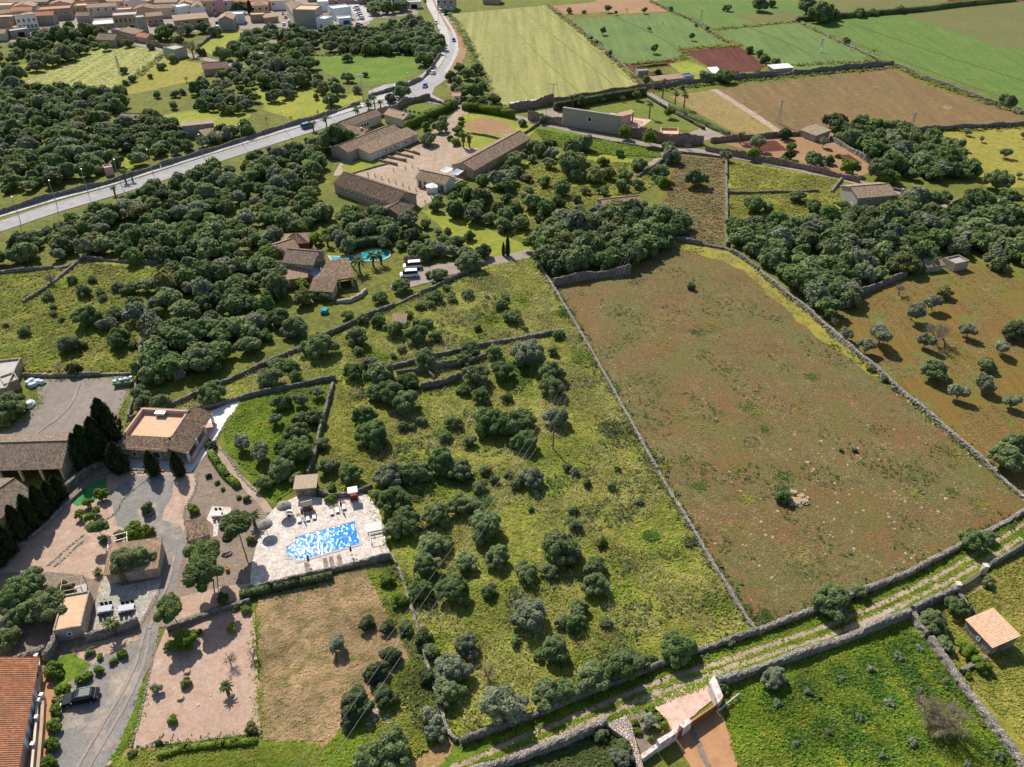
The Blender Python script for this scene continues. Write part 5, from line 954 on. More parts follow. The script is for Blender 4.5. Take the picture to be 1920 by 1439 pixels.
def house(label, fl, fr, D, h, roof='gx', wall=TAN, tile=TILE_BROWN, rise=1.6, wins=(), chim=(), y0=0.0, x0=0.0, W=None, over=.35, name='house', cat='house', doors=(), z0=0.0, group=None, frame=WHITE, floor=None, openfront=0, par=.5):
    A, B = G(*fl), G(*fr); d = B-A; W = W or d.length; rz = math.atan2(d.y, d.x); mid = (A+B)/2; ex = Vector((math.cos(rz), math.sin(rz), 0)); ey = Vector((-ex.y, ex.x, 0))
    t = thing(name, label, cat, mid+ex*x0+ey*y0+Vector((0, 0, z0)), rz, group); x = W/2; corr = ppm(max(fl[1], fr[1])) > 6.2
    mb = MB(); hb = {'sf': (h, h+rise), 'sb': (h+rise, h)}.get(roof, (h, h))
    if openfront:                                                     # open porch front: back and side walls, posts
        mb.box((0, D-.2, h/2), (W, .4, h)); mb.box((-x+.2, D/2, h/2), (.4, D-.8, h)); mb.box((x-.2, D/2, h/2), (.4, D-.8, h))
    else:
        top = [(-x, 0, hb[0]), (x, 0, hb[0]), (x, D, hb[1]), (-x, D, hb[1])]; bot = [(-x, 0, -.2), (x, 0, -.2), (x, D, -.2), (-x, D, -.2)]
        if roof == 'sl': top = [(-x, 0, h), (x, 0, h+rise), (x, D, h+rise), (-x, D, h)]
        if roof == 'sr': top = [(-x, 0, h+rise), (x, 0, h), (x, D, h), (-x, D, h+rise)]
        mb.mesh(bot+top, [(3, 2, 1, 0), (0, 1, 5, 4), (1, 2, 6, 5), (2, 3, 7, 6), (3, 0, 4, 7), (4, 5, 6, 7)])
    if roof == 'gx':
        for sx in (-x, x): mb.mesh([(sx, 0, h), (sx, D, h), (sx, D/2, h+rise)], [(0, 1, 2) if sx > 0 else (2, 1, 0)])
    if roof == 'gy':
        for sy in (0, D): mb.mesh([(-x, sy, h), (x, sy, h), (0, sy, h+rise)], [(0, 1, 2) if sy == 0 else (2, 1, 0)])
    if roof == 'flat':
        for c, s in (((0, .1, h+par/2), (W, .2, par)), ((0, D-.1, h+par/2), (W, .2, par)), ((-x+.1, D/2, h+par/2), (.2, D-.4, par)), ((x-.1, D/2, h+par/2), (.2, D-.4, par))): mb.box(c, s)
    mb.build('wall', wall, t)
    if openfront:
        for i in range(openfront):
            pm = MB(); px = -x+.3+(W-.6)*i/(openfront-1) if openfront > 1 else 0; pm.box((px, .25, h/2), (.4, .4, h)); pm.build('pillar', wall, t)
    r = MB(); o = over; u = .06
    if roof == 'gx':
        k = o*rise/(D/2); panel(r, (-x-o, -o, h-k+u), (x+o, -o, h-k+u), (x+o, D/2, h+rise+u), (-x-o, D/2, h+rise+u), corr); panel(r, (x+o, D+o, h-k+u), (-x-o, D+o, h-k+u), (-x-o, D/2, h+rise+u), (x+o, D/2, h+rise+u), corr)
        r.tube((-x-o, D/2, h+rise+.1), (x+o, D/2, h+rise+.1), .13, .13, 6)
    elif roof == 'gy':
        k = o*rise/x; panel(r, (-x-o, D+o, h-k+u), (-x-o, -o, h-k+u), (0, -o, h+rise+u), (0, D+o, h+rise+u), corr); panel(r, (x+o, -o, h-k+u), (x+o, D+o, h-k+u), (0, D+o, h+rise+u), (0, -o, h+rise+u), corr)
        r.tube((0, -o, h+rise+.1), (0, D+o, h+rise+.1), .13, .13, 6)
    elif roof == 'sf': k = o*rise/D; panel(r, (-x-o, -o, h-k+u), (x+o, -o, h-k+u), (x+o, D+o, h+rise+k+u), (-x-o, D+o, h+rise+k+u), corr)
    elif roof == 'sb': k = o*rise/D; panel(r, (x+o, D+o, h-k+u), (-x-o, D+o, h-k+u), (-x-o, -o, h+rise+k+u), (x+o, -o, h+rise+k+u), corr)
    elif roof == 'sl': k = o*rise/W; panel(r, (-x-o, D+o, h-k+u), (-x-o, -o, h-k+u), (x+o, -o, h+rise+k+u), (x+o, D+o, h+rise+k+u), corr)
    elif roof == 'sr': k = o*rise/W; panel(r, (x+o, -o, h-k+u), (x+o, D+o, h-k+u), (-x-o, D+o, h+rise+k+u), (-x-o, -o, h+rise+k+u), corr)
    elif roof == 'hip':
        q = min(D/2, x*.8); k = o*rise/q; e = h-k+u; tz = h+rise+u
        panel(r, (-x-o, -o, e), (x+o, -o, e), (x-q, D/2, tz), (-x+q, D/2, tz), corr); panel(r, (x+o, D+o, e), (-x-o, D+o, e), (-x+q, D/2, tz), (x-q, D/2, tz), corr)
        panel(r, (-x-o, D+o, e), (-x-o, -o, e), (-x+q, D/2, tz), (-x+q, D/2, tz+.001), False); panel(r, (x+o, -o, e), (x+o, D+o, e), (x-q, D/2, tz), (x-q, D/2, tz+.001), False)
    elif roof == 'flat': r.box((0, D/2, h+.04), (W-.44, D-.44, .07))
    if r.v: r.build('roof', (floor or TERRA) if roof == 'flat' else tile, t)
    for kk, lst in (('window', wins), ('door', doors)):
        for wn in lst:
            f, uu, z, ww, hh = wn[:5]; m = wn[5] if len(wn) > 5 else GLASS; bm_ = MB(); pm = MB()
            if f == 'f': c = (-x+uu*W, 0, z+hh/2); nx, ny, tx, ty = 0, -1, 1, 0
            elif f == 'r': c = (x, uu*D, z+hh/2); nx, ny, tx, ty = 1, 0, 0, 1
            else: c = (-x, uu*D, z+hh/2); nx, ny, tx, ty = -1, 0, 0, 1
            def bx(m_, cx, cz, sw, sh, dep, out): m_.box((c[0]+tx*cx+nx*out, c[1]+ty*cx+ny*out, c[2]+cz), (abs(tx)*sw+abs(nx)*dep, abs(ty)*sw+abs(ny)*dep, sh))
            if m is GLASS and kk == 'window':
                for cx, cz, sw, sh in ((-ww/2-.08, 0, .16, hh+.32), (ww/2+.08, 0, .16, hh+.32), (0, hh/2+.08, ww, .16), (0, -hh/2-.08, ww, .16)): bx(bm_, cx, cz, sw, sh, .1, .03)
                fo = bm_.build('window', frame, t); bx(pm, 0, 0, ww, hh, .06, .012); pm.build('pane', GLASS, fo)
            else: bx(pm, 0, 0, ww, hh, .1, .04); pm.build(kk, m, t)
    for cx, cy, ch in chim:
        cm = MB(); cm.box((cx, cy, ch/2+h*.5), (.6, .6, ch+h)); cm.box((cx, cy, ch+h+.06), (.8, .8, .14)); cm.build('chimney', wall, t)
    return t
def W_(n, z, w=1.0, hh=1.3, m=None, a=.12, b=.88, f='f'):
    return [(f, a+(b-a)*(i/(n-1) if n > 1 else .5), z, w, hh)+((m,) if m else ()) for i in range(n)]
# --- near: the flat roofed house with its porch
A, B = G(230, 861), G(320, 866); d = B-A; rz = math.atan2(d.y, d.x); Wd = d.length; D = 11.5
t = thing('country_house', 'stone house with a sunken terracotta roof terrace, tiled eaves and a pillared porch', 'house', (A+B)/2, rz); x = Wd/2
mb = MB(); mb.box((0, D/2, 1.45), (Wd, D, 2.9)); mb.build('wall', STONE_FINE, t)
mb = MB(); mb.box((0, D/2+.6, 2.97), (Wd-.7, D-4.2, .1)); mb.build('terrace_floor', TERRA, t)
mb = MB()
for c, s in (((0, D-1.5, 3.45), (Wd, .3, 1.1)), ((-x+.15, D/2+.6, 3.45), (.3, D-4.5, 1.1)), ((x-.15, D/2+.3, 3.35), (.3, D-4.9, .9))): mb.box(c, s)
mb.build('parapet', PINKR, t)
mb = MB(); panel(mb, (-x-.4, -.45, 2.75), (x+.2, -.45, 2.75), (x+.2, 2.6, 3.6), (-x-.4, 2.6, 3.6), True); mb.build('eaves_roof', TILE_BROWN, t)
mb = MB(); panel(mb, (x+.2, D+.4, 2.8), (-x-.4, D+.4, 2.8), (-x-.4, D-1.4, 3.95), (x+.2, D-1.4, 3.95), True); mb.build('eaves_roof', TILE_GREY, t)
mb = MB(); panel(mb, (x+4.0, -.5, 2.45), (x+4.0, D+.3, 2.45), (x+.1, D+.3, 3.7), (x+.1, -.5, 3.7), True); mb.build('porch_roof', TILE_BROWN, t)
mb = MB(); mb.box((x+2.2, D/2-.4, .2), (4.4, D, .5)); mb.build('porch_floor', PINKR, t)
for cy in (.0, D*.33, D*.66, D-.2): mb = MB(); mb.box((x+3.7, cy, 1.4), (.42, .42, 2.2)); mb.build('pillar', WHITE, t)
mb = MB(); mb.box((x+4.1, D*.3, .8), (.25, D*.55, .8)); mb.build('porch_wall', CREAM, t)
for u, wz, ww, hh in ((-1.8, 1.1, .5, .8), (2.3, .8, 1.1, 1.3)):
    mb = MB(); 
    for cx, cz, sw, sh in ((-ww/2-.14, 0, .28, hh+.56), (ww/2+.14, 0, .28, hh+.56), (0, hh/2+.14, ww, .28), (0, -hh/2-.14, ww, .28)): mb.box((u+cx, -.03, wz+hh/2+cz), (sw, .14, sh))
    f = mb.build('window', CREAM, t); mb = MB(); mb.box((u, -.02, wz+hh/2), (ww, .06, hh)); mb.build('pane', GLASS, f)
mb = MB(); mb.lathe((-x-.2, 1.6, 3.4), [(.0, .5), (.2, .5), (.22, 0), (0, 0)], 8); mb.lathe((x-.2, 2.2, 3.5), [(0, .4), (.18, .4), (.2, 0), (0, 0)], 8); mb.build('roof_vent', BLACK, t)
mb = MB(); mb.box((-.6, D-2.2, 3.5), (1.7, .7, .6)); mb.box((-.6, D-2.2, 3.84), (1.9, .9, .08)); mb.build('roof_tank', METAL, t)
mb = MB()
for i in range(9): a = i*.7; mb.box((-x-1.0+.7*math.cos(a), 2.6+.7*math.sin(a), .3+i*.33), (.9, .3, .06), a)
mb.tube((-x-1, 2.6, 0), (-x-1, 2.6, 3.4), .06, .06, 6); mb.build('spiral_stair', WHITE, t)
mb = MB(); mb.box((-.5, -2.7, .1), (Wd+1, .35, .45)); mb.box((.5, -3.2, .1), (1.3, .8, .2)); mb.build('terrace_wall', STONE_PALE, t)
house('long farm barn with weathered tile roof and open pillared front', (-75, 906), (124, 900), 9.5, 3.0, 'gx', CREAM, TILE_GREY, 2.0, name='barn', cat='barn', openfront=6)
house('hip roofed tile cottage behind the dark row of cypresses', (-12, 1012), (72, 950), 8, 3.0, 'gx', CREAM, TILE_GREY, 1.6, chim=((2.5, 3.4, 1.0),))
house('little stone hut with pale plank roof behind the pool deck', (557, 933), (593, 930), 3.2, 1.9, 'sb', STONE_PALE, WOODL, .25, name='pool_hut', cat='hut')
house('small tiled well house beside the white dining terrace', (361, 1030), (396, 1019), 3.5, 2.1, 'sf', STONE_FINE, TILE_BROWN, .7, name='well_house', cat='shed', over=.2)
house('square stone shed half covered by a spreading tree, tan tile roof', (206, 1096), (301, 1083), 5.2, 2.3, 'sf', STONE_FINE, TILE_TAN, .9, name='stone_shed', cat='shed', over=.25, doors=[('f', .3, 0, .9, 1.9, WOOD)])
house('ruined block with flat orange roof and thick stone edge by the patio', (110, 1204), (162, 1195), 6.5, 2.3, 'flat', STONE_FINE, name='ruined_outbuilding', cat='outbuilding', floor=TERRA, par=.3, wins=[('f', .5, 1.1, .4, .5)])
house('long low house with bright terracotta roof at the photo corner', (37, 1490), (80, 1258), 8.5, 2.5, 'gx', PINKR, TILE_RED, 1.9, doors=[('f', u, 0, .9, 2.0, BLUEW) for u in (.35, .45, .55, .65, .75)], wins=[('f', .9, 1, .9, 1)])
AMP[0] = .015
house('little stone hut with bright orange roof beside the rubble wall', (1803, 1182), (1850, 1232), 4.4, 2.3, 'sf', STONE_PALE, TILE_PINK, .7, name='stone_hut', cat='hut', over=.18, wins=[('f', .55, 1.2, .3, .4)], doors=[('r', .45, 0, .9, 1.9, WOOD)])
AMP[0] = .045
# --- villa with the curved pool
house('main two-storey stone block of the pool villa with old tile roof', (537, 522), (591, 527), 7.5, 4.6, 'gx', STONE_FINE, TILE_GREY, 1.7, wins=[('f', .55, 3, .7, .8)], chim=((3.5, 3.5, 1.2),), name='villa')
house('tall gabled end block of the pool villa', (594, 521), (611, 518), 5.5, 4.8, 'gy', STONE_FINE, TILE_GREY, 1.2, name='villa_wing')
house('low front room of the pool villa with tan tiles', (531, 542), (578, 537), 4, 2.6, 'sf', TAN, TILE_TAN, .7, wins=[('f', .2, .9, .8, .8)], name='villa_annex')
house('rear wing of the pool villa with pinkish tiles', (533, 494), (562, 484), 6, 3.2, 'gx', TAN, TILE_TAN, 1.2, name='villa_wing')
house('dark red annex with hipped roof behind the pool villa', (531, 474), (580, 471), 6, 2.6, 'hip', DARKR, TILE_BROWN, 1.3, name='villa_annex')
house('open cart shed of the pool villa with a broad sloping roof', (612, 546), (664, 538), 7.5, 2.8, 'sf', STONE_FINE, TILE_BROWN, 1.3, name='cart_shed', cat='shed', openfront=3)
house('low front shed of the pool villa beside the cart shed', (584, 561), (625, 563), 4.5, 2.4, 'sf', STONE_FINE, TILE_BROWN, 1.0, name='shed', cat='shed')
house('narrow dark metal roofed corridor between villa and cart shed', (608, 538), (620, 530), 7, 2.6, 'sl', GREYR, METAL, .5, name='corridor', cat='outbuilding')
wall('low curved wall of the overgrown pen beside the cart shed', [(632, 568), (655, 567), (678, 556), (686, 546)], 1.0, .9, STONE_FINE)
wall('reddish garden wall by the vans', [(758, 495), (785, 492), (804, 488)], 1.8, .4, STONE_RED)
# --- stables compound
house('low tiled lean-to along the front of the long stable', (694, 303), (784, 265), 5, 2.7, 'sf', CREAM, TILE_BROWN, 1.1, name='stable_lean_to', cat='stable', doors=[('f', u, 0, 1.0, 1.9, BLUEW) for u in (.05, .12, .2, .63, .82, .95)], wins=[('f', u, 1.1, .7, .8) for u in (.33, .42, .52, .73)])
house('long high stable roof behind the tiled lean-to', (694, 303), (784, 265), 8, 3.4, 'gx', GREYR, TILE_BROWN, 1.5, y0=5.4, x0=-3.5, W=(G(784, 265)-G(694, 303)).length+2, name='stable', cat='stable')
house('back wing of the courtyard house with tan tile roof', (650, 256), (716, 231), 6, 3.2, 'gx', CREAM, TILE_BROWN, 1.4, wins=W_(6, 1.0, .9, 1.1, None, .2, .6), name='courtyard_house')
house('side wing of the courtyard house by the green pool', (722, 230), (757, 240), 6, 3.2, 'gx', CREAM, TILE_TAN, 1.3, chim=((3, 2, 1.2),), name='courtyard_wing')
house('dark tiled short wing at the end of the courtyard house', (648, 262), (682, 270), 6, 3.2, 'gx', CREAM, TILE_BROWN, 1.3, chim=((2, 2, 1.4),), name='courtyard_wing')
house('old stable with long tile roof and blue barn door at the compound corner', (629, 363), (742, 403), 9, 3.2, 'gx', TAN, TILE_BROWN, 2.2, doors=[('r', .4, 0, 3.2, 3.0, BLUEW)], name='old_stable', cat='stable', wins=W_(9, 1.6, .8, .8, None, .1, .9))
house('small tiled shed jutting from the old stable', (714, 407), (748, 417), 7, 2.4, 'gy', TAN, TILE_BROWN, 1.3, name='shed', cat='shed')
house('white fronted stable row with horse doors in the dirt yard', (782, 350), (836, 362), 5.5, 2.8, 'gx', WHITE, TILE_BROWN, 1.5, doors=[('f', u, 0, 1.1, 2.1, WOOD) for u in (.12, .3, .5, .7, .88)], name='stable_row', cat='stable')
house('very long tiled barn on the far side of the dirt yard', (889, 336), (994, 275), 8.5, 3.0, 'gx', TAN, TILE_BROWN, 1.7, name='long_barn', cat='barn', doors=[('l', .5, 0, 2.4, 2.4, WOOD)])
house('white guard hut with orange tile roof at the road corner', (851, 193), (863, 193), 3.5, 2.8, 'gx', WHITE, TILE_PINK, .8, name='guard_hut', cat='hut', wins=[('f', .55, 1, .8, .9)])
# --- finca, cottages and sheds further out
t = house('tall blank grey rendered facade of the finca along the lane', (1054, 236), (1161, 253), 1.0, 6.6, 'flat', GREYR, wins=[('f', .48, 3.2, 1.2, 1.4)], name='finca_facade', cat='building', floor=GREYR, par=.1)
wall('reddish wall along the lane beyond the grey facade', [(1162, 253), (1210, 262), (1262, 273), (1318, 270)], 3.4, .5, STONE_RED)
wall('wall along the lane before the grey facade', [(990, 226), (1020, 231), (1053, 236)], 3.0, .5, STONE_RED)
house('small pink pool house with chimney on the finca terrace', (1158, 233), (1182, 234), 4.5, 2.6, 'sl', PINKR, TILE_TAN, 1.4, chim=((3, 2, 1.4),), name='pool_house')
house('sunken terracotta court beside the finca driveway', (1240, 258), (1273, 259), 7, .4, 'flat', PINKR, name='terracotta_court', cat='terrace', par=1.0, floor=TERRA)
house('old farm cottage with lichen tiles among the olives', (1604, 391), (1674, 385), 9.5, 3.3, 'gx', GREYR, TILE_GREY, 1.5, chim=((-3, 5, .9),), name='farm_cottage', cat='cottage', wins=[('f', .3, 1.6, .7, .9)])
house('low lean-to with chimney at the end of the old farm cottage', (1675, 386), (1690, 383), 5, 2.2, 'sr', GREYR, TILE_GREY, .8, chim=((1.4, .8, 2.2),), name='lean_to', cat='outbuilding')
house('cottage with tan tile roof hidden in the orchard', (1134, 410), (1202, 403), 7.5, 2.8, 'gx', TAN, TILE_TAN, 1.5, name='cottage', cat='cottage')
house('small ruined stone hut with a tile roof above the orchard', (1735, 512), (1766, 508), 4, 1.8, 'gx', STONE_FINE, TILE_GREY, .9, name='ruined_hut', cat='hut')
house('roofless stone hut shell above the orchard', (1786, 511), (1812, 505), 3.5, 2.0, 'flat', STONE_FINE, name='ruined_hut', cat='hut', floor=GREYR)
house('grey roofed shed with pale blue wall in the walled kitchen garden', (1527, 267), (1553, 261), 7, 2.4, 'sl', GREYR, TILE_GREY, .8, name='garden_shed', cat='shed')
house('big blue-grey shed wall beside the main road', (346, 259), (404, 253), 6, 3.6, 'sb', GREYR, TILE_GREY, .6, name='roadside_shed', cat='shed')
house('small ruin with tile roof beside the blue-grey road shed', (388, 268), (416, 262), 5, 2.2, 'sf', GREYR, TILE_BROWN, .8, name='ruined_hut', cat='hut')
house('shed with rust brown roof among the olives below the village', (384, 143), (430, 139), 9, 2.8, 'gx', TAN, tile_mat('rust_brown_roof', ((.16, .08, .06), (.22, .12, .09), (.13, .08, .06))), 1.5, name='shed', cat='shed')
house('plain concrete box house beside the lane', (331, 112), (353, 106), 8, 4.0, 'flat', CONC, name='box_house', floor=CONC)
house('tan gabled barn at the head of the white flowered field', (184, 88), (217, 89), 8, 3.4, 'gx', TAN, TILE_BROWN, 2.0, name='barn', cat='barn', doors=[('r', .4, 0, 2, 2.4, WOOD)])
house('grey roofed hut sunk in the wood above the road', (228, 236), (266, 236), 6, 2.4, 'gx', CREAM, TILE_GREY, 1.2, name='hut', cat='hut', doors=[('f', .3, 0, 1, 1.8, WOOD), ('f', .7, 0, 1, 1.8, WOOD)])
house('tiny brick hut on the road verge', (200, 331), (215, 328), 3, 2.3, 'flat', PINKR, name='brick_hut', cat='hut', floor=CONC)
house('crumbling grey shed roofs in the wood above the road', (164, 232), (204, 224), 5, 1.8, 'sf', GREYR, TILE_GREY, .6, name='shed', cat='shed')
house('cream walled hut below the grey block in the trees', (479, 118), (497, 115), 5, 3.0, 'flat', CREAM, name='hut', cat='hut', floor=TERRA)
house('low stone shed with patched roof below the grey block', (488, 93), (520, 91), 4, 2.4, 'sf', STONE_FINE, TILE_GREY, .5, name='shed', cat='shed')
house('long tan garden shed on the wall above the golden grass', (1226, 164), (1280, 158), 4, 2.6, 'sf', TAN, TILE_TAN, .6, name='garden_shed', cat='shed')
house('small block shed with blue tarpaulin on the wall', (1283, 158), (1300, 156), 4, 2.8, 'flat', CONC, name='block_shed', cat='shed', floor=plain('blue_tarp', (.05, .12, .45)))
house('white roofed shed between bushes beside the ploughed plot', (1336, 148), (1352, 147), 6, 2.2, 'sf', CREAM, WHITE, .9, name='white_shed', cat='shed')
house('long shed with white sheet roof at the dry field wall', (1449, 141), (1485, 138), 5, 2.6, 'sf', TAN, WHITE, .3, name='white_roofed_shed', cat='shed')
house('dark vegetable garden shed by the pale crop field', (1196, 145), (1215, 144), 4, 2.2, 'flat', GREYR, name='garden_shed', cat='shed', floor=GREYR)
house('old greenhouse shell with grey slatted roof by the gravel yard', (-70, 756), (20, 745), 11, 1.9, 'flat', STONE_FINE, name='greenhouse', cat='greenhouse', floor=CONC)
house('little block shed in front of the greenhouse shell', (14, 738), (42, 728), 3.5, 1.8, 'flat', STONE_FINE, name='block_shed', cat='shed', floor=CONC)
house('small hut with a pale tent roof in the wood beside the stable', (521, 402), (533, 401), 3, 2.0, 'gx', CREAM, TILE_TAN, .8, name='tented_hut', cat='hut')
house('stub of stone ruin under the bushes at the meadow top', (328, 715), (348, 707), 2.5, 1.8, 'flat', STONE_PALE, name='ruined_hut', cat='hut', floor=CONC)
house('collapsed tile hut among olives in the upper meadow', (737, 612), (760, 612), 2.5, 1.0, 'sf', STONE_FINE, TILE_TAN, .6, name='ruined_hut', cat='hut')
# --- the village: front row as it shows, then packed rows behind
V = []
def vh(label, fl, fr, D, h, roof, wall, tile=TILE_BROWN, rise=1.3, **k): V.append((G(*fl), G(*fr), D)); house(label, fl, fr, D, h, roof, wall, tile, rise, **k)
S = 'village '
vh('white two-storey village house with green shutters and a balcony', (36, 58), (74, 54), 8, 6.2, 'sb', WHITE, TILE_BROWN, 1, wins=W_(5, .8, .9, 1.6, GREENSH)+W_(4, 3.8, .9, 1.5, plain('brown_shutter', (.2, .1, .07))))
vh('broad grey stone village barn with a green arched door and red roof terrace', (76, 40), (137, 36), 10, 5.2, 'flat', STONE_FINE, floor=TILE_RED, doors=[('f', .18, 0, 2.2, 2.8, GREENSH)], wins=[('f', .55, 3, .8, 1), ('f', .8, 3, .8, 1)], name='village_barn', cat='barn')
vh('low tan barn at the village corner of the photo', (-10, 78), (13, 77), 7, 3.6, 'gx', CREAM, TILE_TAN, name='village_barn', cat='barn')
vh('low grey flat outbuilding below the shuttered house', (22, 73), (58, 68), 6, 3.2, 'flat', GREYR, floor=CONC, doors=[('f', .55, 0, 3, 2.4, BLACK)], name='outbuilding', cat='outbuilding')
vh('long brown shed with tile edge at the village corner', (-20, 57), (21, 54), 6, 4.2, 'sb', TAN, TILE_BROWN)
vh('small pink village house above the brown shed', (7, 42), (31, 39), 7, 4.4, 'gx', PINKR, TILE_TAN, wins=W_(2, 2.5))
vh('grey shed with gabled roof beyond the stone barn', (146, 44), (170, 43), 7, 3.6, 'gx', GREYR, TILE_BROWN)
vh('tan terrace house with four dark windows and a sunlit roof', (168, 33), (222, 30), 8, 5, 'gx', CREAM, TILE_TAN, wins=W_(4, 3, .9, 1.3))
vh('low porch building with bluish fascia in the village front row', (178, 57), (219, 54), 5, 2.8, 'sf', TAN, BLUEW, .5)
vh('big tan house with a row of five green shutters', (217, 57), (262, 54), 9, 6.6, 'flat', TAN, floor=CONC, wins=W_(5, 3.6, 1.1, 1.7, GREENSH)+W_(2, .6, 2.4, 1.4, GLASS, .2, .7))
vh('narrow blank tower house in the village front row', (264, 64), (280, 62), 7, 7.4, 'flat', GREYR, floor=CONC, wins=[('f', .6, .8, .6, .8)])
vh('tan house with three dark windows beside the tower house', (280, 49), (308, 46), 8, 4.6, 'gx', TAN, TILE_TAN, wins=W_(3, 1.2))
vh('long low village shed with wide tile roof above the gardens', (330, 52), (393, 46), 8, 3.4, 'sf', TAN, TILE_TAN, 1.0, doors=[('f', .3, 0, 3, 2.4, BLACK), ('f', .75, 0, 3, 2.4, BLACK)])
vh('bright white village house with one dark window', (338, 35), (361, 31), 7, 5.4, 'flat', WHITE, floor=WHITE, wins=[('f', .75, 1.5, .8, 1)])
vh('gabled white village house with grey front wall', (361, 32), (387, 31), 8, 4.8, 'gy', WHITE, TILE_TAN, 1.8, wins=W_(3, 4.8, .5, .5, None, .4, .6))
vh('tall pink stone village house with four windows', (385, 29), (406, 27), 8, 7, 'gx', PINKR, TILE_BROWN, wins=W_(2, 1.2, .9, 1.6)+W_(2, 4.2, .9, 1.6))
vh('narrow house with a pink upper storey and white base', (406, 26), (423, 24), 7, 6.5, 'flat', plain('rose_render', (.62, .34, .33)), floor=PINKR)
vh('grey gabled warehouse with blank front facing the meadow', (413, 58), (440, 57), 12, 5.4, 'gy', GREYR, TILE_TAN, 1.6, name='warehouse', cat='warehouse')
vh('pale blue flat roofed house behind the grey warehouse', (426, 46), (458, 45), 7, 4.6, 'flat', BLUEW, floor=BLUEW)
vh('ochre villa with hipped roof and shaded balcony', (473, 28), (505, 26), 8, 4.6, 'hip', OCHRE, TILE_TAN, 1.6, wins=W_(3, 2, 1.1, 1.5))
vh('pair of plain tan garages below the ochre villa', (471, 43), (497, 42), 6, 3.6, 'flat', TAN, floor=TERRA)
vh('low tan garage with sloping roof by the parked cars', (498, 45), (523, 42), 6, 3.0, 'sf', TAN, TILE_TAN, .7)
vh('high grey-white block with brown gable roof and ochre terrace', (553, 50), (595, 51), 12, 8.0, 'flat', GREYR, floor=OCHRE, wins=[('r', .5, 4, 1.2, 1.4), ('r', .8, 1, 1, 1.2)], name='apartment_block', cat='building')
vh('brown roofed street wing of the grey-white block', (539, 30), (553, 50), 8, 6.5, 'gx', CREAM, TILE_BROWN, 1.2, name='apartment_wing')
vh('small white flat roofed annex beside the grey-white block', (594, 53), (612, 55), 7, 4.6, 'flat', WHITE, floor=WHITE, doors=[('f', .5, 0, .9, 2, WOOD)])
vh('white stepped house behind the grey-white block', (598, 23), (618, 22), 7, 5, 'flat', BLUEW, floor=WHITE, wins=W_(2, 2.4))
vh('white house with external stair left of the garages', (598, 38), (626, 36), 4, 2.2, 'flat', CREAM, floor=TERRA)
vh('white cubic house with rooftop room beside the parked cars', (627, 39), (660, 35), 9, 5.6, 'flat', BLUEW, floor=BLUEW, wins=[('l', .5, 2, 1, 1.6)])
vh('white garage with open blue front below the cubic house', (636, 48), (660, 46), 6, 3.0, 'flat', WHITE, floor=WHITE, doors=[('f', .6, 0, 3.4, 2.2, plain('blue_door', (.05, .1, .3)))], name='garage', cat='garage')
vh('white bluish corner house under tall trees', (736, 18), (757, 17), 8, 6, 'flat', BLUEW, floor=WHITE, wins=W_(2, 1, 1, 1.5)+W_(2, 3.6, 1, 1.5))
vh('white garage with a dark arch by the main road', (766, 17), (790, 16), 6, 3.2, 'flat', WHITE, floor=CREAM, doors=[('f', .45, 0, 3.4, 2.3, BLACK)], name='garage', cat='garage')
vh('blue-grey and brown town house across the main road', (820, 20), (850, 21), 9, 6.4, 'flat', GREYR, floor=CONC, wins=W_(3, .8, 1.6, 1.6, BLUEW)+W_(3, 3.8, 1.2, 1.4))
vh('brown industrial shed beyond the town house', (905, 8), (935, 9), 9, 3.5, 'gx', TAN, TILE_BROWN)
vh('reddish cottage at the bend of the village lane', (258, 80), (278, 83), 5, 3, 'gx', PINKR, TILE_RED)
vh('long tan lane house with dark windows facing the field', (228, 72), (256, 79), 5, 3.6, 'sf', TAN, TILE_BROWN, .8, wins=W_(3, 1.2, .7, .9))
vh('low lane house with purple awning in the village', (211, 68), (226, 69), 5, 2.8, 'flat', TAN, floor=plain('mauve_awning', (.3, .22, .35)))
wall('stone wall along the village lane', [(282, 85), (310, 92), (345, 98)], 2.2, .5, STONE_RED)
wall('stone wall beside the bright village meadow', [(372, 90), (395, 72), (415, 60)], 1.4, .6)
n = 0; mats = [TAN, CREAM, PINKR, TAN, GREYR, WHITE, STONE_FINE, OCHRE]; tl = [TILE_TAN, TILE_BROWN, TILE_TAN, TILE_RED, TILE_GREY]
WN = {'tan_render': 'tan', 'cream_render': 'cream', 'pink_render': 'pinkish', 'grey_render': 'grey', 'white_paint': 'white', 'house_rubble_stone': 'rubble stone', 'ochre_render': 'ochre'}; TN = {'tan_tiles': 'tan tiled', 'weathered_tiles': 'brown tiled', 'terracotta_tiles': 'red tiled', 'lichen_tiles': 'grey tiled'}
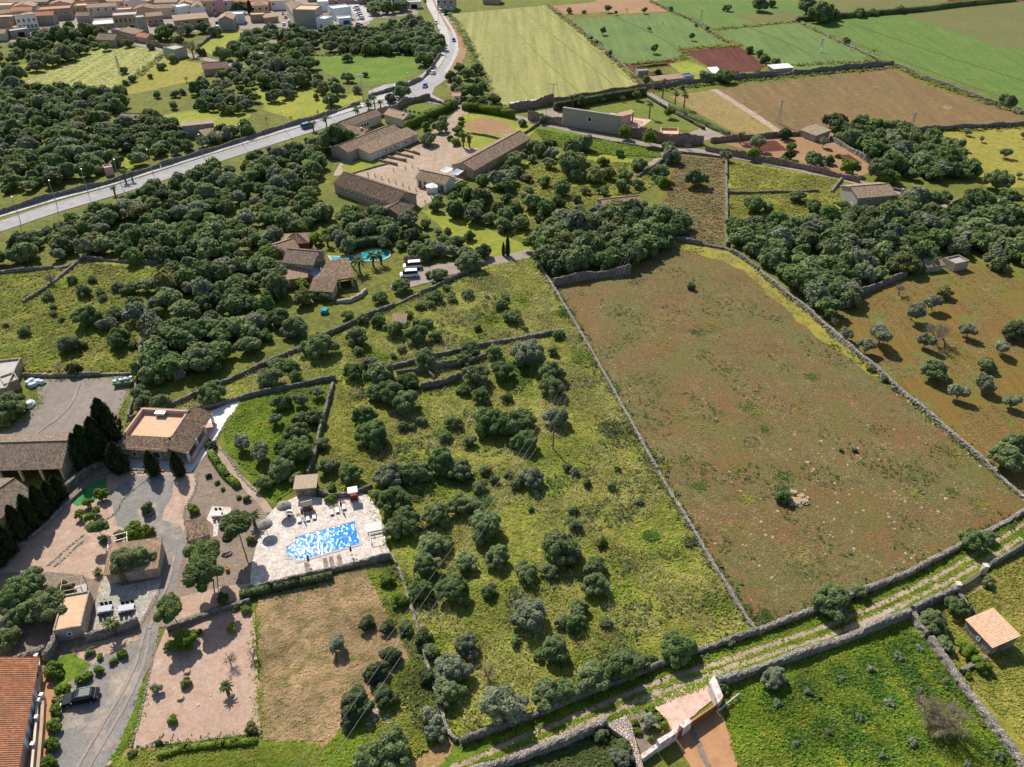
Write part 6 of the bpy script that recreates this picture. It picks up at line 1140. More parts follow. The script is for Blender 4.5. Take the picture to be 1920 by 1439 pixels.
for v in (48, 41, 34, 27, 20, 14, 8, 3, -2, -7, -12):
    u = -15+random.uniform(-8, 8)
    while u < 790:
        Wm = random.uniform(8, 13); A = G(u, v); B = G(u+Wm*ppm(v), v-1.5); Dm = random.uniform(6.5, 9); c = (A+B)/2+Vector((0, Dm/2, 0))
        uu, vv = u, v; u += Wm*ppm(v)+random.uniform(-1, 4)
        lim = 74 if v > 40 else 165 if v > 34 else 400 if v > 22 else 530
        if (uu > lim and not (v < 12 and 560 < uu < 735)) or any((c-((a+b)/2+Vector((0, d/2, 0)))).length < (b-a).length/2+Wm/2-1.5 for a, b, d in V): continue
        V.append((A, B, Dm)); wm = random.choice(mats); tm = random.choice(tl); rf = random.choice(['gx', 'gx', 'sf', 'gy', 'flat']); hh = random.uniform(3.6, 6.2); n += 1
        lb = f"{WN[wm.name]} {'flat' if rf == 'flat' else TN[tm.name]} terraced house packed in the village back rows"
        house(lb, (uu, vv), (uu+Wm*ppm(v), vv-1.5), Dm, hh, rf, wm, tm, 1.4, wins=W_(random.choice([2, 3]), hh-2.2, .9, 1.2), floor=TERRA, group='terraced houses of the village back rows: '+lb, name='village_house')
print('village filler', n)
# ---------------------------------------------------------------- water
def water_mat(name, deep, shallow, sc, st, glint=True):
    t = NT(name); p = t.pos(); t.b.inputs['Roughness'].default_value = .05 if glint else .04; t.b.inputs['Specular IOR Level'].default_value = .5
    f = t.noise(p, sc, 3, .6); c = t.mix(t.ramp(t.noise(p, .35, 2), .35, .65), deep, shallow); t.bump(f, st, .3); return t.done(c)
def pool(name, label, co, m, z=-.0, sm=0, cope=WHITE, cw=.35, zt=.16):
    P = [G(*c) for c in co]
    if sm: P = smooth(P+[P[0]], sm)[:-1]
    b = P[0].copy(); Q = [p-b for p in P]; t = thing(name, label, 'pool', b)
    bm = bmesh.new(); f = bm.faces.new([bm.verts.new((q.x, q.y, zt-.06)) for q in Q]); f.normal_update()
    if f.normal.z < 0: f.normal_flip()
    bmesh.ops.triangulate(bm, faces=[f]); me = bpy.data.meshes.new('pool_water'); bm.to_mesh(me); bm.free(); me.materials.append(m); link(bpy.data.objects.new('pool_water', me), t)
    if m is POOLW:                                                    # small wind waves, each facet tilted its own way
        st = .14; xs = np.arange(min(q.x for q in Q)-.1, max(q.x for q in Q)+.1, st); ys = np.arange(min(q.y for q in Q)-.1, max(q.y for q in Q)+.1, st); nx, ny = len(xs), len(ys)
        X, Y = np.meshgrid(xs, ys, indexing='ij'); jx = RNG.uniform(-.05, .05, X.shape); jy = RNG.uniform(-.05, .05, X.shape); Z = zt-.035+RNG.normal(0, .019, X.shape)
        Vv = np.stack([X+jx, Y+jy, Z], -1).reshape(-1, 3); tr = []
        for a in range(nx-1):
            for e in range(ny-1):
                if inside(np.array([xs[a]+st/2]), np.array([ys[e]+st/2]), Q)[0]:
                    k = a*ny+e; tr += [(k, k+ny, k+ny+1), (k, k+ny+1, k+1)]
        link(bpy.data.objects.new('pool_ripples', np_mesh('pool_ripples', Vv, None, np.array(tr), m)), t)
    c = sum(Q, Vector())/len(Q); mb = MB(); n = len(Q); area = sum(Q[i].x*Q[(i+1) % n].y-Q[(i+1) % n].x*Q[i].y for i in range(n)); s = 1 if area > 0 else -1; out = []
    for i in range(n):
        e0 = (Q[i]-Q[i-1]).normalized(); e1 = (Q[(i+1) % n]-Q[i]).normalized(); n0 = Vector((e0.y, -e0.x, 0))*s; n1 = Vector((e1.y, -e1.x, 0))*s; out.append(Q[i]+(n0+n1)*(cw/max(.4, 1+n0.dot(n1))))
    for i in range(n):
        j = (i+1) % n; mb.face([(*Q[i][:2], zt), (*Q[j][:2], zt), (*out[j][:2], zt), (*out[i][:2], zt)]); mb.face([(*out[i][:2], zt), (*out[j][:2], zt), (*out[j][:2], 0), (*out[i][:2], 0)]); mb.face([(*Q[i][:2], zt), (*Q[j][:2], zt), (*Q[j][:2], zt-.1), (*Q[i][:2], zt-.1)])
    mb.build('coping', cope, t)
    return t
POOLW = water_mat('pool_water_blue', (.005, .16, .55), (.015, .27, .66), 2.6, .1); TURQ = water_mat('pool_water_turquoise', (.01, .32, .40), (.02, .40, .46), 2.0, .15, False); GREENW = water_mat('pool_water_green', (.03, .26, .20), (.05, .34, .26), 1.5, .1, False)
COPE = plain('pale_pool_coping', (.52, .41, .33), .8, .08, 1)
pool('swimming_pool', 'rectangular bright blue pool sparkling in the sun on a paved deck', [(537, 1027), (551, 1020), (550, 1010), (665, 979), (675, 1021), (557, 1054), (554, 1046), (540, 1047)], POOLW, cope=COPE)
pool('swimming_pool', 'curved turquoise pool of the villa among palms', [(618, 482), (640, 483), (668, 480), (690, 471), (710, 468), (728, 470), (732, 479), (720, 488), (690, 490), (655, 492), (625, 491)], TURQ, sm=2, cope=CREAM)
pool('swimming_pool', 'slim green pool on the lawn behind the courtyard house', [(741, 217), (748, 214), (772, 222), (764, 227)], GREENW, cope=CREAM, cw=1.8)
pool('swimming_pool', 'little turquoise pool on the pink finca terrace', [(1142, 222), (1150, 217), (1158, 219), (1156, 226)], TURQ, cope=PINKR, cw=2.0)
field('finca_terrace', 'pinkc', [(1132, 216), (1148, 213), (1190, 222), (1222, 226), (1206, 238), (1160, 240), (1140, 232)], .05)
mb = MB(); b = G(528, 1050); mb.lathe((0, 0, 0), [(0, .05), (1.3, .05), (1.3, 0)], 20); o = mb.build('pool_step', COPE); o.location = b; tag(o, 'rounded pale stone step at the shallow end of the blue pool', 'step')
# ---------------------------------------------------------------- vehicles
PAINT = {}
def paint(n, c):
    if n not in PAINT:
        t = NT(n+'_car_paint'); t.b.inputs['Metallic'].default_value = .2; t.b.inputs['Coat Weight'].default_value = .5; t.b.inputs['Roughness'].default_value = .35; PAINT[n] = t.done(c)
    return PAINT[n]
def car(label, c, ang_to, L, pt, kind='car', name='parked_car', group=None):
    p = G(*c); q = G(*ang_to); rz = math.atan2(q.y-p.y, q.x-p.x); t = thing(name, label, {'van': 'van', 'truck': 'truck'}.get(kind, 'car'), p, rz, group); s = L/4.7; Wc = 1.86*min(s, 1.05); hw = Wc/2
    if kind == 'car': prof = [(-2.3, .35), (-2.34, .75), (-2.2, 1.0), (-1.9, 1.12), (-1.0, 1.08), (.75, 1.02), (1.05, .98), (2.15, .82), (2.33, .6), (2.3, .32)]; roof = [(-1.95, 1.1), (-1.55, 1.62), (-.1, 1.66), (.35, 1.58), (1.05, .98)]
    else: prof = [(-2.35, .35), (-2.35, 1.1), (1.7, 1.1), (2.2, .95), (2.35, .6), (2.3, .32)]; roof = [(-2.33, 1.1), (-2.25, 1.95), (.7, 1.98), (1.05, 1.85), (1.7, 1.08)]
    def loft(pr, w0, wz, m, nm, x0=0):
        mb = MB(); n = len(pr); vs = []
        for k, (wf, _) in enumerate(((1.0, 0), (1.0, 0))):
            for x, z in pr: vs.append((x*s, (1 if k else -1)*hw*(w0-wz*max(0, z-1.0)), z*s if s < 1 else z))
        fs = [tuple(range(n)), tuple(range(2*n-1, n-1, -1))]+[(i, n+i, n+(i+1) % n, (i+1) % n) for i in range(n)]
        mb.mesh(vs, fs); bm = bmesh.new(); o = mb.build(nm, m, t); bm.from_mesh(o.data); bmesh.ops.recalc_face_normals(bm, faces=bm.faces)
        bmesh.ops.bevel(bm, geom=[e for e in bm.edges], offset=.1, segments=2, affect='EDGES', clamp_overlap=True); bm.to_mesh(o.data); bm.free(); return o
    loft(prof, 1.0, .1, pt, 'body'); loft(roof, .93, .22, GLASS, 'windows')
    rf = [(x*.93-.03, z+.012) for x, z in roof[1:-1]]; mb = MB(); zz = [z*(s if s < 1 else 1) for x, z in rf]; ww = hw*(.93-.22*.62)*.97
    for (x0, z0), (x1, z1) in zip(rf, rf[1:]):
        k = s if s < 1 else 1; mb.face([(x0*s, -ww, z0*k+.03), (x1*s, -ww, z1*k+.03), (x1*s, ww, z1*k+.03), (x0*s, ww, z0*k+.03)]); 
        for sd in (-1, 1): mb.face([(x0*s, sd*ww, z0*k+.03), (x1*s, sd*ww, z1*k+.03), (x1*s, sd*ww*1.02, z1*k-.06), (x0*s, sd*ww*1.02, z0*k-.06)])
    mb.build('roof', pt, t)
    for wx in (-1.42, 1.45):
        for sy in (-1, 1):
            wv = MB(); y = sy*(hw-.1); wv.tube((wx*s, y-.11, .33), (wx*s, y+.11, .33), .33, .33, 14); wo = wv.build('wheel', BLACK, t); hb = MB(); hb.tube((wx*s, y+sy*.10, .33), (wx*s, y+sy*.12, .33), .2, .2, 10); hb.build('rim', METAL, wo)
    for sy in (-1, 1):
        mb = MB(); mb.box((2.26*s, sy*hw*.68, .68*min(s, 1)), (.14, .4, .16)); mb.build('headlight', WHITE, t); mb = MB(); mb.box((-2.32*s, sy*hw*.75, .85*min(s, 1)), (.08, .3, .2)); mb.build('taillight', DARKR, t)
        mb = MB(); mb.box((.8*s, sy*(hw+.1), 1.0*min(s, 1)), (.15, .2, .13)); mb.build('mirror', pt, t)
        if L > 4.6 and kind == 'car': mb = MB(); mb.tube((-1.5*s, sy*hw*.62, 1.72), (.1*s, sy*hw*.62, 1.74), .025, .025, 5); mb.build('roof_rail', METAL, t)
    return t
NAVY, PWH, PBL, PTE, PDK, PRD, PSI = paint('dark_navy', (.008, .011, .016)), paint('white', (.75, .75, .75)), paint('blue', (.01, .06, .35)), paint('teal', (.02, .18, .28)), paint('dark', (.03, .03, .035)), paint('red', (.5, .02, .02)), paint('silver', (.5, .52, .55))
car('black estate car with roof rails parked on the grey gravel drive', (153, 1313), (100, 1323), 4.75, NAVY)
car('white van parked nearer the meadow on the villa drive', (767, 519), (740, 521), 4.6, PWH, 'van', 'parked_van'); car('white van parked beside the reddish garden wall', (773, 503), (750, 505), 4.7, PWH, 'van', 'parked_van')
R_ = 'road car'
car('blue car entering the junction on the main road', (797, 164), (790, 175), 4.2, PBL, name='road_car'); car('white car leaving the junction toward the village', (812, 139), (822, 128), 4.3, PWH, name='road_car'); car('white car half hidden by the junction island tree', (741, 168), (720, 172), 4.2, PWH, name='road_car')
car('dark blue car on the town bend of the main road', (851, 78), (854, 92), 4.2, PBL, name='road_car'); car('blue car further up the main road by the bare trees', (818, 45), (826, 56), 4.2, PSI, name='road_car'); car('silver car at the town end of the main road', (797, 4), (803, 14), 4.2, PDK, name='road_car')
car('teal van parked on the main road by the garden wall', (577, 240), (600, 233), 5.0, PTE, 'van', 'parked_van'); car('blue car parked on the lawn by the courtyard house', (641, 238), (660, 236), 4.2, PBL); car('white car driving along the village lane', (312, 97), (330, 102), 4.2, PWH, name='road_car'); car('dark blue car at the end of the village lane', (221, 74), (230, 78), 4.0, PBL)
for i, (u, v) in enumerate([(667.5, 16), (669.5, 21), (672.5, 27), (674, 31), (676.5, 35), (677, 38)]): car('pale car in the sloping row beside the white cubic house, ' + ['topmost', 'second from the top', 'third from the top', 'fourth from the top', 'fifth from the top', 'lowest of the row'][i], (u, v), (u-20, v+.5), 4.1, [PWH, PSI, PWH, PSI, PWH, PSI][i], group='cars parked by the white cubic house')
for i, (u, v, pp, n) in enumerate([(532, 28, PRD, 'red car, first in the street beside the ochre villa'), (535, 31, PWH, 'white car behind the red one beside the ochre villa'), (536, 35, PSI, 'silver car in the street beside the low garage'), (542.5, 43, PWH, 'white car nearest the brown roofed street wing'), (532.5, 48, PWH, 'white car lowest in the street by the trees'), (555.6, 7, PWH, 'white car high up the village street'), (555.6, 11, PSI, 'silver car high up the village street'), (407, 45, PBL, 'blue car beside the grey warehouse'), (405, 32, PDK, 'dark car in the square above the warehouse'), (408, 53, PWH, 'pale car lowest beside the grey warehouse')]): car(n, (u, v), (u+1, v-12), 4.1, pp)
car('blue pickup parked in front of the white garage', (634, 54), (650, 51), 4.9, PBL, 'van', 'parked_van'); car('dark van in the scrap yard under the trees', (606, 63), (624, 64), 4.8, PDK, 'van', 'parked_van'); car('dark car below the sloping row of cars', (673.5, 48), (690, 47), 4.1, PDK); car('white van outside the town house across the road', (826, 24), (832, 28), 4.4, PWH, 'van', 'parked_van')
# ---------------------------------------------------------------- pool furniture
def furn(name, label, cat, c, to=None, group=None):
    p = G(*c); q = G(*(to or (c[0]+10, c[1]))); return thing(name, label, cat, p, math.atan2(q.y-p.y, q.x-p.x), group)
MAST0 = plain('grey_teak', (.33, .29, .26), .8, .15, 3)
def lounger(c, label, to, cush=True):
    t = furn('sun_lounger', label, 'sun lounger', c, to, 'sun loungers round the blue pool'); mb = MB()
    for y in (-.3, .3): mb.box((0, y, .3), (1.95, .06, .07))
    for i in range(9): mb.box((-.8+i*.2, 0, .33), (.13, .6, .03))
    mb.build('frame', WOODL if cush else MAST0, t)
    for x in (-.75, .75):
        for y in (-.28, .28): m = MB(); m.box((x, y, .14), (.07, .07, .28)); m.build('leg', WOODL, t)
    m = MB(); m.mesh([(.35, -.3, .36), (.35, .3, .36), (.95, .3, .62), (.95, -.3, .62), (.35, -.3, .31), (.35, .3, .31), (.95, .3, .57), (.95, -.3, .57)], [(0, 3, 2, 1), (4, 5, 6, 7), (0, 1, 5, 4), (1, 2, 6, 5), (2, 3, 7, 6), (3, 0, 4, 7)]); m.build('backrest', WOODL, t)
    if cush: m = MB(); m.box((-.3, 0, .39), (1.2, .56, .08)); m.build('cushion', WHITE, t)
for i, (c, n) in enumerate([((561, 975), 'first of the three beneath the round straw parasols'), ((577, 972), 'middle one of the three behind the pool'), ((589, 969), 'third one of the three behind the pool'), ((622, 961), 'first of the three near the kiosk'), ((632.5, 957), 'middle of the three near the kiosk'), ((645, 951), 'nearest the kiosk')]):
    lounger(c, 'white cushioned sun lounger, ' + n, (c[0]-4, c[1]-25))
for i, (c, n) in enumerate([((576, 1068), 'closest to the furled parasol'), ((611, 1060), 'second along the lower deck edge'), ((622, 1057), 'third along the lower deck edge'), ((637, 1054), 'furthest along the lower deck edge')]):
    lounger(c, 'bare sun lounger on the lower deck edge, ' + n, (c[0]-4, c[1]-25), False)
PURP = plain('dark_purple_canvas', (.06, .03, .045), .8)
for c, n in (((568, 972), 'beside the three loungers behind the pool'), ((641, 957), 'near the kiosk'), ((580, 1060), 'on the lower deck edge, closest to the step'), ((659, 1041), 'on the lower deck edge, towards the wall')):
    t = furn('furled_parasol', 'furled dark parasol ' + n, 'parasol', c, group='furled parasols of the pool deck'); mb = MB(); mb.tube((0, 0, 0), (0, 0, 2.5), .03, .03, 6); mb.build('pole', METAL, t); mb = MB(); mb.lathe((0, 0, 0), [(.03, .9), (.2, 1.0), (.15, 1.7), (.04, 2.45)], 8); mb.build('canopy', PURP, t); mb = MB(); mb.lathe((0, 0, 0), [(0, .1), (.28, .1), (.3, 0)], 10); mb.build('base', CONC, t)
THATCH = plain('grey_thatch', (.25, .22, .19), .95, .3, 6)
for c, n in (((536, 965), 'behind the deck by the white table'), ((501, 1000), 'at the deck corner by the low palm')):
    t = furn('straw_parasol', 'round grey straw parasol ' + n, 'parasol', c, group='straw parasols'); mb = MB(); mb.tube((0, 0, 0), (0, 0, 2.6), .05, .05, 6); mb.build('pole', WOOD, t); mb = MB(); mb.lathe((0, 0, 0), [(1.25, 2.0), (1.2, 2.12), (.6, 2.5), (.03, 2.8)], 18); mb.lathe((0, 0, 0), [(1.24, 1.99), (.6, 2.4), (.03, 2.65)], 18); mb.build('canopy', THATCH, t)
t = furn('wooden_gazebo', 'small brown wooden bar with pitched top behind the loungers', 'gazebo', (577, 957), (590, 954)); mb = MB(); panel(mb, (-1, -.7, 1.6), (1, -.7, 1.6), (1, 0, 2.1), (-1, 0, 2.1), False); panel(mb, (1, .7, 1.6), (-1, .7, 1.6), (-1, 0, 2.1), (1, 0, 2.1), False); mb.build('roof', WOODL, t)
for x in (-.85, .85):
    for y in (-.55, .55): mb = MB(); mb.box((x, y, .8), (.1, .1, 1.6)); mb.build('post', WOOD, t)
mb = MB(); mb.box((0, 0, .5), (1.5, .8, 1.0)); mb.build('counter', WOOD, t)
t = furn('kiosk', 'narrow wooden kiosk with white flat top on the pool deck', 'kiosk', (664, 940), (675, 938)); mb = MB(); mb.box((0, .5, 2.2), (1.7, 1.5, .12)); mb.build('roof', WHITE, t); mb = MB(); mb.box((0, .5, .55), (1.2, 1.0, 1.1)); mb.build('counter', DARKR, t)
for x in (-.7, .7):
    for y in (-.1, 1.1): mb = MB(); mb.box((x, y, 1.1), (.1, .1, 2.2)); mb.build('post', WOOD, t)
for c, n in (((702, 992), 'white slatted daybed frame at the end of the deck'), ((709, 1012), 'empty pale daybed frame nearest the lower deck edge')):
    t = furn('daybed', n, 'daybed', c, (c[0]+20, c[1]-4)); mb = MB(); 
    for x in (-1.2, 1.2):
        for y in (-1, 1): m = MB(); m.box((x, y, .35), (.08, .08, .7)); m.build('leg', WHITE, t)
    for y in (-1, 1): mb.box((0, y, .66), (2.4, .08, .08))
    for x in (-1.2, 1.2): mb.box((x, 0, .66), (.08, 2, .08))
    if 'slatted' in n:
        for i in range(6): mb.box((0, -.85+i*.34, .62), (2.3, .22, .04))
    mb.build('frame', WHITE, t)
def table(label, c, to, L, Wt, m, nch, cm, name='garden_table'):
    t = furn(name, label, 'table', c, to); mb = MB(); mb.box((0, 0, .74), (L, Wt, .05)); mb.build('table_top', m, t)
    for x in (-L/2+.12, L/2-.12):
        for y in (-Wt/2+.1, Wt/2-.1): k = MB(); k.box((x, y, .36), (.06, .06, .72)); k.build('leg', m, t)
    p = t.location; rz = t.rotation_euler.z; lab = label.split(' with ')[0]
    for i in range(nch):
        sd = 1 if i % 2 else -1; xx = -L/2+.4+(i//2)*(L-.8)/max(1, nch//2-1); q = Vector((xx, sd*(Wt/2+.3), 0)); q.rotate(Matrix.Rotation(rz, 3, 'Z'))
        ch = thing('garden_chair', f'chair drawn up to the {lab}', 'chair', p+q, rz+(0 if sd > 0 else math.pi), f'chairs of the {lab}')
        k = MB(); k.box((0, 0, .44), (.46, .46, .05)); k.build('seat', cm, ch); k = MB(); k.box((0, .23, .7), (.46, .05, .5)); k.build('backrest', cm, ch)
        for ax in (-.2, .2):
            for ay in (-.2, .2): k = MB(); k.box((ax, ay, .21), (.04, .04, .42)); k.build('leg', cm, ch)
BLT = plain('blue_grey_tabletop', (.20, .24, .30), .4, .08); DKB = plain('dark_blue_seat', (.02, .03, .07), .7)
table('blue-grey patio table closer to the ruined block with dark chairs', (199, 1147), (222, 1143), 2.0, 1.1, BLT, 6, DKB)
table('blue-grey patio table by the tiled footbath with dark chairs', (239, 1145), (262, 1141), 2.2, 1.1, BLT, 6, DKB)
table('white cloth table on the white dining terrace', (408, 968), (425, 967), 1.5, 1.0, WHITE, 4, WOOD); table('white table under the straw parasol', (544, 965), (555, 964), .9, .9, WHITE, 2, DKB)
for c, to, lb in (((228, 1031), (255, 1024), 'white framed pergola with reddish deck behind the stone shed'), ((143, 1112), (165, 1107), 'bare pole pergola by the ruined block'), ((1195, 240), (1207, 242), 'small pergola beside the pink pool house')):
    t = furn('pergola', lb, 'pergola', c, to); 
    for x in (-1.4, 1.4):
        for y in (-1.3, 1.3): m = MB(); m.box((x, y, 1.1), (.1, .1, 2.2)); m.build('post', WHITE if 'white' in lb else WOODL, t)
    mb = MB()
    for y in (-1.3, 0, 1.3): mb.box((0, y, 2.22), (3.0, .1, .1))
    for x in (-1.4, 1.4): mb.box((x, 0, 2.32), (.1, 2.8, .1))
    mb.build('beam', WHITE if 'white' in lb else WOODL, t); mb = MB(); mb.box((0, 0, .06), (3, 2.8, .12)); mb.build('deck', PINKR if 'white' in lb else CONC, t)
# pots, rocks, garden ornaments
def pot(label, c, r, h, m, plant=None):
    t = furn('plant_pot', label, 'pot', c); mb = MB(); mb.lathe((0, 0, 0), [(0, 0), (r*.7, 0), (r, h*.6), (r*.85, h), (r*.7, h), (r*.7, h*.85), (0, h*.85)], 14); mb.build('pot', m, t)
    if plant: o = link(bpy.data.objects.new('plant', crown_mesh(plant, 0, 0)[0]), t); o.scale = (r*1.0, r*1.0, r*1.2); o.location = (0, 0, h+r*.6)
pot('large stone basin planter holding a small shrub in the court', (279, 962), 1.1, .6, STONE_PALE, 'wild'); pot('orange clay pot standing in the stony bed', (427, 1071), .35, .7, plain('orange_clay', (.5, .2, .05))); pot('round black cauldron planter near the pine', (427, 1010), .9, .5, BLACK)
def rockt(label, c, r, m=ROCK, name='boulder'):
    mb = MB(); mb.rock((0, 0, r*.25), r, .8); o = mb.build(name, m); o.location = G(*c); tag(o, label, 'rock')
for a in (('pale boulder above the yellow shrub in pink gravel', (352, 1261), .55), ('pale boulder below the yellow shrub in pink gravel', (339, 1311), .55), ('small dark stone in the middle of the pink gravel', (372, 1323), .25, ROCKG), ('tall stone near the lower edge of the pink gravel', (303, 1380), .4), ('flat stone well cover in the stony bed', (426, 1037), .9, STONE_PALE), ('boulder at the edge of the grass verge', (206, 1434), .5), ('grey rock by the rubble wall gap', (395, 1305), .2, ROCKG)): rockt(*a)
for i in range(26): rockt('reddish rock in the heaped rock pile of the red pasture', (1494+random.gauss(0, 9), 938+random.gauss(0, 9)), random.uniform(.3, .8)); list(COL.objects)[-1]['group'] = 'rocks of the pile in the red pasture'
BAG0 = plain('pale_scrap', (.42, .43, .45))
t = furn('rubbish_heap', 'round heap of rubble and white rubbish in the weeds by the fig shrubs', 'heap', (710, 1352)); 
mb = MB()
for i in range(70): a = random.uniform(0, 6.28); r = 1.9*math.sqrt(random.random()); mb.rock((r*math.cos(a), r*math.sin(a), .1), random.uniform(.12, .35))
mb.build('rubble', plain('grey_rubble', (.34, .30, .27), .9, .4, 2), t); mb = MB()
for i in range(14): a = random.uniform(0, 6.28); r = 1.5*math.sqrt(random.random()); mb.box((r*math.cos(a), r*math.sin(a), .35), (random.uniform(.2, .45), .25, .1), a)
mb.build('scrap', BAG0, t); list(COL.objects)[-1]['kind'] = 'stuff'; [c for c in t.children if c.name.startswith('rubble')][0]['kind'] = 'stuff'
BAG = plain('white_bulk_bag', (.55, .6, .66), .7, .12, 2)
for i, (u, v) in enumerate([(54, 722), (60, 717), (66, 724), (72, 719), (79, 720), (61, 726)]):
    mb = MB(); mb.rock((0, 0, .45), .75, 1.0); o = mb.build('bulk_bag', BAG); o.location = G(u, v); tag(o, 'slumped pale blue bulk bag, ' + ['nearest the greenhouse shell', 'behind the others against the wall', 'in the middle of the heap', 'upper right of the heap', 'at the outer end of the heap', 'lowest of the heap'][i], 'bag', 'bulk bags in the gravel yard')
t = furn('rubbish_skip', 'green skip overflowing with blue and white bags', 'skip', (233, 721), (250, 719)); mb = MB(); mb.mesh([(-1.6, -.8, .1), (1.6, -.8, .1), (1.6, .8, .1), (-1.6, .8, .1), (-2, -1, 1.1), (2, -1, 1.1), (2, 1, 1.1), (-2, 1, 1.1)], [(3, 2, 1, 0), (0, 1, 5, 4), (1, 2, 6, 5), (2, 3, 7, 6), (3, 0, 4, 7), (4, 5, 6, 7)]); mb.build('bin', plain('green_skip_paint', (.12, .22, .06)), t)
BLB = plain('blue_bag', (.06, .14, .5), .6)
for i in range(7): mb = MB(); mb.rock((-1.5+i*.5, random.uniform(-.5, .5), 1.25), .45, .8); mb.build('bag', BLB if i % 2 else WHITE, t)
for c, lb, m in (((609, 587), 'teal tarpaulin covered pile on the grass below the villa', plain('teal_tarp', (.02, .30, .27))), ((740, 540), 'white and blue covered heap at the end of the villa drive', BAG), ((8, 795), 'stack of pale blue sheets by the yard trees', BLUEW), ((56, 762), 'round pale bundle at the gravel edge', BAG)):
    mb = MB(); mb.rock((0, 0, .4), 1.2, .9); o = mb.build('covered_pile', m); o.location = G(*c); tag(o, lb, 'pile')
# ---------------------------------------------------------------- entrance with rusty gates
def masonry(name, label, pts, h, m=STONE_PALE, cat='wall'):
    P = [G(*c) for c in pts]; b = P[0].copy(); mb = MB(); mb.prism([(p-b) for p in P], 0, h); bm = bmesh.new(); o = mb.build(name, m); bm.from_mesh(o.data); bmesh.ops.recalc_face_normals(bm, faces=bm.faces); bm.to_mesh(o.data); bm.free(); o.location = b; return tag(o, label, cat)
PINKST = stone_mat('pink_and_white_stone', ((.62, .56, .52), (.74, .69, .66), (.60, .33, .25)), 2.2, (.58, .52, .48), .3)
masonry('gate_wall', 'tall pink and white block left of the small rusty gate', [(1229, 1403), (1263, 1383), (1268, 1389), (1234, 1411)], 2.0, PINKST)
masonry('gate_wall', 'low pink and white wall joining the rubble wedge', [(1199, 1424), (1228, 1404), (1232, 1411), (1203, 1432)], 1.1, PINKST)
masonry('gate_pillar', 'pink and white pillar between two rusty gates', [(1270, 1376), (1287, 1362), (1294, 1369), (1278, 1382)], 2.0, PINKST, 'pillar')
masonry('gate_wall', 'curved pink and white wing wall right of the sliding gate', [(1326, 1296), (1334, 1282), (1340, 1292), (1352, 1322), (1343, 1334), (1338, 1324)], 2.0, PINKST)
masonry('gate_wall', 'wedge of pink rubble at the end of the thick track wall', [(1135, 1368), (1172, 1350), (1182, 1370), (1204, 1445), (1215, 1480), (1205, 1480), (1178, 1400)], 1.2, stone_mat('pink_rubble', ((.50, .42, .36), (.62, .55, .48), (.58, .30, .18)), 3.6, (.2, .16, .13), 1.0))
def gate(name, label, a, b, h, m, slat=False):
    A, B = G(*a), G(*b); d = B-A; t = thing(name, label, 'gate', A, math.atan2(d.y, d.x)); L = d.length; mb = MB()
    if slat:
        for i in range(9): mb.box((L/2, 0, .15+i*.16), (L, .05, .11))
    else: mb.box((L/2, 0, h/2), (L, .07, h))
    mb.build('gate_leaf', m, t)
    for x in (.05, L-.05): k = MB(); k.box((x, .0, h/2), (.12, .14, h+.1)); k.build('post', m, t)
gate('sliding_gate', 'long rusty sliding gate leading to the orange driveway', (1293, 1368), (1342, 1334), 1.7, CORTEN); gate('pedestrian_gate', 'small rusty pedestrian gate beside the pillar', (1267, 1386), (1277, 1380), 1.7, CORTEN)
gate('wooden_gate', 'pale slatted wooden field gate by the hut garden', (1791, 1108), (1838, 1078), 1.5, WOODL, True); field('gate_threshold', 'dirt', [(1795, 1110), (1838, 1082), (1848, 1100), (1812, 1122)], .05)
for c, lb in (((1790, 1110), 'pale pillar at the lower side of the wooden gate'), ((1841, 1076), 'pale pillar at the upper side of the wooden gate')):
    mb = MB(); mb.box((0, 0, .95), (.7, .7, 1.9)); mb.box((0, 0, 1.95), (.8, .8, .12)); o = mb.build('gate_pillar', CREAM); o.location = G(*c); tag(o, lb, 'pillar')
A, B = G(1344, 1340), G(1384, 1308); d = B-A; mb = MB(); mb.tube((0, 0, .8), (d.x, d.y, .8), .14, .14, 4)
for k in (.2, .6, .95): mb.box((d.x*k, d.y*k, .4), (.12, .12, .8))
o = mb.build('gate_rail', CONC); o.location = A; tag(o, 'straight pale rail beam beyond the rusty sliding gate', 'rail')
# posts and low walls of the long orange roofed house
for c, lb in (((73, 1238), 'by the rubble corner'), ((83, 1312), 'at the gap in the terrace wall'), ((77, 1322), 'just below the gap in the terrace wall'), ((73, 1354), 'halfway down the terrace wall'), ((67, 1404), 'lowest on the terrace wall')):
    mb = MB(); mb.box((0, 0, .6), (.4, .4, 1.2)); mb.box((0, 0, 1.25), (.5, .5, .1)); o = mb.build('terrace_post', WHITE); o.location = G(*c); tag(o, 'white terrace post ' + lb, 'post', 'terrace posts of the orange roofed house')
wall('smooth terrace wall of the orange roofed house, upper stretch', [(76, 1240), (77, 1270), (74, 1300)], .9, .3, CREAM, 'terrace_wall', 0); wall('smooth terrace wall of the orange roofed house, lower stretch', [(74, 1325), (70, 1380), (60, 1490)], .9, .3, CREAM, 'terrace_wall', 0); wall('brown outer wall along the terrace of the orange roofed house', [(84, 1315), (82, 1360), (72, 1480)], .8, .4, TAN, 'terrace_wall', 0)
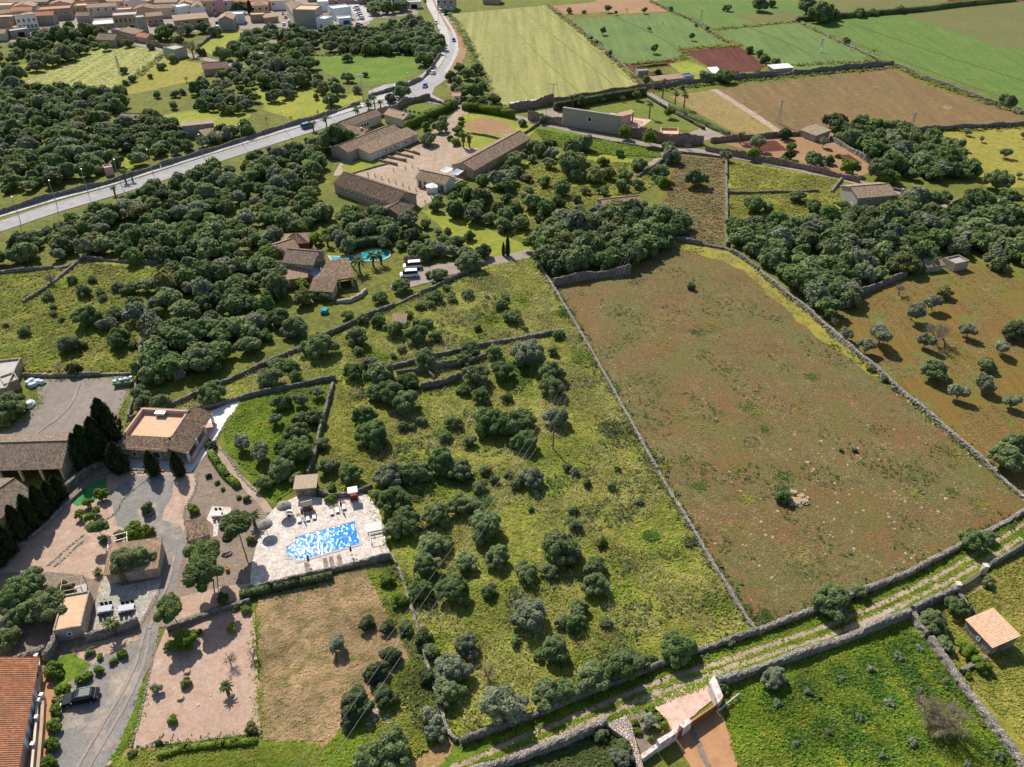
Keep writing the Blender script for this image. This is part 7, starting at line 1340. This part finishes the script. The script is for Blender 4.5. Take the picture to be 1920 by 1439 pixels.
# ---------------------------------------------------------------- stable yard clutter
SAIL = plain('cream_sail_cloth', (.66, .64, .60), .8)
for pts, m, lb in (([(823, 336), (838, 329), (852, 333), (838, 341)], SAIL, 'cream shade sail between stable row and long barn'), ([(842, 341), (857, 333), (871, 337), (858, 346)], plain('grey_sail_cloth', (.38, .42, .48)), 'grey shade sail behind the stable row')):
    P = [G(*c) for c in pts]; b = P[0].copy(); t = thing('shade_sail', lb, 'shade sail', b); mb = MB(); Q = [p-b for p in P]; c = sum(Q, Vector())/4; n = 6
    g = [[Q[0].lerp(Q[1], i/n).lerp(Q[3].lerp(Q[2], i/n), j/n)+Vector((0, 0, 2.9-.5*math.sin(math.pi*i/n)*math.sin(math.pi*j/n)+(.5 if (i+j) % (2*n) == 0 else 0))) for j in range(n+1)] for i in range(n+1)]
    for i in range(n):
        for j in range(n): mb.face([g[i][j], g[i+1][j], g[i+1][j+1], g[i][j+1]]); mb.face([q-Vector((0, 0, .03)) for q in (g[i][j+1], g[i+1][j+1], g[i+1][j], g[i][j])])
    mb.build('canopy', m, t)
    for q in Q: k = MB(); k.tube(q, q+Vector((0, 0, 3.1)), .05, .05, 5); k.build('post', METAL, t)
mb = MB(); mb.box((0, 0, 1), (3.4, 3, 2)); mb.lathe((0, 0, 2), [(2.3, 0), (1.2, .5), (.05, .9)], 4); o = mb.build('white_tent', WHITE); o.location = G(811, 360); tag(o, 'small white tent in front of the stable row', 'tent')
FP = [(691, 338), (703, 331), (716, 337), (729, 341), (742, 345), (755, 349), (767, 355), (780, 358), (755, 361), (809, 373), (797, 381), (690, 329), (738, 322), (760, 317), (773, 315), (785, 320), (793, 324), (806, 327), (816, 330), (825, 332)]
for i, (u, v) in enumerate(FP):
    mb = MB(); mb.box((0, 0, .55), (.25, .25, 1.1)); mb.box((0, 0, 1.12), (.3, .3, .08)); o = mb.build('fence_post', CONC); o.location = G(u, v); tag(o, 'stubby stone post of the broken paddock fence in the dirt yard', 'post', 'stone posts of the dirt yard paddock')
for i in range(9):
    u, v = [(753, 207), (760, 209), (768, 210), (776, 211), (785, 213), (755, 216), (764, 217), (778, 221), (786, 222)][i]; t = furn('sun_lounger', 'dark sun lounger on the courtyard house lawn', 'sun lounger', (u, v), (u+6, v+5), 'dark loungers on the courtyard lawn'); mb = MB(); mb.box((0, 0, .3), (1.9, .65, .1)); mb.build('frame', BLACK, t); mb = MB(); mb.box((.85, 0, .55), (.15, .65, .5)); mb.build('backrest', BLACK, t)
# ---------------------------------------------------------------- poles, lamps and cables
def lattice(label, c, ty, arm=1.6):
    b, h = hsolve(c, ty); t = thing('power_pylon', label, 'pylon', b); mb = MB(); r = .55
    for sx in (-1, 1):
        for sy in (-1, 1): mb.tube((sx*r, sy*r, 0), (sx*.12, sy*.12, h), .08, .06, 4)
    n = 8
    for i in range(n):
        z0, z1 = h*i/n, h*(i+1)/n; k0, k1 = r-(r-.12)*i/n, r-(r-.12)*(i+1)/n
        for sx in (-1, 1): mb.tube((sx*k0, -k0, z0), (sx*k1, k1, z1), .04, .04, 4); mb.tube((-k0, sx*k0, z0), (k1, sx*k1, z1), .04, .04, 4)
    mb.build('tower', METAL, t); mb = MB(); mb.box((0, 0, h-.3), (arm*2, .16, .16)); mb.build('crossarm', METAL, t)
    for x in (-arm+.1, 0, arm-.1): k = MB(); k.lathe((x, 0, h-.2), [(.07, 0), (.1, .15), (.06, .3), (0, .4)], 6); k.build('insulator', WHITE, t)
lattice('leaning lattice pylon at the corner of the grove', (1707, 247), 212); lattice('lattice pylon standing in the dry field', (1459, 232), 188); lattice('tall pylon in the bright crop field', (1313, 47), 19); lattice('slender pylon by the palm of the finca wall', (1037, 191), 157); lattice('thin pylon in the white flowered field', (225, 136), 105, .8); lattice('faint pylon in the right green crop', (1538, 98), 73, .8)
MAST = plain('weathered_pole', (.22, .17, .14), .9, .2, 3); b = G(1037, 843); t = thing('utility_pole', 'wooden utility pole with crossarm rising from trees in the meadow', 'utility pole', b, R(20)); mb = MB(); mb.tube((0, 0, 0), (0, 0, 9.2), .16, .11, 8); mb.build('pole', MAST, t); mb = MB(); mb.box((0, 0, 8.9), (2.9, .14, .14)); mb.build('crossarm', MAST, t)
for x in (-1.35, 0, 1.35): k = MB(); k.lathe((x, 0, 8.95), [(.06, 0), (.09, .12), (.05, .25), (0, .32)], 6); k.build('insulator', GLASS, t)
WIRE = plain('aluminium_cable', (.42, .38, .40), .5); ex = Vector((math.cos(R(20)), math.sin(R(20)), 0)); tops = [b+ex*x+Vector((0, 0, 9.2)) for x in (-1.35, 0, 1.35)]
ends = [G(550, 1437, 7.8), G(577, 1437, 7.8), G(612, 1437, 7.8)]; far_ = [G(1258, 268, 8), G(1260, 268, 8.4), G(1262, 269, 8)]
for i in range(3):
    for tgt, ext, sag, nm in ((ends[i], 1.35, .6, 'front'), (far_[i], 1.0, 4.0, 'far')):
        e = tops[i]+(tgt-tops[i])*ext; mb = MB(); pts = [tops[i].lerp(e, k/24)-Vector((0, 0, sag*4*(k/24)*(1-k/24))) for k in range(25)]; o0 = tops[i]
        for p, q in zip(pts, pts[1:]): mb.tube(p-o0, q-o0, .016 if nm == 'front' else .008, None, 4)
        o = mb.build('overhead_cable', WIRE); o.location = o0; tag(o, ('cable from the meadow pole over the straw plot, ' if nm == 'front' else 'cable from the meadow pole over the red pasture, ')+['first insulator', 'middle insulator', 'last insulator'][i], 'cable', 'overhead cables')
def lamp(label, c, h=7.5, to=None, tall=False):
    p = G(*c); q = G(*(to or (c[0]+6, c[1]+8))); t = thing('street_lamp', label, 'street lamp', p, math.atan2(q.y-p.y, q.x-p.x), 'street lamps of the main road'); mb = MB(); mb.tube((0, 0, 0), (0, 0, h), .11, .07, 6); mb.build('pole', METAL, t); mb = MB(); mb.tube((0, 0, h), (1.3, 0, h+.2), .05, .05, 5); mb.build('arm', METAL, t); mb = MB(); mb.box((1.5, 0, h+.2), (.7, .28, .12)); mb.build('lamp_head', METAL, t)
LN = ['at the wood edge', 'second along the wood', 'before the verge palms', 'past the brick hut', 'by the first bare tree', 'near the blue-grey shed', 'opposite the round olive crown', 'by the teal van', 'at the garden palms', 'short of the junction', 'at the curved wall', 'past the curved wall', 'on the town bend', 'beyond the town bend']
for i, c in enumerate([(38, 414), (106, 382), (165, 360), (225, 341), (285, 322), (380, 292), (455, 272), (534, 246), (620, 221), (700, 195), (765, 171), (793, 150), (836, 108), (823, 45)]): lamp('grey street lamp on the pavement ' + LN[i], c)
b, h = hsolve((681, 188), 142); t = thing('floodlight_mast', 'tall mast with twin floodlights at the junction', 'mast', b); mb = MB(); mb.tube((0, 0, 0), (0, 0, h), .2, .1, 7); mb.build('pole', METAL, t)
for x in (-.7, .7): k = MB(); k.box((x, 0, h), (.9, .4, .5)); k.build('floodlight', METAL, t)
t = thing('leaning_pole', 'old wooden pole leaning over the western rubble wall', 'pole', G(261, 653)); mb = MB(); mb.tube((0, 0, 0), (-1.2, .4, 6), .11, .07, 6); mb.build('pole', MAST, t); mb = MB(); mb.box((-1.15, .4, 5.6), (.7, .08, .08)); mb.build('bracket', MAST, t)
for c, ty, lb in (((1262, 268), 252, 'light grey pole by the lane bend at the finca'), ((1543, 326), 306, 'light grey pole on the lane below the walled garden'), ((1024, 216), 205, 'thin pole in the finca forecourt')):
    b, h = hsolve(c, ty); t = thing('utility_pole', lb, 'utility pole', b); mb = MB(); mb.tube((0, 0, 0), (0, 0, h), .12, .08, 6); mb.build('pole', CONC, t); mb = MB(); mb.box((0, 0, h-.25), (1.1, .1, .1)); mb.build('crossarm', METAL, t)
# railing along the main road pavement
P = smooth([G(u-3, v-.5) for u, v in RS[:7]], 2); b = P[0].copy(); mb = MB()
for p, q in zip(P, P[1:]):
    mb.tube(p-b+Vector((1.2, -1.9, 1.0)), q-b+Vector((1.2, -1.9, 1.0)), .05, .05, 4)
    L = (q-p).length; n = max(1, int(L/3))
    for k in range(n): r = p.lerp(q, k/n)-b+Vector((1.2, -1.9, 0)); mb.tube(r, r+Vector((0, 0, 1.0)), .05, .05, 4)
o = mb.build('road_railing', METAL); o.location = b; tag(o, 'long grey metal railing between pavement and road by the wood', 'railing')
# shore of solar-like white trays stacked at the crop field wall
for i in range(8):
    t = furn('pallet_stack', 'white sheeted stack in the row at the foot of the pale crop field', 'stack', (962+i*9, 197-i*1.1), (990, 194), 'white sheeted stacks'); mb = MB(); mb.box((0, 0, .5), (2.4, 1.6, .8)); mb.build('load', BAG, t); mb = MB(); mb.box((0, 0, .06), (2.6, 1.8, .12)); mb.build('pallet', WOODL, t)
